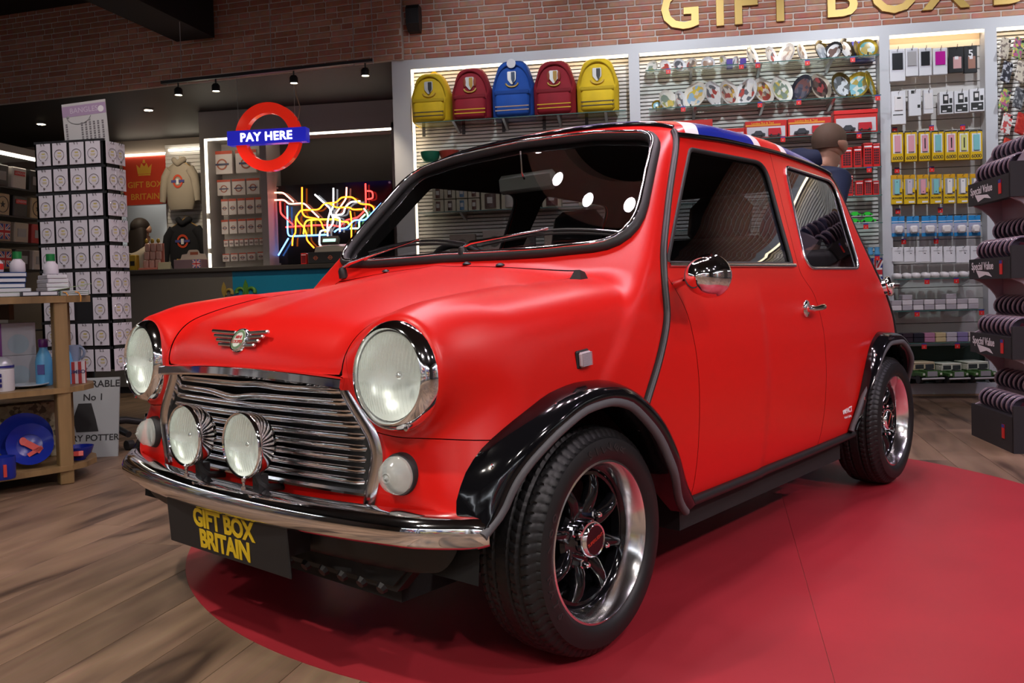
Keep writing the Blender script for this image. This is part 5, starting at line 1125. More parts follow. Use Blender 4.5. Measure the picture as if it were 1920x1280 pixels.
# things lying on the lower glass shelves
for i in range(9): MB().rbox((0, 0, .02), (.05, .10, .04), .012).obj('folded_cable', m_wht2, None, (1.78+i*.062, 6.55, .813), (0, .25 if i % 2 else .1, 0), label='white bagged cable on the upper glass shelf, %s' % nth(i), cat='cable', group='bagged cables', smooth=50)
for i in range(8):
    for k in range(2 if i not in (1, 5) else 3): MB().rbox((0, 0, .018), (.066, .10, .035), .003).obj('clear_box', M('case_a', (.40, .37, .40), .15) if (i+k) % 2 else M('case_b', (.62, .58, .60), .15), None, (1.765+i*.072, 6.55, .591+k*.0365), label='clear plastic case on the middle glass shelf, %s, %s layer' % (nth(i), ('bottom', 'second', 'top')[k]), cat='case', group='clear plastic cases')
cs = [(.02, .018, .03), (.03, .02, .03), (.02, .02, .03), (.40, .18, .28), (.50, .40, .22), (.45, .42, .46), (.22, .18, .35), (.50, .44, .42)]
for i in range(8):
    for k in range(2): MB().rbox((0, 0, .016), (.068, .10, .031), .003).obj('gadget_box', M('gad_%d' % i, cs[i], .2), None, (1.765+i*.072, 6.55, .365+k*.033), label='%s flat box on the glass shelf over the jeeps, %s, %s' % (('black', 'black', 'black', 'pink', 'gold', 'silver', 'purple', 'cream')[i], nth(i), ('bottom', 'top')[k]), cat='box', group='flat boxes over the jeeps')
MB().bx((1.722, 6.470, .09), (2.326, 6.478, .34)).obj('green_backdrop', M('backdrop_green', (.012, .028, .020), .7), None, label='dark green board behind the model jeeps', cat='board')
# ---- model jeeps
m_jg = M('jeep_green', (.045, .115, .030), .35); m_jc = M('jeep_cream', (.55, .47, .30), .5); m_jw = M('jeep_white', (.60, .64, .52), .45)
def jeep(X, rz, roof, label, sc=1.0):
    r = empty('model_jeep', (X, 6.50, .086), rz, label, 'model car', 'green model jeeps')
    def P(n, a, b_, m, par=r, rr=.003): return MB().rbox(((a[0]+b_[0])/2*sc, (a[1]+b_[1])/2*sc, (a[2]+b_[2])/2*sc), tuple(abs(q-p)*sc for p, q in zip(a, b_)), rr).obj(n, m, par)
    P('chassis', (-.075, -.13, .025), (.075, .15, .045), m_blk)
    P('bonnet', (-.045, -.125, .045), (.045, -.03, .092), m_jg); P('body_tub', (-.078, -.03, .045), (.078, .15, .088), m_jg)
    for s in (-1, 1):
        P('wing', (s*.046, -.125, .048), (s*.080, -.03, .080), m_jg, r, .006); P('headlamp', (s*.054, -.129, .058), (s*.070, -.124, .074), m_jw)
        P('door_side', (s*.070, -.03, .086), (s*.078, .06, .128), roof if roof is not m_jg else m_jg); P('mirror', (s*.086, -.07, .10), (s*.094, -.064, .11), m_steel)
        for y in (-.085, .095): MB().cyl((s*.058*sc, y*sc, .029*sc), (s*.082*sc, y*sc, .029*sc), .029*sc, None, 16).obj('wheel', m_blk, r, smooth=40)
    P('grille', (-.036, -.128, .05), (.036, -.124, .086), m_grey); P('bumper', (-.082, -.14, .03), (.082, -.130, .042), M('jeep_bumper', (.50, .48, .48), .4))
    ws = P('windscreen_frame', (-.074, -.032, .088), (.074, -.024, .134), roof); 
    for s in (-1, 1): P('windscreen_pane', (s*.006, -.0335, .096), (s*.068, -.031, .127), M('jeep_glass', (.03, .04, .04), .1), ws, .0005)
    P('roof', (-.078, -.034, .132), (.078, .15, .142), roof, r, .006); P('rear_cab', (-.076, .06, .086), (.076, .148, .133), roof if roof is m_jc else m_jg)
    P('spare_wheel', (-.026, -.11, .09), (.026, -.06, .10), m_blk, r, .005)
jeep(1.925, .25, m_jc, 'dark green model jeep with a tan roof, left of three', 1.0); jeep(2.105, .22, m_jw, 'green model jeep with a pale flat roof, middle of three', .92); jeep(2.275, .18, m_jw, 'green model jeep with a white roof, right of three', .98)
# ---- printed phone cases on the right-hand unit
cc_ = [[(.55, .48, .40), (.50, .44, .36), (.20, .16, .14)], [(.10, .10, .12), (.40, .10, .22), (.20, .35, .12), (.50, .42, .10)], [(.03, .03, .04), (.05, .05, .06), (.40, .40, .45)], [(.10, .10, .11), (.25, .25, .26), (.06, .06, .07)], [(.60, .56, .54), (.58, .54, .52), (.48, .08, .08)], [(.42, .03, .02), (.36, .02, .02), (.48, .05, .03)]]
for i, (X, z, st) in enumerate([(2.500, 2.318, 0), (2.585, 2.312, 1), (2.510, 2.153, 2), (2.60, 2.150, 0), (2.495, 1.963, 1), (2.585, 1.968, 3), (2.505, 1.797, 4), (2.595, 1.792, 5), (2.505, 1.621, 5), (2.60, 1.62, 2), (2.70, 2.3, 3), (2.70, 2.13, 1), (2.70, 1.95, 4)]):
    o = MB().rbox((0, 0, .078), (.076, .012, .156), .008).obj('phone_case', print_mat('case_print_%d' % st, cc_[st], 60.), None, (X, 6.56, z), (-.12, math.radians(20), .35), label='%s printed phone case hung at a slant, %s row down, %s' % (('cream', 'many-coloured', 'black', 'grey', 'white and red', 'red')[st], ORD[[1, 1, 2, 2, 3, 3, 4, 4, 5, 5, 1, 2, 3][i]-1], ('left', 'right', 'left', 'right', 'left', 'right', 'left', 'right', 'left', 'right', 'far right', 'far right', 'far right')[i]), cat='phone case', group='printed phone cases', smooth=40)
    MB().rbox((.022, -.007, .135), (.016, .003, .020), .003).obj('camera_hole', m_blk, o)
    MB().cyl((0, .006, .150), (0, .17, .150), .0025, None, 6).obj('case_hook', m_steel, o)
# goods further along the wall (reflected in the car's side windows)
rg = random.Random(5)
for k in range(26):
    X = 3.0+(k % 13)*.29; z = (1.15, 1.70)[k//13]; w = .10+.12*rg.random(); h = .14+.14*rg.random(); col = rg.choice([(.42, .03, .03), (.30, .30, .32), (.05, .05, .07), (.45, .40, .35), (.03, .06, .25), (.40, .02, .02)])
    o = MB().rbox((0, 0, h/2), (w, .14, h), .006).obj('souvenir_box', M('row_%d%d%d' % tuple(int(c*99) for c in col), col, .5), None, (X, 6.56, z), label='%s box beyond the right edge, %s shelf, %s' % ({.42: 'red', .30: 'grey', .05: 'black', .45: 'cream', .03: 'navy', .40: 'dark red'}[col[0]], ('lower', 'upper')[k//13], nth(k % 13)), cat='box', group='boxes beyond the right edge'); MB().bx((-w*.35, -.0715, h*.3), (w*.35, -.0705, h*.7)).obj('box_label', m_paper, o)
for z, n_ in ((1.146, 'lower'), (1.696, 'upper')): glass_shelf(2.95, 6.8, z, '%s glass shelf beyond the right edge of the photo' % n_)

# the shelves and goods stand proud of the unit fronts
for o in list(bpy.data.objects):
    if o.parent is None and (o.name not in OLD or o.name.startswith('glass_shelf')) and 6.40 < o.location.y < 6.78:
        f = .971; o.location = (o.location.x*f, o.location.y-.19, .81+(o.location.z-.81)*f); o.scale = [q*f for q in o.scale]
# ================================================================ counter corner
m_cgrey = M('counter_grey', (.085, .078, .072), .35); m_cblue = M('counter_blue', (.004, .13, .24), .35)
ct = empty('shop_counter', (-3.5, 7.05, 0), 0, 'long dark grey shop counter with a blue front panel and a green lily emblem', 'counter')
MB().bx((-1.75, 0, .06), (.02, .5, 1.045)).obj('front_panel', m_cgrey, ct); MB().bx((.02, 0, .06), (1.72, .5, 1.045)).obj('blue_panel', m_cblue, ct)
MB().bx((-1.72, .05, 0), (1.70, .45, .06)).obj('kick_plate', m_blk, ct); MB().rbox((-.015, .26, 1.064), (3.52, .60, .040), .006).obj('worktop', M('worktop_dark', (.035, .030, .028), .3), ct)
m_lily = M('lily_green', (.045, .14, .012), .5); m_lgold = M('lily_gold', (.22, .15, .03), .5)
def lily(X, s, mt, half=None):
    b = MB(); ps = []
    t = np.linspace(0, 1, 9); side_ = np.stack([.22*np.sin(t*PI)*(1-t*.3), t], 1)
    cp = np.concatenate([side_, side_[::-1][1:-1]*[-1, 1]]); ps.append(cp*[s*.55, s*.62]+[0, s*.10])
    for p in ps: b.prism(p, .004, (0, -.005, 0))
    for sg in (1, -1):
        if half and sg != half: continue
        a = np.linspace(-.4, 3.9, 16); b.tube([(sg*(s*.21+s*.135*math.cos(q)), -.004, s*.28+s*.13*math.sin(q)) for q in a[::-1]], np.linspace(.010, .030, 16)*s/.2*.55, 8)
    b.bx((-s*.22, -.006, s*.02), (s*.22, -.001, s*.09)); return b.obj('lily_emblem', mt, ct, (X+3.5, 0, .80), smooth=50)
lily(-3.36, .24, m_lily); lily(-3.56, .22, m_lgold, 1)
MB().cyl((1.0, -.004, .93), (1.0, 0, .93), .012, None, 12).obj('panel_fixing', m_steel, ct)
# ---- pay unit behind the counter
pu = empty('pay_display_unit', (-3.11, 7.65, 0), 0, 'grey unit behind the counter framed by a bright light strip', 'display unit')
m_pug = M('pay_unit_grey', (.34, .32, .30), .5)
def pbx(n, a, b_, m): return MB().bx((a[0]+3.11, a[1]-7.65, a[2]), (b_[0]+3.11, b_[1]-7.65, b_[2])).obj(n, m, pu)
pbx('side_post', (-4.055, 7.65, 0), (-4.010, 8.05, 2.31), m_pug); pbx('middle_post', (-3.465, 7.65, 0), (-3.400, 8.05, 2.31), m_pug); pbx('end_post', (-2.20, 7.65, 0), (-1.75, 8.05, 2.36), m_pug)
pbx('header', (-4.055, 7.65, 2.31), (-1.75, 8.05, 2.56), m_pug); pbx('card_back', (-4.01, 7.99, 0), (-3.465, 8.05, 2.31), M('card_back', (.46, .42, .38), .5)); pbx('neon_back', (-3.40, 7.97, 0), (-2.20, 8.05, 2.31), M('neon_back', (.035, .030, .024), .6))
pbx('led_strip', (-4.008, 7.655, 2.292), (-3.467, 7.672, 2.308), m_ledn); pbx('led_strip', (-3.398, 7.655, 2.292), (-2.202, 7.672, 2.308), m_ledn)
for z0, z1 in ((1.62, 2.29), (1.29, 1.56), (1.10, 1.24)): pbx('led_strip', (-4.008, 7.655, z0), (-3.990, 7.672, z1), m_ledn)
# carded gifts: white cards with red tops on pegs
CARDS = [(-3.96, 2.005, .225, .221, 0), (-3.716, 2.005, .225, .221, 0), (-3.95, 1.8, .147, .151, 1), (-3.80, 1.8, .143, .152, 1), (-3.654, 1.801, .14, .151, 1), (-4.0+.05, 1.614, .076, .152, 2), (-3.868, 1.614, .085, .152, 2), (-3.78, 1.615, .081, .152, 2), (-3.69, 1.615, .09, .152, 2), (-3.6, 1.617, .078, .151, 2), (-3.955, 1.431, .076, .137, 3), (-3.87, 1.432, .083, .137, 3), (-3.78, 1.433, .086, .136, 3), (-3.69, 1.434, .086, .136, 3), (-3.60, 1.435, .085, .136, 3), (-3.95, 1.31, .05, .066, 4), (-3.895, 1.311, .048, .066, 4), (-3.842, 1.312, .044, .066, 4), (-3.792, 1.313, .043, .065, 4), (-3.742, 1.313, .04, .066, 4), (-3.692, 1.314, .046, .066, 4), (-3.64, 1.315, .046, .065, 4), (-3.588, 1.316, .046, .065, 4), (-3.955, 1.167, .076, .076, 5), (-3.87, 1.168, .076, .077, 5), (-3.785, 1.17, .078, .076, 5), (-3.695, 1.171, .085, .076, 5), (-3.60, 1.174, .064, .076, 5)]
m_cpk = M('gift_pack', (.50, .44, .42), .35); m_ctop = M('card_red', (.40, .05, .02), .5); m_ring = M('roundel_red', (.30, .08, .04), .5); m_bar = M('roundel_blue', (.05, .05, .10), .5); idx = {}
for (X, z, w, h, r) in CARDS:
    idx[r] = idx.get(r, -1)+1
    o = MB().rbox((0, 0, h/2), (w*.94, .03, h), .003).obj('gift_pack', m_cpk, None, (X+.015, 7.88, z), label='carded gift with a red top, pay unit %s row down, %s' % (ORD[r], nth(idx[r])), cat='gift pack', group='carded gifts in the pay unit')
    MB().bx((-w*.47, -.0165, h*.86), (w*.47, -.0148, h)).obj('card_top', m_ctop, o)
    rr = min(w, h)*.24; MB().lathe([(rr, -.016), (rr, -.019), (rr*.74, -.019), (rr*.74, -.016)], (0, 0, h*.42), (0, 1, 0), 20).obj('roundel_ring', m_ring, o)
    MB().bx((-rr*1.3, -.0205, h*.42-rr*.17), (rr*1.3, -.0165, h*.42+rr*.17)).obj('roundel_bar', m_bar, o)
    MB().cyl((0, .015, h-.01), (0, .10, h-.01), .002, None, 6).obj('peg', m_steel, o)
# ---- neon map
np_ = MB().bx((-.57, 0, -.38), (.57, .012, .38)).obj('neon_map', M('neon_panel', (.006, .006, .007), .12, 0, .6), None, (-2.84, 7.86, 1.485), label='black panel with a glowing multicoloured neon railway map behind the till', cat='neon sign')
ncol = {'warm': (1, .30, .20), 'red': (1, .03, .025), 'orange': (1, .16, .01), 'white': (.95, .95, 1.), 'blue': (.10, .30, 1.), 'green': (.30, 1., .40), 'yellow': (1, .50, .02)}
NEON = [('warm', [(-3.435, 1.798), (-3.332, 1.795), (-3.232, 1.703)]), ('warm', [(-3.434, 1.728), (-3.322, 1.727), (-3.282, 1.684), (-3.13, 1.687), (-2.988, 1.545)]), ('red', [(-3.364, 1.709), (-3.364, 1.6), (-3.244, 1.489)]), ('orange', [(-3.141, 1.835), (-3.15, 1.598), (-3.123, 1.558), (-2.993, 1.533), (-2.961, 1.497), (-2.954, 1.458), (-2.924, 1.407)]), ('orange', [(-3.256, 1.291), (-3.249, 1.376), (-3.219, 1.406), (-3.213, 1.554), (-3.161, 1.622), (-2.981, 1.618), (-2.93, 1.674), (-2.809, 1.676), (-2.758, 1.724), (-2.653, 1.723), (-2.576, 1.651), (-2.488, 1.647), (-2.449, 1.614), (-2.45, 1.591)]), ('white', [(-3.021, 1.763), (-2.867, 1.617), (-2.894, 1.549), (-2.909, 1.48), (-2.909, 1.371)]), ('white', [(-2.836, 1.813), (-2.842, 1.639), (-2.876, 1.594), (-2.846, 1.539), (-2.852, 1.477), (-2.89, 1.448), (-2.899, 1.417)]), ('warm', [(-2.707, 1.814), (-2.714, 1.711), (-2.82, 1.576)]), ('white', [(-2.579, 1.678), (-2.671, 1.678), (-2.729, 1.627), (-2.739, 1.581), (-2.764, 1.562), (-2.853, 1.562), (-2.846, 1.543), (-2.781, 1.536), (-2.786, 1.405)]), ('orange', [(-2.882, 1.676), (-2.818, 1.63), (-2.681, 1.628), (-2.658, 1.604), (-2.561, 1.604)]), ('red', [(-2.525, 1.84), (-2.529, 1.602), (-2.612, 1.529), (-2.725, 1.511), (-2.767, 1.474), (-2.792, 1.452), (-2.856, 1.47), (-3.019, 1.476), (-3.224, 1.473), (-3.319, 1.469)]), ('blue', [(-3.295, 1.667), (-3.301, 1.41), (-3.285, 1.382), (-2.925, 1.383)]), ('blue', [(-3.4, 1.206), (-3.294, 1.363)]), ('white', [(-2.923, 1.426), (-2.98, 1.42), (-2.993, 1.297), (-2.938, 1.229)]), ('blue', [(-2.839, 1.403), (-2.801, 1.433), (-2.72, 1.433), (-2.645, 1.507), (-2.533, 1.503), (-2.376, 1.649)]), ('green', [(-2.688, 1.432), (-2.435, 1.426)]), ('green', [(-2.549, 1.611), (-2.511, 1.563), (-2.515, 1.433), (-2.457, 1.384)]), ('green', [(-2.535, 1.557), (-2.597, 1.505), (-2.599, 1.332)]), ('orange', [(-3.208, 1.57), (-3.198, 1.522), (-3.134, 1.458), (-3.112, 1.394), (-3.114, 1.34), (-3.043, 1.263)]), ('orange', [(-2.678, 1.594), (-2.669, 1.516), (-2.675, 1.339)]), ('yellow', [(-3.145, 1.396), (-3.133, 1.489), (-3.107, 1.527), (-2.985, 1.529), (-2.814, 1.522), (-2.774, 1.497), (-2.702, 1.494), (-2.703, 1.471)]), ('yellow', [(-3.063, 1.517), (-3.063, 1.393)]), ('red', [(-2.511, 1.771), (-2.46, 1.768), (-2.454, 1.699), (-2.51, 1.694)])]
for k, (c, P) in enumerate(NEON):
    y = 7.81-.0025*(k % 5); Q = rpoly([(x+.018+2.84, z-1.485) for x, z in P], .03, 4) if False else np.array([(x+.018+2.84, z-1.485) for x, z in P])
    pts = [np.array([Q[0][0], y-7.86, Q[0][1]])]
    for a, b_, c_ in zip(Q[:-2], Q[1:-1], Q[2:]):
        d0 = min(.025, .4*np.linalg.norm(a-b_)); d1 = min(.025, .4*np.linalg.norm(c_-b_)); p0 = b_+(a-b_)/np.linalg.norm(a-b_)*d0; p1 = b_+(c_-b_)/np.linalg.norm(c_-b_)*d1
        for t_ in (0, .5, 1): q = (1-t_)**2*p0+2*t_*(1-t_)*b_+t_*t_*p1; pts.append(np.array([q[0], y-7.86, q[1]]))
    pts.append(np.array([Q[-1][0], y-7.86, Q[-1][1]])); MB().tube(pts, .0072, 7, up=(0, 1, 0)).obj('neon_tube', EM('neon_'+c, ncol[c], K_NEON), np_, smooth=60)
for x in (-.55, .55):
    for z in (-.36, .36): MB().cyl((x, -.01, z), (x, .0, z), .010, None, 12).obj('standoff', m_steel, np_)
# ---- till
tl = MB().rbox((0, 0, .05), (.40, .30, .10), .006).obj('till', m_blk, None, (-2.60, 7.22, 1.085), label='black cash drawer with round logos carrying a grey till with a green display', cat='till')
MB().loft([np.array([(-.16, -.10, .10), (.15, -.10, .10), (.15, .12, .10), (-.16, .12, .10)]), np.array([(-.15, -.09, .145), (.14, -.09, .145), (.14, .11, .175), (-.15, .11, .175)])]).obj('till_body', M('till_grey', (.22, .20, .18), .4), tl)
MB().box((-.06, .03, .205), (.15, .05, .06), rotm(-.5, 0, 0)).obj('till_display', M('till_grey2', (.16, .15, .14), .4), tl); MB().box((-.06, .003, .205), (.115, .004, .030), rotm(-.5, 0, 0)).obj('display_screen', EM('screen_green', (.45, .9, .62), 1.0), tl)
for k in (-1, 0, 1): MB().lathe([(.018, -.151), (.018, -.153), (.012, -.153), (.012, -.151)], (k*.13, 0, .05), (0, 1, 0), 16).bx((k*.13-.022, -.1545, .046), (k*.13+.022, -.151, .054)).obj('drawer_logo', M('logo_rust', (.26, .07, .04), .5), tl)
phone_box(-2.86, 1.085, .055, .10, 1, 'small dark red telephone box model on the counter beside the till', 'counter telephone box'); bpy.data.objects[-1]
for o in bpy.data.objects:
    if o.get('group') == 'counter telephone box': o.location.y = 7.15
# ---- things on the counter at left
bgm = M('pack_pinkclear', (.50, .30, .26), .25)
gr_ = MB().rbox((0, .03, .01), (.19, .14, .02), .004).obj('charm_stand', M('stand_coral', (.50, .16, .12), .4), None, (-4.32, 7.18, 1.085), label='coral stand of pinkish clear charm bags on the counter', cat='display stand'); MB().bx((-.09, .08, .0), (.09, .09, .24)).obj('stand_back', M('stand_coral', (.5, .16, .12), .4), gr_)
for r_ in range(3):
    for c_ in range(3): MB().rbox((-.058+c_*.058, .03+r_*.018, .055+r_*.075), (.050, .022, .075), .008).obj('charm_bag', bgm, gr_, smooth=40)
for c_ in range(3): MB().sphere((-.058+c_*.058, .05, .262), (.018, .012, .022), 10, 8).obj('charm', M('charm_gold', (.45, .30, .05), .35, .5), gr_, smooth=60)
MB().rbox((0, 0, .032), (.12, .01, .064), .002).obj('sign_card', M('card_cream', (.40, .36, .24), .5), None, (-4.15, 7.12, 1.085), (-.15, 0, 0), label='small cream card standing on the counter beside the charm stand', cat='card')
ds = MB().rbox((0, 0, .04), (.26, .12, .08), .003).obj('souvenir_tray', M('tray_print', (.16, .10, .12), .5), None, (-3.93, 7.18, 1.085), label='souvenir counter box with a cream arched header card', cat='counter display')
MB().prism(rpoly([(-.13, 0), (.13, 0), (.11, .055), (.06, .060), (.045, .095), (-.045, .095), (-.06, .060), (-.11, .055)], [.004, .004, .01, .01, .03, .03, .01, .01], 4), .004, (0, .05, .075)).obj('header_card', M('header_cream', (.52, .44, .38), .5), ds)
MB().bx((-.03, .048, .125), (.045, .0495, .150)).obj('header_print', m_ring, ds); union_flag(ds, .075, .07, -.062, (.085, 0, .04))
for k in range(9): MB().cyl((0, 0, 0), (.004, .01, .095), .006, None, 8).obj('pencil', M('pencil_%d' % (k % 3), [(.50, .36, .03), (.40, .10, .05), (.30, .22, .05)][k % 3], .4), None, (-4.10+k*.013, 7.24, 1.085), label='%s souvenir pencil in the counter bunch, %s' % (('yellow', 'red', 'ochre')[k % 3], nth(k)), cat='pencil', group='souvenir pencils')
for i, (X, h, w, col) in enumerate([(-4.60, .17, .07, (.40, .36, .33)), (-4.53, .15, .06, (.05, .05, .09)), (-4.46, .14, .07, (.40, .26, .02))]): 
    o = MB().rbox((0, 0, h/2), (w, .06, h), .008).obj('souvenir_bag', M('sb_%d' % i, col, .5), None, (X, 7.16, 1.085), label='%s souvenir bag hung on the counter rack at the far left' % ('pale', 'black', 'yellow and black')[i], cat='souvenir', smooth=40); MB().bx((-w*.3, -.031, h*.3), (w*.3, -.0302, h*.6)).obj('bag_print', m_blk if i == 2 else m_ring, o)
# ---- recess: banner, doorway, hoodies
rb_m = M('recess_wall', (.30, .25, .21), .7)
struct(MB().bx((-7.6, 8.80, 0), (-5.62, 8.86, 2.56)), 'wall_recess_left', rb_m); struct(MB().bx((-5.62, 8.80, 1.86), (-5.08, 8.86, 2.56)), 'wall_recess_over_door', rb_m); struct(MB().bx((-5.08, 8.80, 0), (-4.05, 8.86, 2.56)), 'wall_recess_right', rb_m)
struct(MB().bx((-5.64, 8.79, 0), (-5.60, 8.87, 1.88)), 'trim_1', m_frame)
dr_ = struct(MB().bx((-5.30, 9.25, 0), (-5.10, 9.28, 1.70)), 'door_1', M('door_bluegrey', (.16, .24, .30), .5)); MB().bx((-5.325, 9.235, .6), (-5.235, 9.248, 1.69)).obj('lit_gap', EM('daylight_gap', (.85, .95, 1), 3.2), dr_)
spot('corridor_lamp', (-5.45, 9.05, 2.3), (-5.5, 9.3, 1.2), 9, 120, 1, .1, (.8, .92, 1))
bn = MB().bx((-.255, 0, 0), (.255, .006, .52)).obj('banner', M('banner_red', (.48, .035, .012), .55), None, (-5.31, 8.785, 1.86), label='red banner with a gold crown hung over the doorway behind the counter', cat='banner')
m_bgold = M('banner_gold', (.52, .28, .03), .5)
for t_, z in (('GIFT BOX', .215), ('BRITAIN', .085)): link('banner_lettering', text_mesh(t_, .092, .001, m_bgold, .0008), bn, (.0, -.003, z), (PI/2, 0, 0))
MB().prism([(-.075, 0), (.075, 0), (.09, .10), (.05, .06), (.03, .115), (0, .075), (-.03, .115), (-.05, .06), (-.09, .10)], .003, (0, -.004, .335)).prism([(-.016, .115), (.016, .115), (.010, .15), (-.010, .15)], .003, (0, -.004, .335)).bx((-.07, -.006, .315), (.07, -.002, .33)).obj('crown', m_bgold, bn)
MB().bx((-5.57, 8.765, 2.392), (-5.05, 8.785, 2.410)).obj('led_strip', m_ledn, None, label='bright light strip above the red banner', cat='light strip'); MB().bx((-4.98, 8.712, 2.412), (-4.60, 8.733, 2.43)).obj('led_strip', m_ledn, None, label='bright light strip above the hanging hoodies', cat='light strip')
hp = empty('slat_panel', (-4.55, 8.74, 0), 0, 'pale slatted wall panel behind the hanging hoodies', 'wall panel'); sm_ = MB().rbox((0, 0, 0), (.96, .014, .036), .002).mesh('slat', m_slat)
for k in range(40): link('slat', sm_, hp, (0, 0, .9+k*.04))
def hoodie(X, Y, zt, col, cn, label, rz=0):
    m = M('fleece_'+cn, col, .85, bump=(200, .3)); r = empty('hoodie', (X, Y, zt), rz, label, 'hoodie', 'hoodies behind the counter'); t = np.linspace(0, 2*PI, 20, endpoint=False)
    rings = [np.stack([wx*np.cos(t), dy*np.sin(t), np.full(20, z)], 1) for z, wx, dy in ((-.60, .20, .055), (-.57, .215, .065), (-.52, .235, .075), (-.30, .240, .080), (-.15, .235, .075), (-.07, .20, .06), (-.03, .12, .05), (.0, .07, .045))]
    MB().loft(rings).obj('hoodie_body', m, r, smooth=60)
    for s in (-1, 1): MB().tube([(s*.17, 0, -.10), (s*.25, -.01, -.20), (s*.285, -.02, -.36), (s*.30, -.03, -.50)], [.075, .070, .058, .045], 12).obj('sleeve', m, r, smooth=60)
    a = np.linspace(-.3, PI+.3, 14); MB().tube([(.085*math.cos(q), -.02-.045*math.sin(q), -.03+.055*abs(math.cos(q))) for q in a], .038, 8).obj('hood', m, r, smooth=60)
    MB().lathe([(.085, -.082), (.085, -.086), (.058, -.086), (.058, -.082)], (0, 0, -.25), (0, 1, 0), 28).obj('roundel_print', M('roundel_bright', (.55, .06, .02), .6), r); MB().bx((-.11, -.090, -.266), (.11, -.080, -.234)).obj('roundel_bar', M('bar_navy', (.06, .06, .22), .6), r)
    MB().bx((-.02, -.096, -.29), (.02, -.09, -.22)).obj('swing_tag', m_paper, r)
    MB().tube([(-.19, 0, -.07), (0, 0, .035), (.19, 0, -.07)], .010, 8).tube([(0, 0, .035), (0, 0, .07), (0, .16, .075)], .003, 6).obj('coat_hanger', M('hanger_wood', (.42, .24, .06), .5), r, smooth=50)
    return r
hoodie(-4.79, 8.60, 2.27, (.34, .29, .23), 'grey', 'grey hoodie with a red roundel hanging beside the red banner').scale = (.66, .66, .84); hoodie(-4.76, 8.60, 1.64, (.010, .010, .014), 'black', 'black hoodie with a red roundel hanging below the grey one').scale = (.76, .66, .84)

# ---- hanging roundel sign
ps = empty('pay_here_sign', (-2.86, 6.50, 2.066), .0, 'glowing red ring sign with a blue PAY HERE bar hanging over the counter', 'sign')
MB().lathe([(.268, -.03), (.268, .03), (.185, .03), (.185, -.03)], (0, 0, 0), (0, 1, 0), 56, closed=True).obj('ring', M('sign_red', (.55, .012, .008), .18, 0, .5, (1, .03, .012), .22), ps, smooth=40)
MB().rbox((0, -.012, 0), (.650, .085, .112), .004).obj('bar', M('sign_blue', (.012, .014, .28), .2, 0, .5, (.02, .02, .5), .35), ps)
link('sign_lettering', text_mesh('PAY HERE', .092, .002, EM('sign_white', (1, .97, 1), 2.6), .0018, spacing=1.08), ps, (0, -.057, -.004), (PI/2, 0, 0))
for x in (-.25, .22): MB().cyl((x, .0, .05), (x, 0, .50), .0018, None, 5).obj('wire', m_steel, ps)
MB().tube([(.22, 0, .06), (.25, 0, .14), (.265, 0, .22), (.235, 0, .32), (.225, 0, .48)], .004, 6).obj('flex', M('flex_cream', (.5, .4, .28), .5), ps, smooth=60)

# ================================================================ left: bracelet rack on castors
rk = empty('bracelet_rack', (-3.10, 4.50, 0), 0, 'black spinner rack on castors hung with rows of white bracelet cards', 'rack')
RX0, RX1, RY0, RY1, RZ0, RZ1 = -3.322, -2.895, 4.41, 4.54, .44, 1.70
def rbx(n, a, b_, m): return MB().bx((a[0]+3.10, a[1]-4.50, a[2]), (b_[0]+3.10, b_[1]-4.50, b_[2])).obj(n, m, rk)
rbx('front_panel', (RX0, RY0, RZ0), (RX1, RY0+.012, RZ1), m_blk); rbx('back_panel', (RX0, RY1-.012, RZ0), (RX1, RY1, RZ1), m_blk); rbx('side_panel', (RX0, RY0, RZ0), (RX0+.012, RY1, RZ1), m_blk); rbx('side_panel', (RX1-.012, RY0, RZ0), (RX1, RY1, RZ1), m_blk)
MB().cyl((0, 0, .10), (0, 0, .46), .022, None, 12).obj('pole', m_blk, rk)
for k in range(5):
    a = k*2*PI/5-.42; c_, s_ = math.cos(a), math.sin(a); MB().tube([(0, 0, .13), (.18*c_, .18*s_, .125), (.34*c_, .34*s_, .085)], [.026, .022, .018], 10).obj('base_arm', m_blk, rk, smooth=60)
    cs_ = MB().cyl((.34*c_-.018*s_, .34*s_+.018*c_, .028), (.34*c_+.018*s_, .34*s_-.018*c_, .028), .027, None, 16).obj('castor', m_blk, rk, smooth=40)
# bracelet cards
m_card = M('bracelet_card', (.60, .58, .64), .5); m_brc = M('bracelet_silver', (.30, .29, .30), .25, .9); m_gink = M('card_gold_ink', (.50, .42, .12), .5)
cm = MB().rbox((0, 0, .061), (.0865, .004, .122), .0012).mesh('bracelet_card', m_card); t = np.linspace(-1.2, 4.34, 30)
bm = MB().tube([(.029*math.cos(a), -.0045, .056+.029*math.sin(a)) for a in t], .0011, 5, up=(0, 1, 0)).mesh('bracelet', m_brc); pm2 = MB().sphere((.0, -.006, .018), .006, 8, 6).mesh('charm', m_brc, 60); im = MB().bx((-.010, -.0026, .062), (.010, -.0021, .070)).bx((-.014, -.0026, .050), (.014, -.0021, .053)).bx((-.012, -.0026, .044), (.012, -.0021, .047)).mesh('card_print', m_gink)
hm = MB().tube([(-.009, -.003, .110), (-.009, -.012, .128), (.009, -.012, .128), (.009, -.003, .110)], .0014, 5).mesh('card_hook', m_blk)
def card(x, y, z, rz, lb, grp):
    o = link('bracelet_card', cm, None, (x, y, z), (0, 0, rz), label=lb, cat='bracelet card', group=grp); link('bracelet', bm, o); link('charm', pm2, o); link('card_print', im, o); link('card_hook', hm, o)
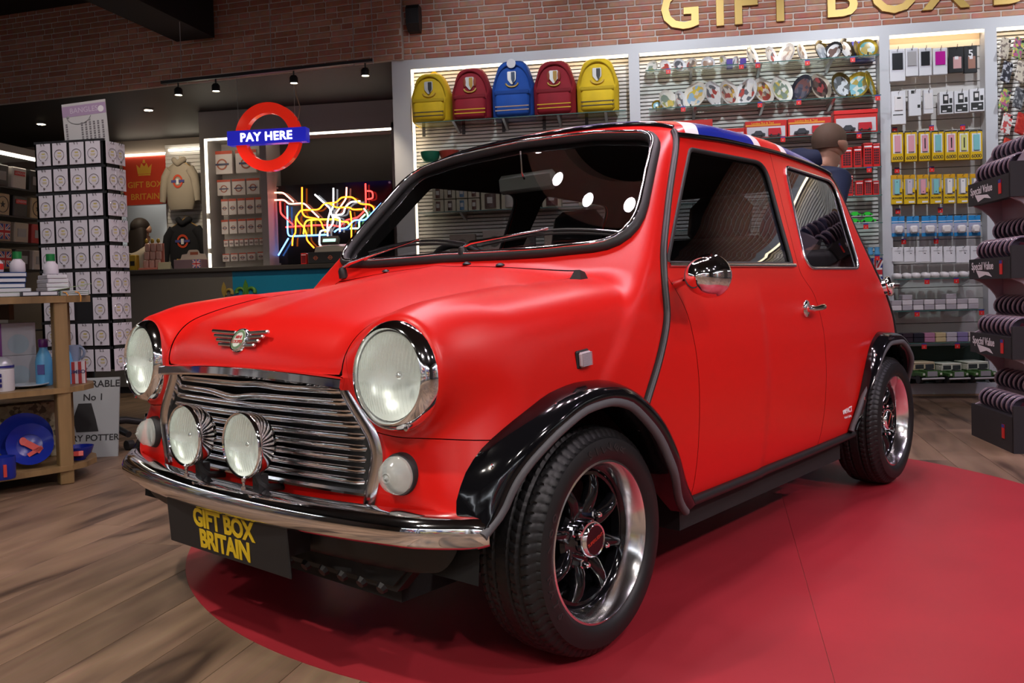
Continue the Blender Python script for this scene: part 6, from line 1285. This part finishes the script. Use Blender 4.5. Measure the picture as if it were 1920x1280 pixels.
for r_ in range(9):
    z = 1.575-r_*.1432
    for c_ in range(4):
        if r_ == 6 and c_ == 2: continue
        card(-3.262+c_*.1012+r_*.001, 4.400-.004*(c_ % 2), z, (c_-1.5)*.02, 'white bracelet card on the rack front, %s row down, %s' % (ORD[r_], nth(c_)), 'bracelet cards on the rack front')
    rbx('row_bar', (RX0, RY0-.006, z+.122), (RX1, RY0, z+.136), m_blk)
    for c_ in range(2): card(-2.880+.008*(c_ % 2), 4.450+c_*.062, z, PI/2+(c_-1.5)*.12, 'white bracelet card on the rack side, %s row down, %s from the front' % (ORD[r_], ORD[c_]), 'bracelet cards on the rack side')
# header poster
hd = MB().bx((-.135, 0, 0), (.135, .004, .24)).obj('rack_poster', M('poster_white', (.50, .50, .50), .5), None, (-3.062, 4.50, 1.70), (0, -.06, 0), label='white bracelet poster with a lilac heading on top of the spinner rack', cat='poster')
MB().bx((-.135, -.001, .165), (.135, 0, .225)).obj('lilac_band', M('band_lilac', (.36, .26, .40), .5), hd); link('poster_lettering', text_mesh('BANGLES', .042, .0003, M('band_pale', (.55, .48, .58), .5)), hd, (.0, -.0015, .195), (PI/2, 0, 0)); MB().cyl((.105, -.002, .19), (.105, -.0005, .19), .018, None, 16).obj('poster_disc', m_paper, hd)
t = np.linspace(3.3, 6.1, 16); MB().tube([(-.035+.075*math.cos(a), -.002, .170+.05*math.sin(a)) for a in t], .002, 5).sphere((-.10, -.003, .165), (.008, .002, .008), 8, 6).sphere((.03, -.003, .14), (.007, .002, .007), 8, 6).obj('bracelet_picture', m_grey, hd)
b = MB()
for k, x in enumerate((-.115, -.02, .005, .03, .055, .08, .108)): 
    for q in range(9): b.bx((x-.006, -.001, .015+q*.013), (x+.006, -.0004, .015+q*.013+.008+.002*(q % 2)))
b.obj('small_print', M('ink_grey', (.16, .15, .16), .6), hd, kind='stuff')

# ---- left wall shelves with folded souvenirs
ls = empty('left_shelf_unit', (-5.05, 5.6, 0), 0, 'dark shelf unit with a light strip on the left wall, full of bagged shirts', 'shelf unit')
MB().bx((-.42, -1.3, 0), (-.40, 1.2, 2.06)).obj('unit_back', m_pug, ls); MB().bx((-.42, -1.3, 2.04), (.05, 1.2, 2.10)).obj('unit_top', m_pug, ls); MB().bx((.02, -1.28, 2.015), (.04, 1.18, 2.035)).obj('led_strip', m_ledn, ls)
for z in (1.76, 1.53, 1.32, 1.10, .6): MB().bx((-.40, -1.3, z-.012), (.05, 1.2, z)).obj('shelf_board', m_blk, ls)
lcols = [[(.02, .02, .02), (.60, .55, .52)], [(.46, .34, .20), (.025, .022, .022)], [(.40, .04, .04), (.36, .26, .18), (.42, .36, .30)], [(.48, .42, .38), (.36, .24, .14), (.05, .04, .04)]]
k = 0
for r_, z in enumerate((1.76, 1.53, 1.32, 1.10)):
    for j in range(7):
        col = lcols[r_][j % len(lcols[r_])]; h = .175 if r_ < 2 else .165; k += 1
        o = MB().rbox((0, 0, h/2), (.10, .165, h), .008).obj('bagged_shirt', M('shirt_%d%d' % (r_, j % len(lcols[r_])), col, .35), None, (-5.06, 5.42+j*.205, z), (0, .08, 0), label='%s bagged shirt on the left wall, %s shelf down, %s' % ({.02: 'black', .60: 'white', .46: 'tan', .025: 'dark', .40: 'red', .36: 'brown', .42: 'cream', .48: 'pale', .05: 'black'}[col[0]], ORD[r_], nth(j)), cat='shirt', group='bagged shirts on the left wall')
        if r_ in (0, 1) and j % 2: MB().bx((.046, -.06, h*.62), (.054, .06, h*.82)).obj('red_label', m_tag, o); link('label_print', text_mesh('LONDON', .026, .0002, m_paper), o, (.0545, 0, h*.72), (PI/2, 0, PI/2))
        elif r_ == 1:
            MB().lathe([(.065, .050), (.065, .053), (.060, .053), (.060, .050)], (0, 0, h*.5), (1, 0, 0), 28).obj('print_ring', m_blk, o); st_ = [(.028*(1 if q % 2 == 0 else .42)*math.sin(q*PI/5), .028*(1 if q % 2 == 0 else .42)*math.cos(q*PI/5)) for q in range(10)]; MB().prism(st_, .003, (0, 0, 0), rotm(0, 0, PI/2)).obj('print_star', m_blk, o, (.053, 0, h*.5))
        elif r_ >= 2 and j % 3 == 1: union_flag(o, .13, .12, -.052, (0, 0, h*.5), (0, 0, PI/2))
        else: MB().bx((.046, -.05, h*.3), (.053, .05, h*.7)).obj('shirt_print', m_grey, o)

# ================================================================ left: wooden display table
wt = empty('display_table', (-2.80, 3.45, 0), 0, 'oak display table with three open shelves at the left edge of the photo', 'table')
OUT = np.array([(-2.97, 2.92), (-2.71, 3.29), (-2.60, 3.45), (-2.545, 3.54), (-2.53, 3.62), (-2.555, 3.73), (-2.62, 3.82), (-2.74, 3.90), (-2.92, 3.94), (-3.10, 3.90), (-3.60, 3.22), (-3.40, 2.80)])-[-2.80, 3.45]
for z, th, nm in ((.845, .030, 'table_top'), (.435, .024, 'middle_shelf'), (.085, .024, 'bottom_shelf')):
    MB().loft([np.c_[OUT, np.full(len(OUT), z-th)], np.c_[OUT, np.full(len(OUT), z)]]).obj(nm, m_wood, wt)
for x, y in ((-2.585, 3.545), (-2.80, 3.86), (-3.30, 2.95), (-3.42, 3.28)): MB().rbox((x+2.80, y-3.45, .41), (.058, .058, .82), .004, rotm(0, 0, .9)).obj('post', m_wood, wt)
MB().box((-.17, .22, .778), (.30, .02, .07), rotm(0, 0, 2.5)).obj('apron', M('oak_dark', (.09, .05, .022), .6), wt)
# on the table top
m_bkb = M('book_blue', (.015, .05, .17), .45); m_pg = M('book_pages', (.55, .58, .62), .7); m_bkw = M('book_white', (.58, .56, .62), .45); m_bkk = M('book_dark', (.03, .03, .045), .5)
def book(x, y, z, w, d, h, rz, cov, label, grp):
    o = MB().rbox((0, 0, h/2), (w, d, h), .002).obj('book', cov, None, (x, y, z), (0, 0, rz), label=label, cat='book', group=grp); MB().bx((-w/2+.004, -d/2-.0008, h*.18), (w/2-.004, d/2+.0008, h*.82)).obj('pages', m_pg, o)
for i in range(3): book(-2.84, 3.47, .846+.038+i*.024, .19, .24, .022, .9+.04*i, m_bkb, 'large blue book in the table-top pile, %s from the bottom' % ORD[i], 'large blue books')
for i in range(2): book(-2.80, 3.48, .846+i*.019, .17, .22, .018, .85, M('book_mint', (.42, .48, .46), .5), 'pale grey-green book under the blue pile, %s' % ('bottom', 'upper')[i], 'pale books')
for i in range(5): book(-2.665, 3.62, .846+i*.0195, .10-.004*i, .15, .018, .9+.05*(i % 2), m_bkw, 'white booklet with a blue spine in the small pile, %s from the bottom' % ORD[i], 'white booklets')
for i, (x, y) in enumerate(((-2.66, 3.46), (-2.605, 3.50))): book(x, y, .846, .075, .05, .022, .9, m_bkk, 'small dark printed box at the front of the table top, %s' % ('left', 'right')[i], 'small dark boxes')
gb = MB().box((0, 0, .02), (.18, .10, .002), rotm(0, -.18, 0)).obj('green_booklet', M('booklet_green', (.24, .36, .17), .5), None, (-2.585, 3.62, .862), (0, 0, .75), label='pale green booklet propped on the corner of the table', cat='booklet')
for i in range(3): book(-2.575, 3.635, .846+i*.008, .12, .09, .007, .75, M('booklet_mint', (.20, .32, .25), .5), 'thin mint booklet under the propped one, %s from the bottom' % ORD[i], 'mint booklets')
for k in (0, 1): MB().tube([(0, 0, 0), (.012, -.01, -.004), (.020, -.016, -.022), (.018, -.02, -.045)], .0028, 6).obj('ribbon', M('ribbon_orange', (.60, .25, .02), .5), gb, (-.03+.05*k, -.045, .0), smooth=60)
for i, (x, y, z) in enumerate(((-2.80, 3.43, .957), (-2.77, 3.53, .957), (-2.667, 3.615, .946))):
    o = MB().lathe([(.030, 0), (.032, .006), (.031, .040), (.018, .056), (.017, .062)], n=20).obj('bottle', M('bottle_white', (.56, .54, .60), .4), None, (x, y, z), label='white bottle with a green cap, %s of three on the book piles' % ('left', 'middle', 'right')[i], cat='bottle', group='green-capped bottles', smooth=40)
    MB().cyl((0, 0, .060), (0, 0, .092), .019, None, 20).obj('cap', M('cap_green', (.004, .17, .035), .4), o, smooth=40)
    if i == 0: MB().lathe([(.0328, .010), (.0328, .036)], n=20).obj('red_band', m_tag, o)
# on the middle shelf
def carton(x, y, z, w, d, h, rz, col, nm, label, cat='box'): return MB().rbox((0, 0, h/2), (w, d, h), .002).obj(nm, col, None, (x, y, z), (0, 0, rz), label=label, cat=cat)
m_cw = M('carton_white', (.46, .47, .52), .45)
for i, (x, y, z, h) in enumerate(((-2.90, 3.66, .436, .14), (-2.90, 3.66, .577, .15))):
    o = carton(x, y, z, .15, .10, h, .9, m_cw, 'gift_carton', 'white plate carton with a purple edge, %s of two stacked' % ('lower', 'upper')[i]); MB().bx((-.0755, -.051, 0), (-.068, .051, h)).obj('carton_edge', M('edge_purple', (.22, .05, .28), .5), o)
    MB().lathe([(.045, -.0515), (.0, -.0515)], (0, 0, h*.35), (0, 1, 0), 20).obj('carton_picture', M('pic_ice', (.36, .46, .54), .5), o)
o = carton(-2.90, 3.42, .578, .10, .09, .15, .9, m_cw, 'gift_carton', 'white mug carton with a dark base at the left edge of the middle shelf'); MB().bx((-.051, -.046, .0), (.051, .046, .03)).obj('carton_base_band', m_blk, o); carton(-2.90, 3.44, .436, .12, .12, .141, .9, M('carton_dusk', (.20, .20, .24), .5), 'gift_carton', 'grey carton under the mug carton on the middle shelf')
mg = MB().lathe([(.050, 0), (.052, .01), (.052, .095), (.047, .100), (.046, .02), (0, .015)], n=28).obj('mug', M('mug_white', (.55, .55, .58), .3), None, (-2.775, 3.405, .436), label='white lidded mug with navy bands at the left end of the middle shelf', cat='mug', smooth=40)
MB().lathe([(.052, .100), (.050, .115), (.038, .138), (.018, .148), (0, .15)], n=28).obj('lid', M('mug_grey', (.36, .38, .42), .3, .3), mg, smooth=50); MB().lathe([(.0526, .102), (.0526, .112)], n=28).obj('band', M('band_navy', (.02, .02, .16), .4), mg); 
for k in range(3): MB().bx((.015, -.0545, .02+k*.022), (.04, -.046, .035+k*.022)).obj('panel_mark', M('band_navy', (.02, .02, .16), .4), mg)
def bottle(x, y, label):
    o = MB().lathe([(.034, 0), (.036, .008), (.036, .11), (.030, .14), (.018, .165), (.017, .178)], n=26).obj('water_bottle', M('bottle_ice', (.10, .34, .60), .3), None, (x, y, .436), label=label, cat='bottle', smooth=50)
    MB().lathe([(.019, .176), (.021, .180), (.021, .210), (.018, .214), (0, .214)], n=20).obj('cap', M('cap_purple', (.10, .015, .13), .3), o, smooth=40); MB().box((.010, -.034, .075), (.03, .006, .045), rotm(0, 0, .3)).obj('bottle_print', M('print_dusk', (.08, .08, .26), .5), o); return o
bottle(-2.735, 3.63, 'light blue water bottle with a purple cap on the middle shelf'); bottle(-2.66, 3.67, 'light blue water bottle half hidden by the table post')
MB().lathe([(.03, 0), (.04, .004), (.085, .012), (.086, .015), (.04, .008), (0, .007)], n=32).obj('plate', M('plate_ice', (.48, .54, .60), .3), None, (-2.755, 3.545, .436), label='pale blue plate lying in front of the water bottle', cat='plate', smooth=40)
em = MB().lathe([(.028, 0), (.034, .02), (.036, .075), (.032, .075), (.03, .02), (0, .01)], n=20).obj('mug', M('mug_slate', (.20, .26, .36), .35), None, (-2.655, 3.73, .538), label='slate blue novelty mug standing on the striped box', cat='mug', smooth=50)
t = np.linspace(-1.4, 1.4, 12); MB().tube([(.034+.024*math.cos(a), 0, .04+.026*math.sin(a)) for a in t], .006, 8).obj('handle', M('mug_slate', (.20, .26, .36), .35), em, smooth=60); MB().lathe([(.022, -.002), (.022, .016), (.0, .016)], (0, 0, -.014), n=16).obj('mug_base', m_orange, em)
sb = MB().rbox((0, 0, .051), (.085, .09, .102), .001).obj('striped_box', M('stripe_white', (.56, .52, .54), .5), None, (-2.635, 3.715, .436), (0, 0, .55), label='red and white striped mug box lettered DUMBO on the middle shelf end', cat='box')
for k in range(3): MB().bx((-.0425+.028*k, -.0457, 0), (-.0285+.028*k, -.0447, .102)).obj('stripe', M('stripe_red', (.36, .03, .03), .5), sb)
for k in range(3): MB().bx((.0427, -.045+.03*k, 0), (.0435, -.030+.03*k, .102)).obj('stripe', M('stripe_red', (.36, .03, .03), .5), sb)
link('box_lettering', text_mesh('DUMBO', .024, .0004, M('ink_navy', (.03, .03, .12), .5), .0004), sb, (0, -.0465, .055), (PI/2, 0, 0))
# on the bottom shelf
m_map = print_mat('antique_map', [(.30, .27, .17), (.34, .31, .20), (.26, .23, .15), (.10, .09, .06)], 60., .7)
for i, (x, y) in enumerate(((-3.02, 3.52), (-2.93, 3.64), (-2.86, 3.745))): carton(x, y, .086, .145, .12, .26, .9, m_map, 'map_tin', 'tall cream tin printed like an old map, bottom shelf, %s' % nth(i), 'tin')
m_bpl = M('plate_blue', (.008, .02, .24), .25)
def bplate(x, y, z, r, tilt, label):
    o = MB().lathe([(r*.55, .006), (r*.9, -.012), (r, -.018), (r, -.012), (r*.6, .012), (0, .014)], n=36, axis=(0, 1, 0)).obj('blue_plate', m_bpl, None, (x, y, z), (tilt, 0, .75), label=label, cat='plate', smooth=40); MB().box((.01, .003, -.005), (r*.9, .002, r*.30), rotm(0, .65, 0)).sphere((-r*.25, .003, r*.22), (r*.16, .002, r*.2), 12, 8).box((.02, .003, -.03), (r*.7, .002, r*.18), rotm(0, -.5, 0)).obj('red_decal', M('decal_red', (.45, .04, .03), .35), o); return o
bplate(-2.765, 3.52, .207, .115, -.35, 'blue plate with a red decal leaning at the back of the bottom shelf'); bplate(-2.705, 3.475, .186, .095, -.42, 'smaller blue plate with a red decal leaning in front of the larger one')
bmg = MB().lathe([(.042, 0), (.045, .01), (.046, .092), (.042, .092), (.041, .02), (0, .015)], n=26).obj('mug', m_bpl, None, (-2.655, 3.25, .086), label='blue mug with a red decal at the left end of the bottom shelf', cat='mug', smooth=40); MB().box((.032, -.034, .04), (.012, .03, .05), rotm(0, 0, .8)).obj('red_decal', M('decal_red', (.45, .04, .03), .35), bmg)
bw = MB().lathe([(.028, 0), (.030, .006), (.055, .03), (.066, .062), (.063, .062), (.05, .03), (0, .012)], n=28).obj('bowl', m_bpl, None, (-2.598, 3.66, .086), label='blue bowl with a red decal at the rounded end of the bottom shelf', cat='bowl', smooth=40); MB().box((.03, -.052, .036), (.05, .012, .022), rotm(-.4, 0, .5)).obj('red_decal', M('decal_red', (.45, .04, .03), .35), bw)
# leaning poster board behind the table
pb = MB().bx((-.16, 0, 0), (.16, .012, .42)).obj('poster_board', M('poster_grey', (.33, .36, .36), .6), None, (-2.90, 4.14, 0), (-.22, -.0, .30), label='grey wanted-style poster board leaning on the floor behind the table', cat='poster')
m_pi = M('poster_ink', (.02, .02, .02), .6)
for t_, s_, z, x in (('UNDESIRABLE', .052, .385, 0), ('No 1', .05, .315, .03), ('HARRY POTTER', .046, .10, 0)): link('poster_lettering', text_mesh(t_, s_, .0005, m_pi, .0006), pb, (x, -.001, z), (PI/2, 0, 0))
MB().prism([(-.05, .135), (.06, .135), (.045, .20), (.02, .285), (-.045, .285), (-.07, .20)], .001, (0, -.0015, 0)).obj('poster_picture', m_pi, pb)
# ================================================================ display stand at the right
m_std = M('stand_card', (.020, .018, .022), .55); m_stm = M('stand_mauve', (.36, .30, .36), .5)
st = empty('keyring_stand', (1.90, 4.53, 0), 0, 'black tiered cardboard stand of keyrings at the right edge, marked Special Value', 'display stand')
def sbx(n, a, b_, m, par=None): return MB().bx((a[0]-1.90, a[1]-4.53, a[2]), (b_[0]-1.90, b_[1]-4.53, b_[2])).obj(n, m, par or st)
TZ = ((0, .165), (.43, .53), (.80, .90), (1.17, 1.28))
prof = []
for i, (z0, z1) in enumerate(TZ):
    prof += [(0, z0), (0, z1)]
    nz = TZ[i+1][0] if i < 3 else 1.50
    for q in np.linspace(.08, .92, 8): prof.append((.115*math.sin(q*PI)**.7 if i < 3 else .015+.16*q**1.6, z1+(nz-z1)*q))
prof += [(.20, 1.50), (.40, 1.52), (.40, 0)]
# hourglass side boards (front and back of the stand), seen edge-on and from the left
for y in (4.30, 4.755): MB().prism([(x-.24+.005, z) for x, z in prof], .016, (0, y-4.53, 0)).obj('side_board', m_stm, st)
sbx('core', (1.80, 4.31, .10), (2.04, 4.76, 1.40), m_stm)
sv = text_mesh('Special Value', .085, .0005, m_paper, .001)
dk = MB(); dome = MB().lathe([(.047, -.011), (.050, -.004), (.047, .006), (.034, .013), (.0, .016)], n=18, axis=(0, 1, 0)).mesh('keyring_dome', M('dome_plastic', (.13, .11, .16), .08, 0, .7), 50); ring_m = MB().lathe([(.050, -.004), (.0525, 0), (.050, .004)], n=18, axis=(0, 1, 0)).mesh('dome_rim', M('dome_rim', (.34, .26, .30), .3), 50); kd = MB().box((0, -.013, 0), (.03, .003, .045), rotm(0, .3, 0)).mesh('keyring', M('keyring_met', (.25, .06, .10), .25, .6))
for i, (z0, z1) in enumerate(TZ):
    tr_ = sbx('tier_tray', (1.655, 4.285, z0), (1.70, 4.795, z1), m_std); sbx('tier_front', (1.655, 4.275, z0), (2.10, 4.29, z1+.05), m_std); sbx('tier_shelf', (1.70, 4.29, z1-.03), (2.05, 4.79, z1-.02), m_std)
    if i > 0:
        link('tier_lettering', sv, st, (1.654-1.90, 4.62-4.53, (z0+z1)/2+.012), (PI/2, 0, -PI/2)).scale = (.62, .62, 1)
        MB().prism([(-.10, .012), (.06, 0), (.10, -.022), (.02, -.012), (-.06, -.026)], .001, (0, 0, 0), rotm(0, 0, -PI/2)).obj('swoosh', m_paper, st, (1.6535-1.90, 4.60-4.53, (z0+z1)/2-.018))
    tg = sbx('sale_tag', (1.652, 4.375, (z0+z1)/2-.03), (1.6545, 4.405, (z0+z1)/2+.035), m_tag); sbx('tag_head', (1.6515, 4.375, (z0+z1)/2+.02), (1.652, 4.405, (z0+z1)/2+.035), m_tagb, tg)
    for row in range(2):
        for k in range(8):
            o = link('keyring_pack', dome, None, (1.715+row*.075, 4.33+k*.055, z1+.045+row*.095), (.35, 0, 0), label='round clear keyring pack, %s tier up, %s row, %s from the front' % (ORD[i], ('front', 'rear')[row], ORD[k]), cat='keyring', group='round keyring packs'); link('dome_rim', ring_m, o); link('keyring', kd, o)
MB().lathe([(.085, -.001), (.085, 0), (.0, 0)], (2.02-1.90, 4.273-4.53, 1.22), (0, 1, 0), 32).obj('round_sticker', m_tag, st)
# ================================================================ people
def skin_mesh(name, verts, edges, mat, subs=2):
    me = bpy.data.meshes.new(name); me.from_pydata([v[:3] for v in verts], edges, []); o = bpy.data.objects.new(name, me); COL.objects.link(o)
    md = o.modifiers.new('skin', 'SKIN'); md.use_smooth_shade = True; sv_ = me.skin_vertices[0].data
    for i, v in enumerate(verts): r = v[3]; sv_[i].radius = (r, r) if not hasattr(r, '__len__') else r; sv_[i].use_root = (i == 0)
    s = o.modifiers.new('sub', 'SUBSURF'); s.levels = subs; s.render_levels = subs
    dg = bpy.context.evaluated_depsgraph_get(); m2 = bpy.data.meshes.new_from_object(o.evaluated_get(dg)); bpy.data.objects.remove(o); m2.materials.clear(); m2.materials.append(mat)
    m2.polygons.foreach_set('use_smooth', [True]*len(m2.polygons)); return m2
def hand(base, d, up, s=1):           # palm and five curled fingers as skin chain data
    base = np.array(base, float); d = np.array(d, float)/np.linalg.norm(d); up = np.array(up, float); sd = np.cross(d, up); sd /= np.linalg.norm(sd); up = np.cross(sd, d); V = [(*base, .024), (*(base+d*.045), .028), (*(base+d*.08), .026)]; E = [(0, 1), (1, 2)]
    for k, (o_, L) in enumerate(((-.030, .065), (-.010, .075), (.010, .070), (.028, .055))):
        p = base+d*.088+sd*o_; i = len(V); V += [(*p, .009), (*(p+d*L*.5-up*.012), .0085), (*(p+d*L*.8-up*.035), .0075)]; E += [(2, i), (i, i+1), (i+1, i+2)]
    p = base+d*.03-sd*.036*s; i = len(V); V += [(*p, .011), (*(p+d*.03-sd*.018*s-up*.01), .010), (*(p+d*.058-sd*.02*s-up*.02), .008)]; E += [(1, i), (i, i+1), (i+1, i+2)]
    return V, E
def person(name, loc, rz, H, lean, skin, jacket, trous, haircol, label, long_hair=False, headturn=0., jacket_rough=.8):
    k = H/1.75; fwd = -1                      # the figure faces local -Y
    def L(z): return lean*max(0, (z-.95))**1.15      # forward lean of the upper body
    def p(x, y, z, r): return (x*k, (y-L(z))*k, z*k, r*k)
    V = [p(0, 0, .95, .12), p(0, .01, 1.12, .125), p(0, .015, 1.30, .14), p(0, .01, 1.42, .10), p(0, -.005, 1.49, .055), p(0, -.02, 1.56, .062), p(0, -.015, 1.64, .086), p(0, .005, 1.70, .078)]; E = [(i, i+1) for i in range(7)]
    for s in (-1, 1):
        i = len(V); V += [p(s*.09, 0, .88, .095), p(s*.10, -.02, .50, .062), p(s*.10, .01, .10, .042), p(s*.11, -.12, .035, .036)]; E += [(0, i), (i, i+1), (i+1, i+2), (i+2, i+3)]
        i = len(V); V += [p(s*.18, .01, 1.41, .062), p(s*.235, .03, 1.13, .045), p(s*.22, -.16, .98, .034)]; E += [(3, i), (i, i+1), (i+1, i+2)]
        hV, hE = hand((s*.215*k, (-.19-L(.98))*k, .97*k), (0, -1, -.15), (0, .15, 1), s); j = len(V); V += hV; E += [(a+j, b_+j) for a, b_ in hE]+[(i+2, j)]
        V.append(p(s*.098, .005, 1.635, .020)); E.append((6, len(V)-1))
    V.append(p(0, -.115, 1.625, .014)); E.append((6, len(V)-1)); V.append(p(0, -.085, 1.565, .028)); E.append((5, len(V)-1))
    o = link(name, skin_mesh(name, V, E, skin), None, loc, (0, 0, rz), label=label, cat='person')
    q = lambda x, y, z, r: p(x, y, z, r)
    JV = [q(0, .0, .78, .150), q(0, .0, .90, .148), q(0, .015, 1.08, .15), q(0, .02, 1.30, .165), q(0, .012, 1.42, .125), q(0, .01, 1.475, .085)]; JE = [(0, 1), (1, 2), (2, 3), (3, 4), (4, 5)]
    for s in (-1, 1): i = len(JV); JV += [q(s*.185, .01, 1.405, .085), q(s*.24, .03, 1.13, .064), q(s*.222, -.15, .99, .05)]; JE += [(4, i), (i, i+1), (i+1, i+2)]
    link('jacket', skin_mesh('jacket', JV, JE, jacket), o)
    TV = [q(0, 0, .93, .13)]; TE = []
    for s in (-1, 1): i = len(TV); TV += [q(s*.092, 0, .86, .108), q(s*.10, -.02, .50, .078), q(s*.10, .01, .10, .060)]; TE += [(0, i), (i, i+1), (i+1, i+2)]
    link('trousers', skin_mesh('trousers', TV, TE, trous), o)
    for s in (-1, 1): MB().rbox((s*.108*k, -.05*k, .035*k), (.095*k, .27*k, .068*k), .025).obj('shoe', m_blk, o, smooth=50)
    hc = np.array(p(0, .008, 1.668, 0)[:3]); b = MB(); n_, m_ = 24, 14; rings = []
    for i in range(m_+1):
        ph = PI/2-(i/m_)*2.05; t_ = np.linspace(0, 2*PI, n_, endpoint=False); rr = max(1e-3, math.cos(ph)); pts = []
        for a in t_:
            fr = max(0, -math.sin(a)); lim = 1.0 if fr < .35 else max(.35, 1-(fr-.35)*1.1); ph2 = PI/2-(i/m_)*2.05*lim
            pts.append((.093*k*math.cos(ph2)*math.cos(a) if ph2 > -1.2 else 0, .112*k*math.cos(ph2)*math.sin(a)+.010*k, .108*k*math.sin(ph2)))
        rings.append(np.array(pts)+hc)
    b.loft(rings, True, False).obj('hair', haircol, o, smooth=60)
    if long_hair:
        bb = MB(); t_ = np.linspace(0, 2*PI, 20, endpoint=False); bb.loft([np.stack([wx*k*np.cos(t_), wy*k*np.sin(t_)+yo*k, np.full(20, z*k)], 1)+[0, -L(z)*k, 0] for z, wx, wy, yo in ((1.70, .075, .085, .03), (1.62, .105, .075, .05), (1.52, .115, .065, .06), (1.40, .12, .05, .085), (1.28, .09, .035, .11), (1.20, .03, .015, .12))]).obj('long_hair', haircol, o, smooth=60)
    # face
    for s in (-1, 1): MB().sphere(np.array(p(s*.032, -.092, 1.648, 0)[:3]), .011*k, 10, 8).obj('eye', M('eye_white', (.7, .7, .7), .2), o, smooth=60)
    MB().sphere(np.array(p(0, -.100, 1.578, 0)[:3]), (.024*k, .008*k, .006*k), 10, 6).obj('mouth', M('lips', (.42, .14, .12), .5), o, smooth=60)
    return o
m_skin = M('skin', (.52, .30, .21), .5); m_navy = M('jacket_navy', (.012, .024, .070), .75, bump=(60, .3)); m_jean = M('jeans', (.03, .04, .08), .8)
p1 = person('person', (.84, 5.18, 0), math.radians(125), 1.71, .50, m_skin, m_navy, m_jean, M('hair_sandy', (.15, .105, .075), .7, bump=(220, .5)), 'person with short fair hair in a navy hooded jacket behind the car')
t = np.linspace(.2, PI-.2, 12); MB().tube([(.105*math.cos(a), .06+.060*math.sin(a)-.200, 1.515-.020*math.sin(a)) for a in t], np.concatenate([np.linspace(.045, .085, 6), np.linspace(.085, .045, 6)]), 10).obj('hood', m_navy, p1, smooth=60)
person('person', (2.30, 5.25, 0), math.radians(-150), 1.64, .06, m_skin, M('knit_white', (.62, .60, .62), .85, bump=(120, .5)), m_jean, M('hair_honey', (.26, .15, .07), .6, bump=(200, .4)), 'person with long light brown hair in a white knit behind the keyring stand', True)
person('person', (-4.93, 8.02, 0), math.radians(165), 1.62, .05, m_skin, M('top_cream', (.45, .38, .30), .8), m_jean, M('hair_dark', (.018, .010, .007), .6, bump=(200, .4)), 'person with dark brown hair standing behind the counter by the doorway', True)
# ================================================================ the shop behind the camera (seen only in reflections)
def back_unit(cx, cy, rz, w, label, seed):
    u = empty('shop_wall_unit', (cx, cy, 0), rz, label, 'display unit', 'display units behind the viewer'); rg = random.Random(seed)
    MB().bx((-w/2, .30, 0), (w/2, .34, 2.5)).obj('back_board', M('env_white', (.74, .74, .76), .6), u)
    for x in (-w/2, w/2-.06): MB().bx((x, 0, 0), (x+.06, .34, 2.5)).obj('side_post', m_frame, u)
    MB().bx((-w/2, 0, 2.44), (w/2, .34, 2.6)).obj('header', m_frame, u); MB().bx((-w/2+.08, .02, 2.41), (w/2-.08, .05, 2.435)).obj('led_strip', m_ledc, u)
    for z in (.35, .8, 1.25, 1.7, 2.1):
        MB().bx((-w/2+.06, .04, z-.015), (w/2-.06, .30, z)).obj('shelf_board', m_frame, u); x = -w/2+.12
        while x < w/2-.2:
            bw_ = .10+.14*rg.random(); h = .12+.2*rg.random(); c = rg.choice(((.5, .03, .03), (.62, .60, .58), (.03, .05, .22), (.5, .4, .1), (.04, .04, .05), (.55, .50, .46)))
            MB().bx((x, .08, z), (x+bw_, .26, z+min(h, .33))).obj('stocked_box', M('env_%d%d%d' % tuple(int(q*99) for q in c), c, .5), u); x += bw_+.03+.06*rg.random()
for k, (x, t_) in enumerate(((-4.2, 'left'), (-1.6, 'centre left'), (1.0, 'centre right'), (3.6, 'right'))): back_unit(x, -3.30, PI, 2.4, 'lit display unit on the wall behind the viewer, %s' % t_, k)
back_unit(6.6, .2, -PI/2, 2.6, 'lit display unit on the right-hand wall, nearer the viewer', 8); back_unit(6.6, 3.2, -PI/2, 2.6, 'lit display unit on the right-hand wall, farther from the viewer', 9)
back_unit(-6.6, .6, PI/2, 2.6, 'lit display unit on the left-hand wall, nearer the viewer', 10); back_unit(-6.6, 3.4, PI/2, 2.6, 'lit display unit on the left-hand wall, farther from the viewer', 11)
# lamp bodies added at the unseen fill spots and wall washers
canm = MB().lathe([(0, .13), (.04, .13), (.062, .10), (.066, .02), (.060, .02), (.056, .05), (0, .05)], n=20).mesh('spotlight', m_blk, 40); stem = MB().cyl((0, 0, .12), (0, 0, .17), .012, None, 8).mesh('stem', m_blk); kk = {}
for l in [o for o in bpy.data.objects if o.type == 'LIGHT' and o.name.split('.')[0] in ('ceiling_fill_spot', 'wall_washer', 'car_key_spot', 'rack_fill_spot')]:
    b_ = l.name.split('.')[0]; kk[b_] = kk.get(b_, -1)+1; i = kk[b_]
    o = link('added_spot_can', canm, None, l.location, l.rotation_euler, label='added black ceiling spotlight %s, out of the picture, %s' % ({'ceiling_fill_spot': 'pointing straight down', 'wall_washer': 'washing a wall unit', 'car_key_spot': 'trained on the car', 'rack_fill_spot': 'trained on the bracelet rack'}[b_], ORD[i]), cat='spotlight', group='ceiling spotlights'); link('stem', stem, o)
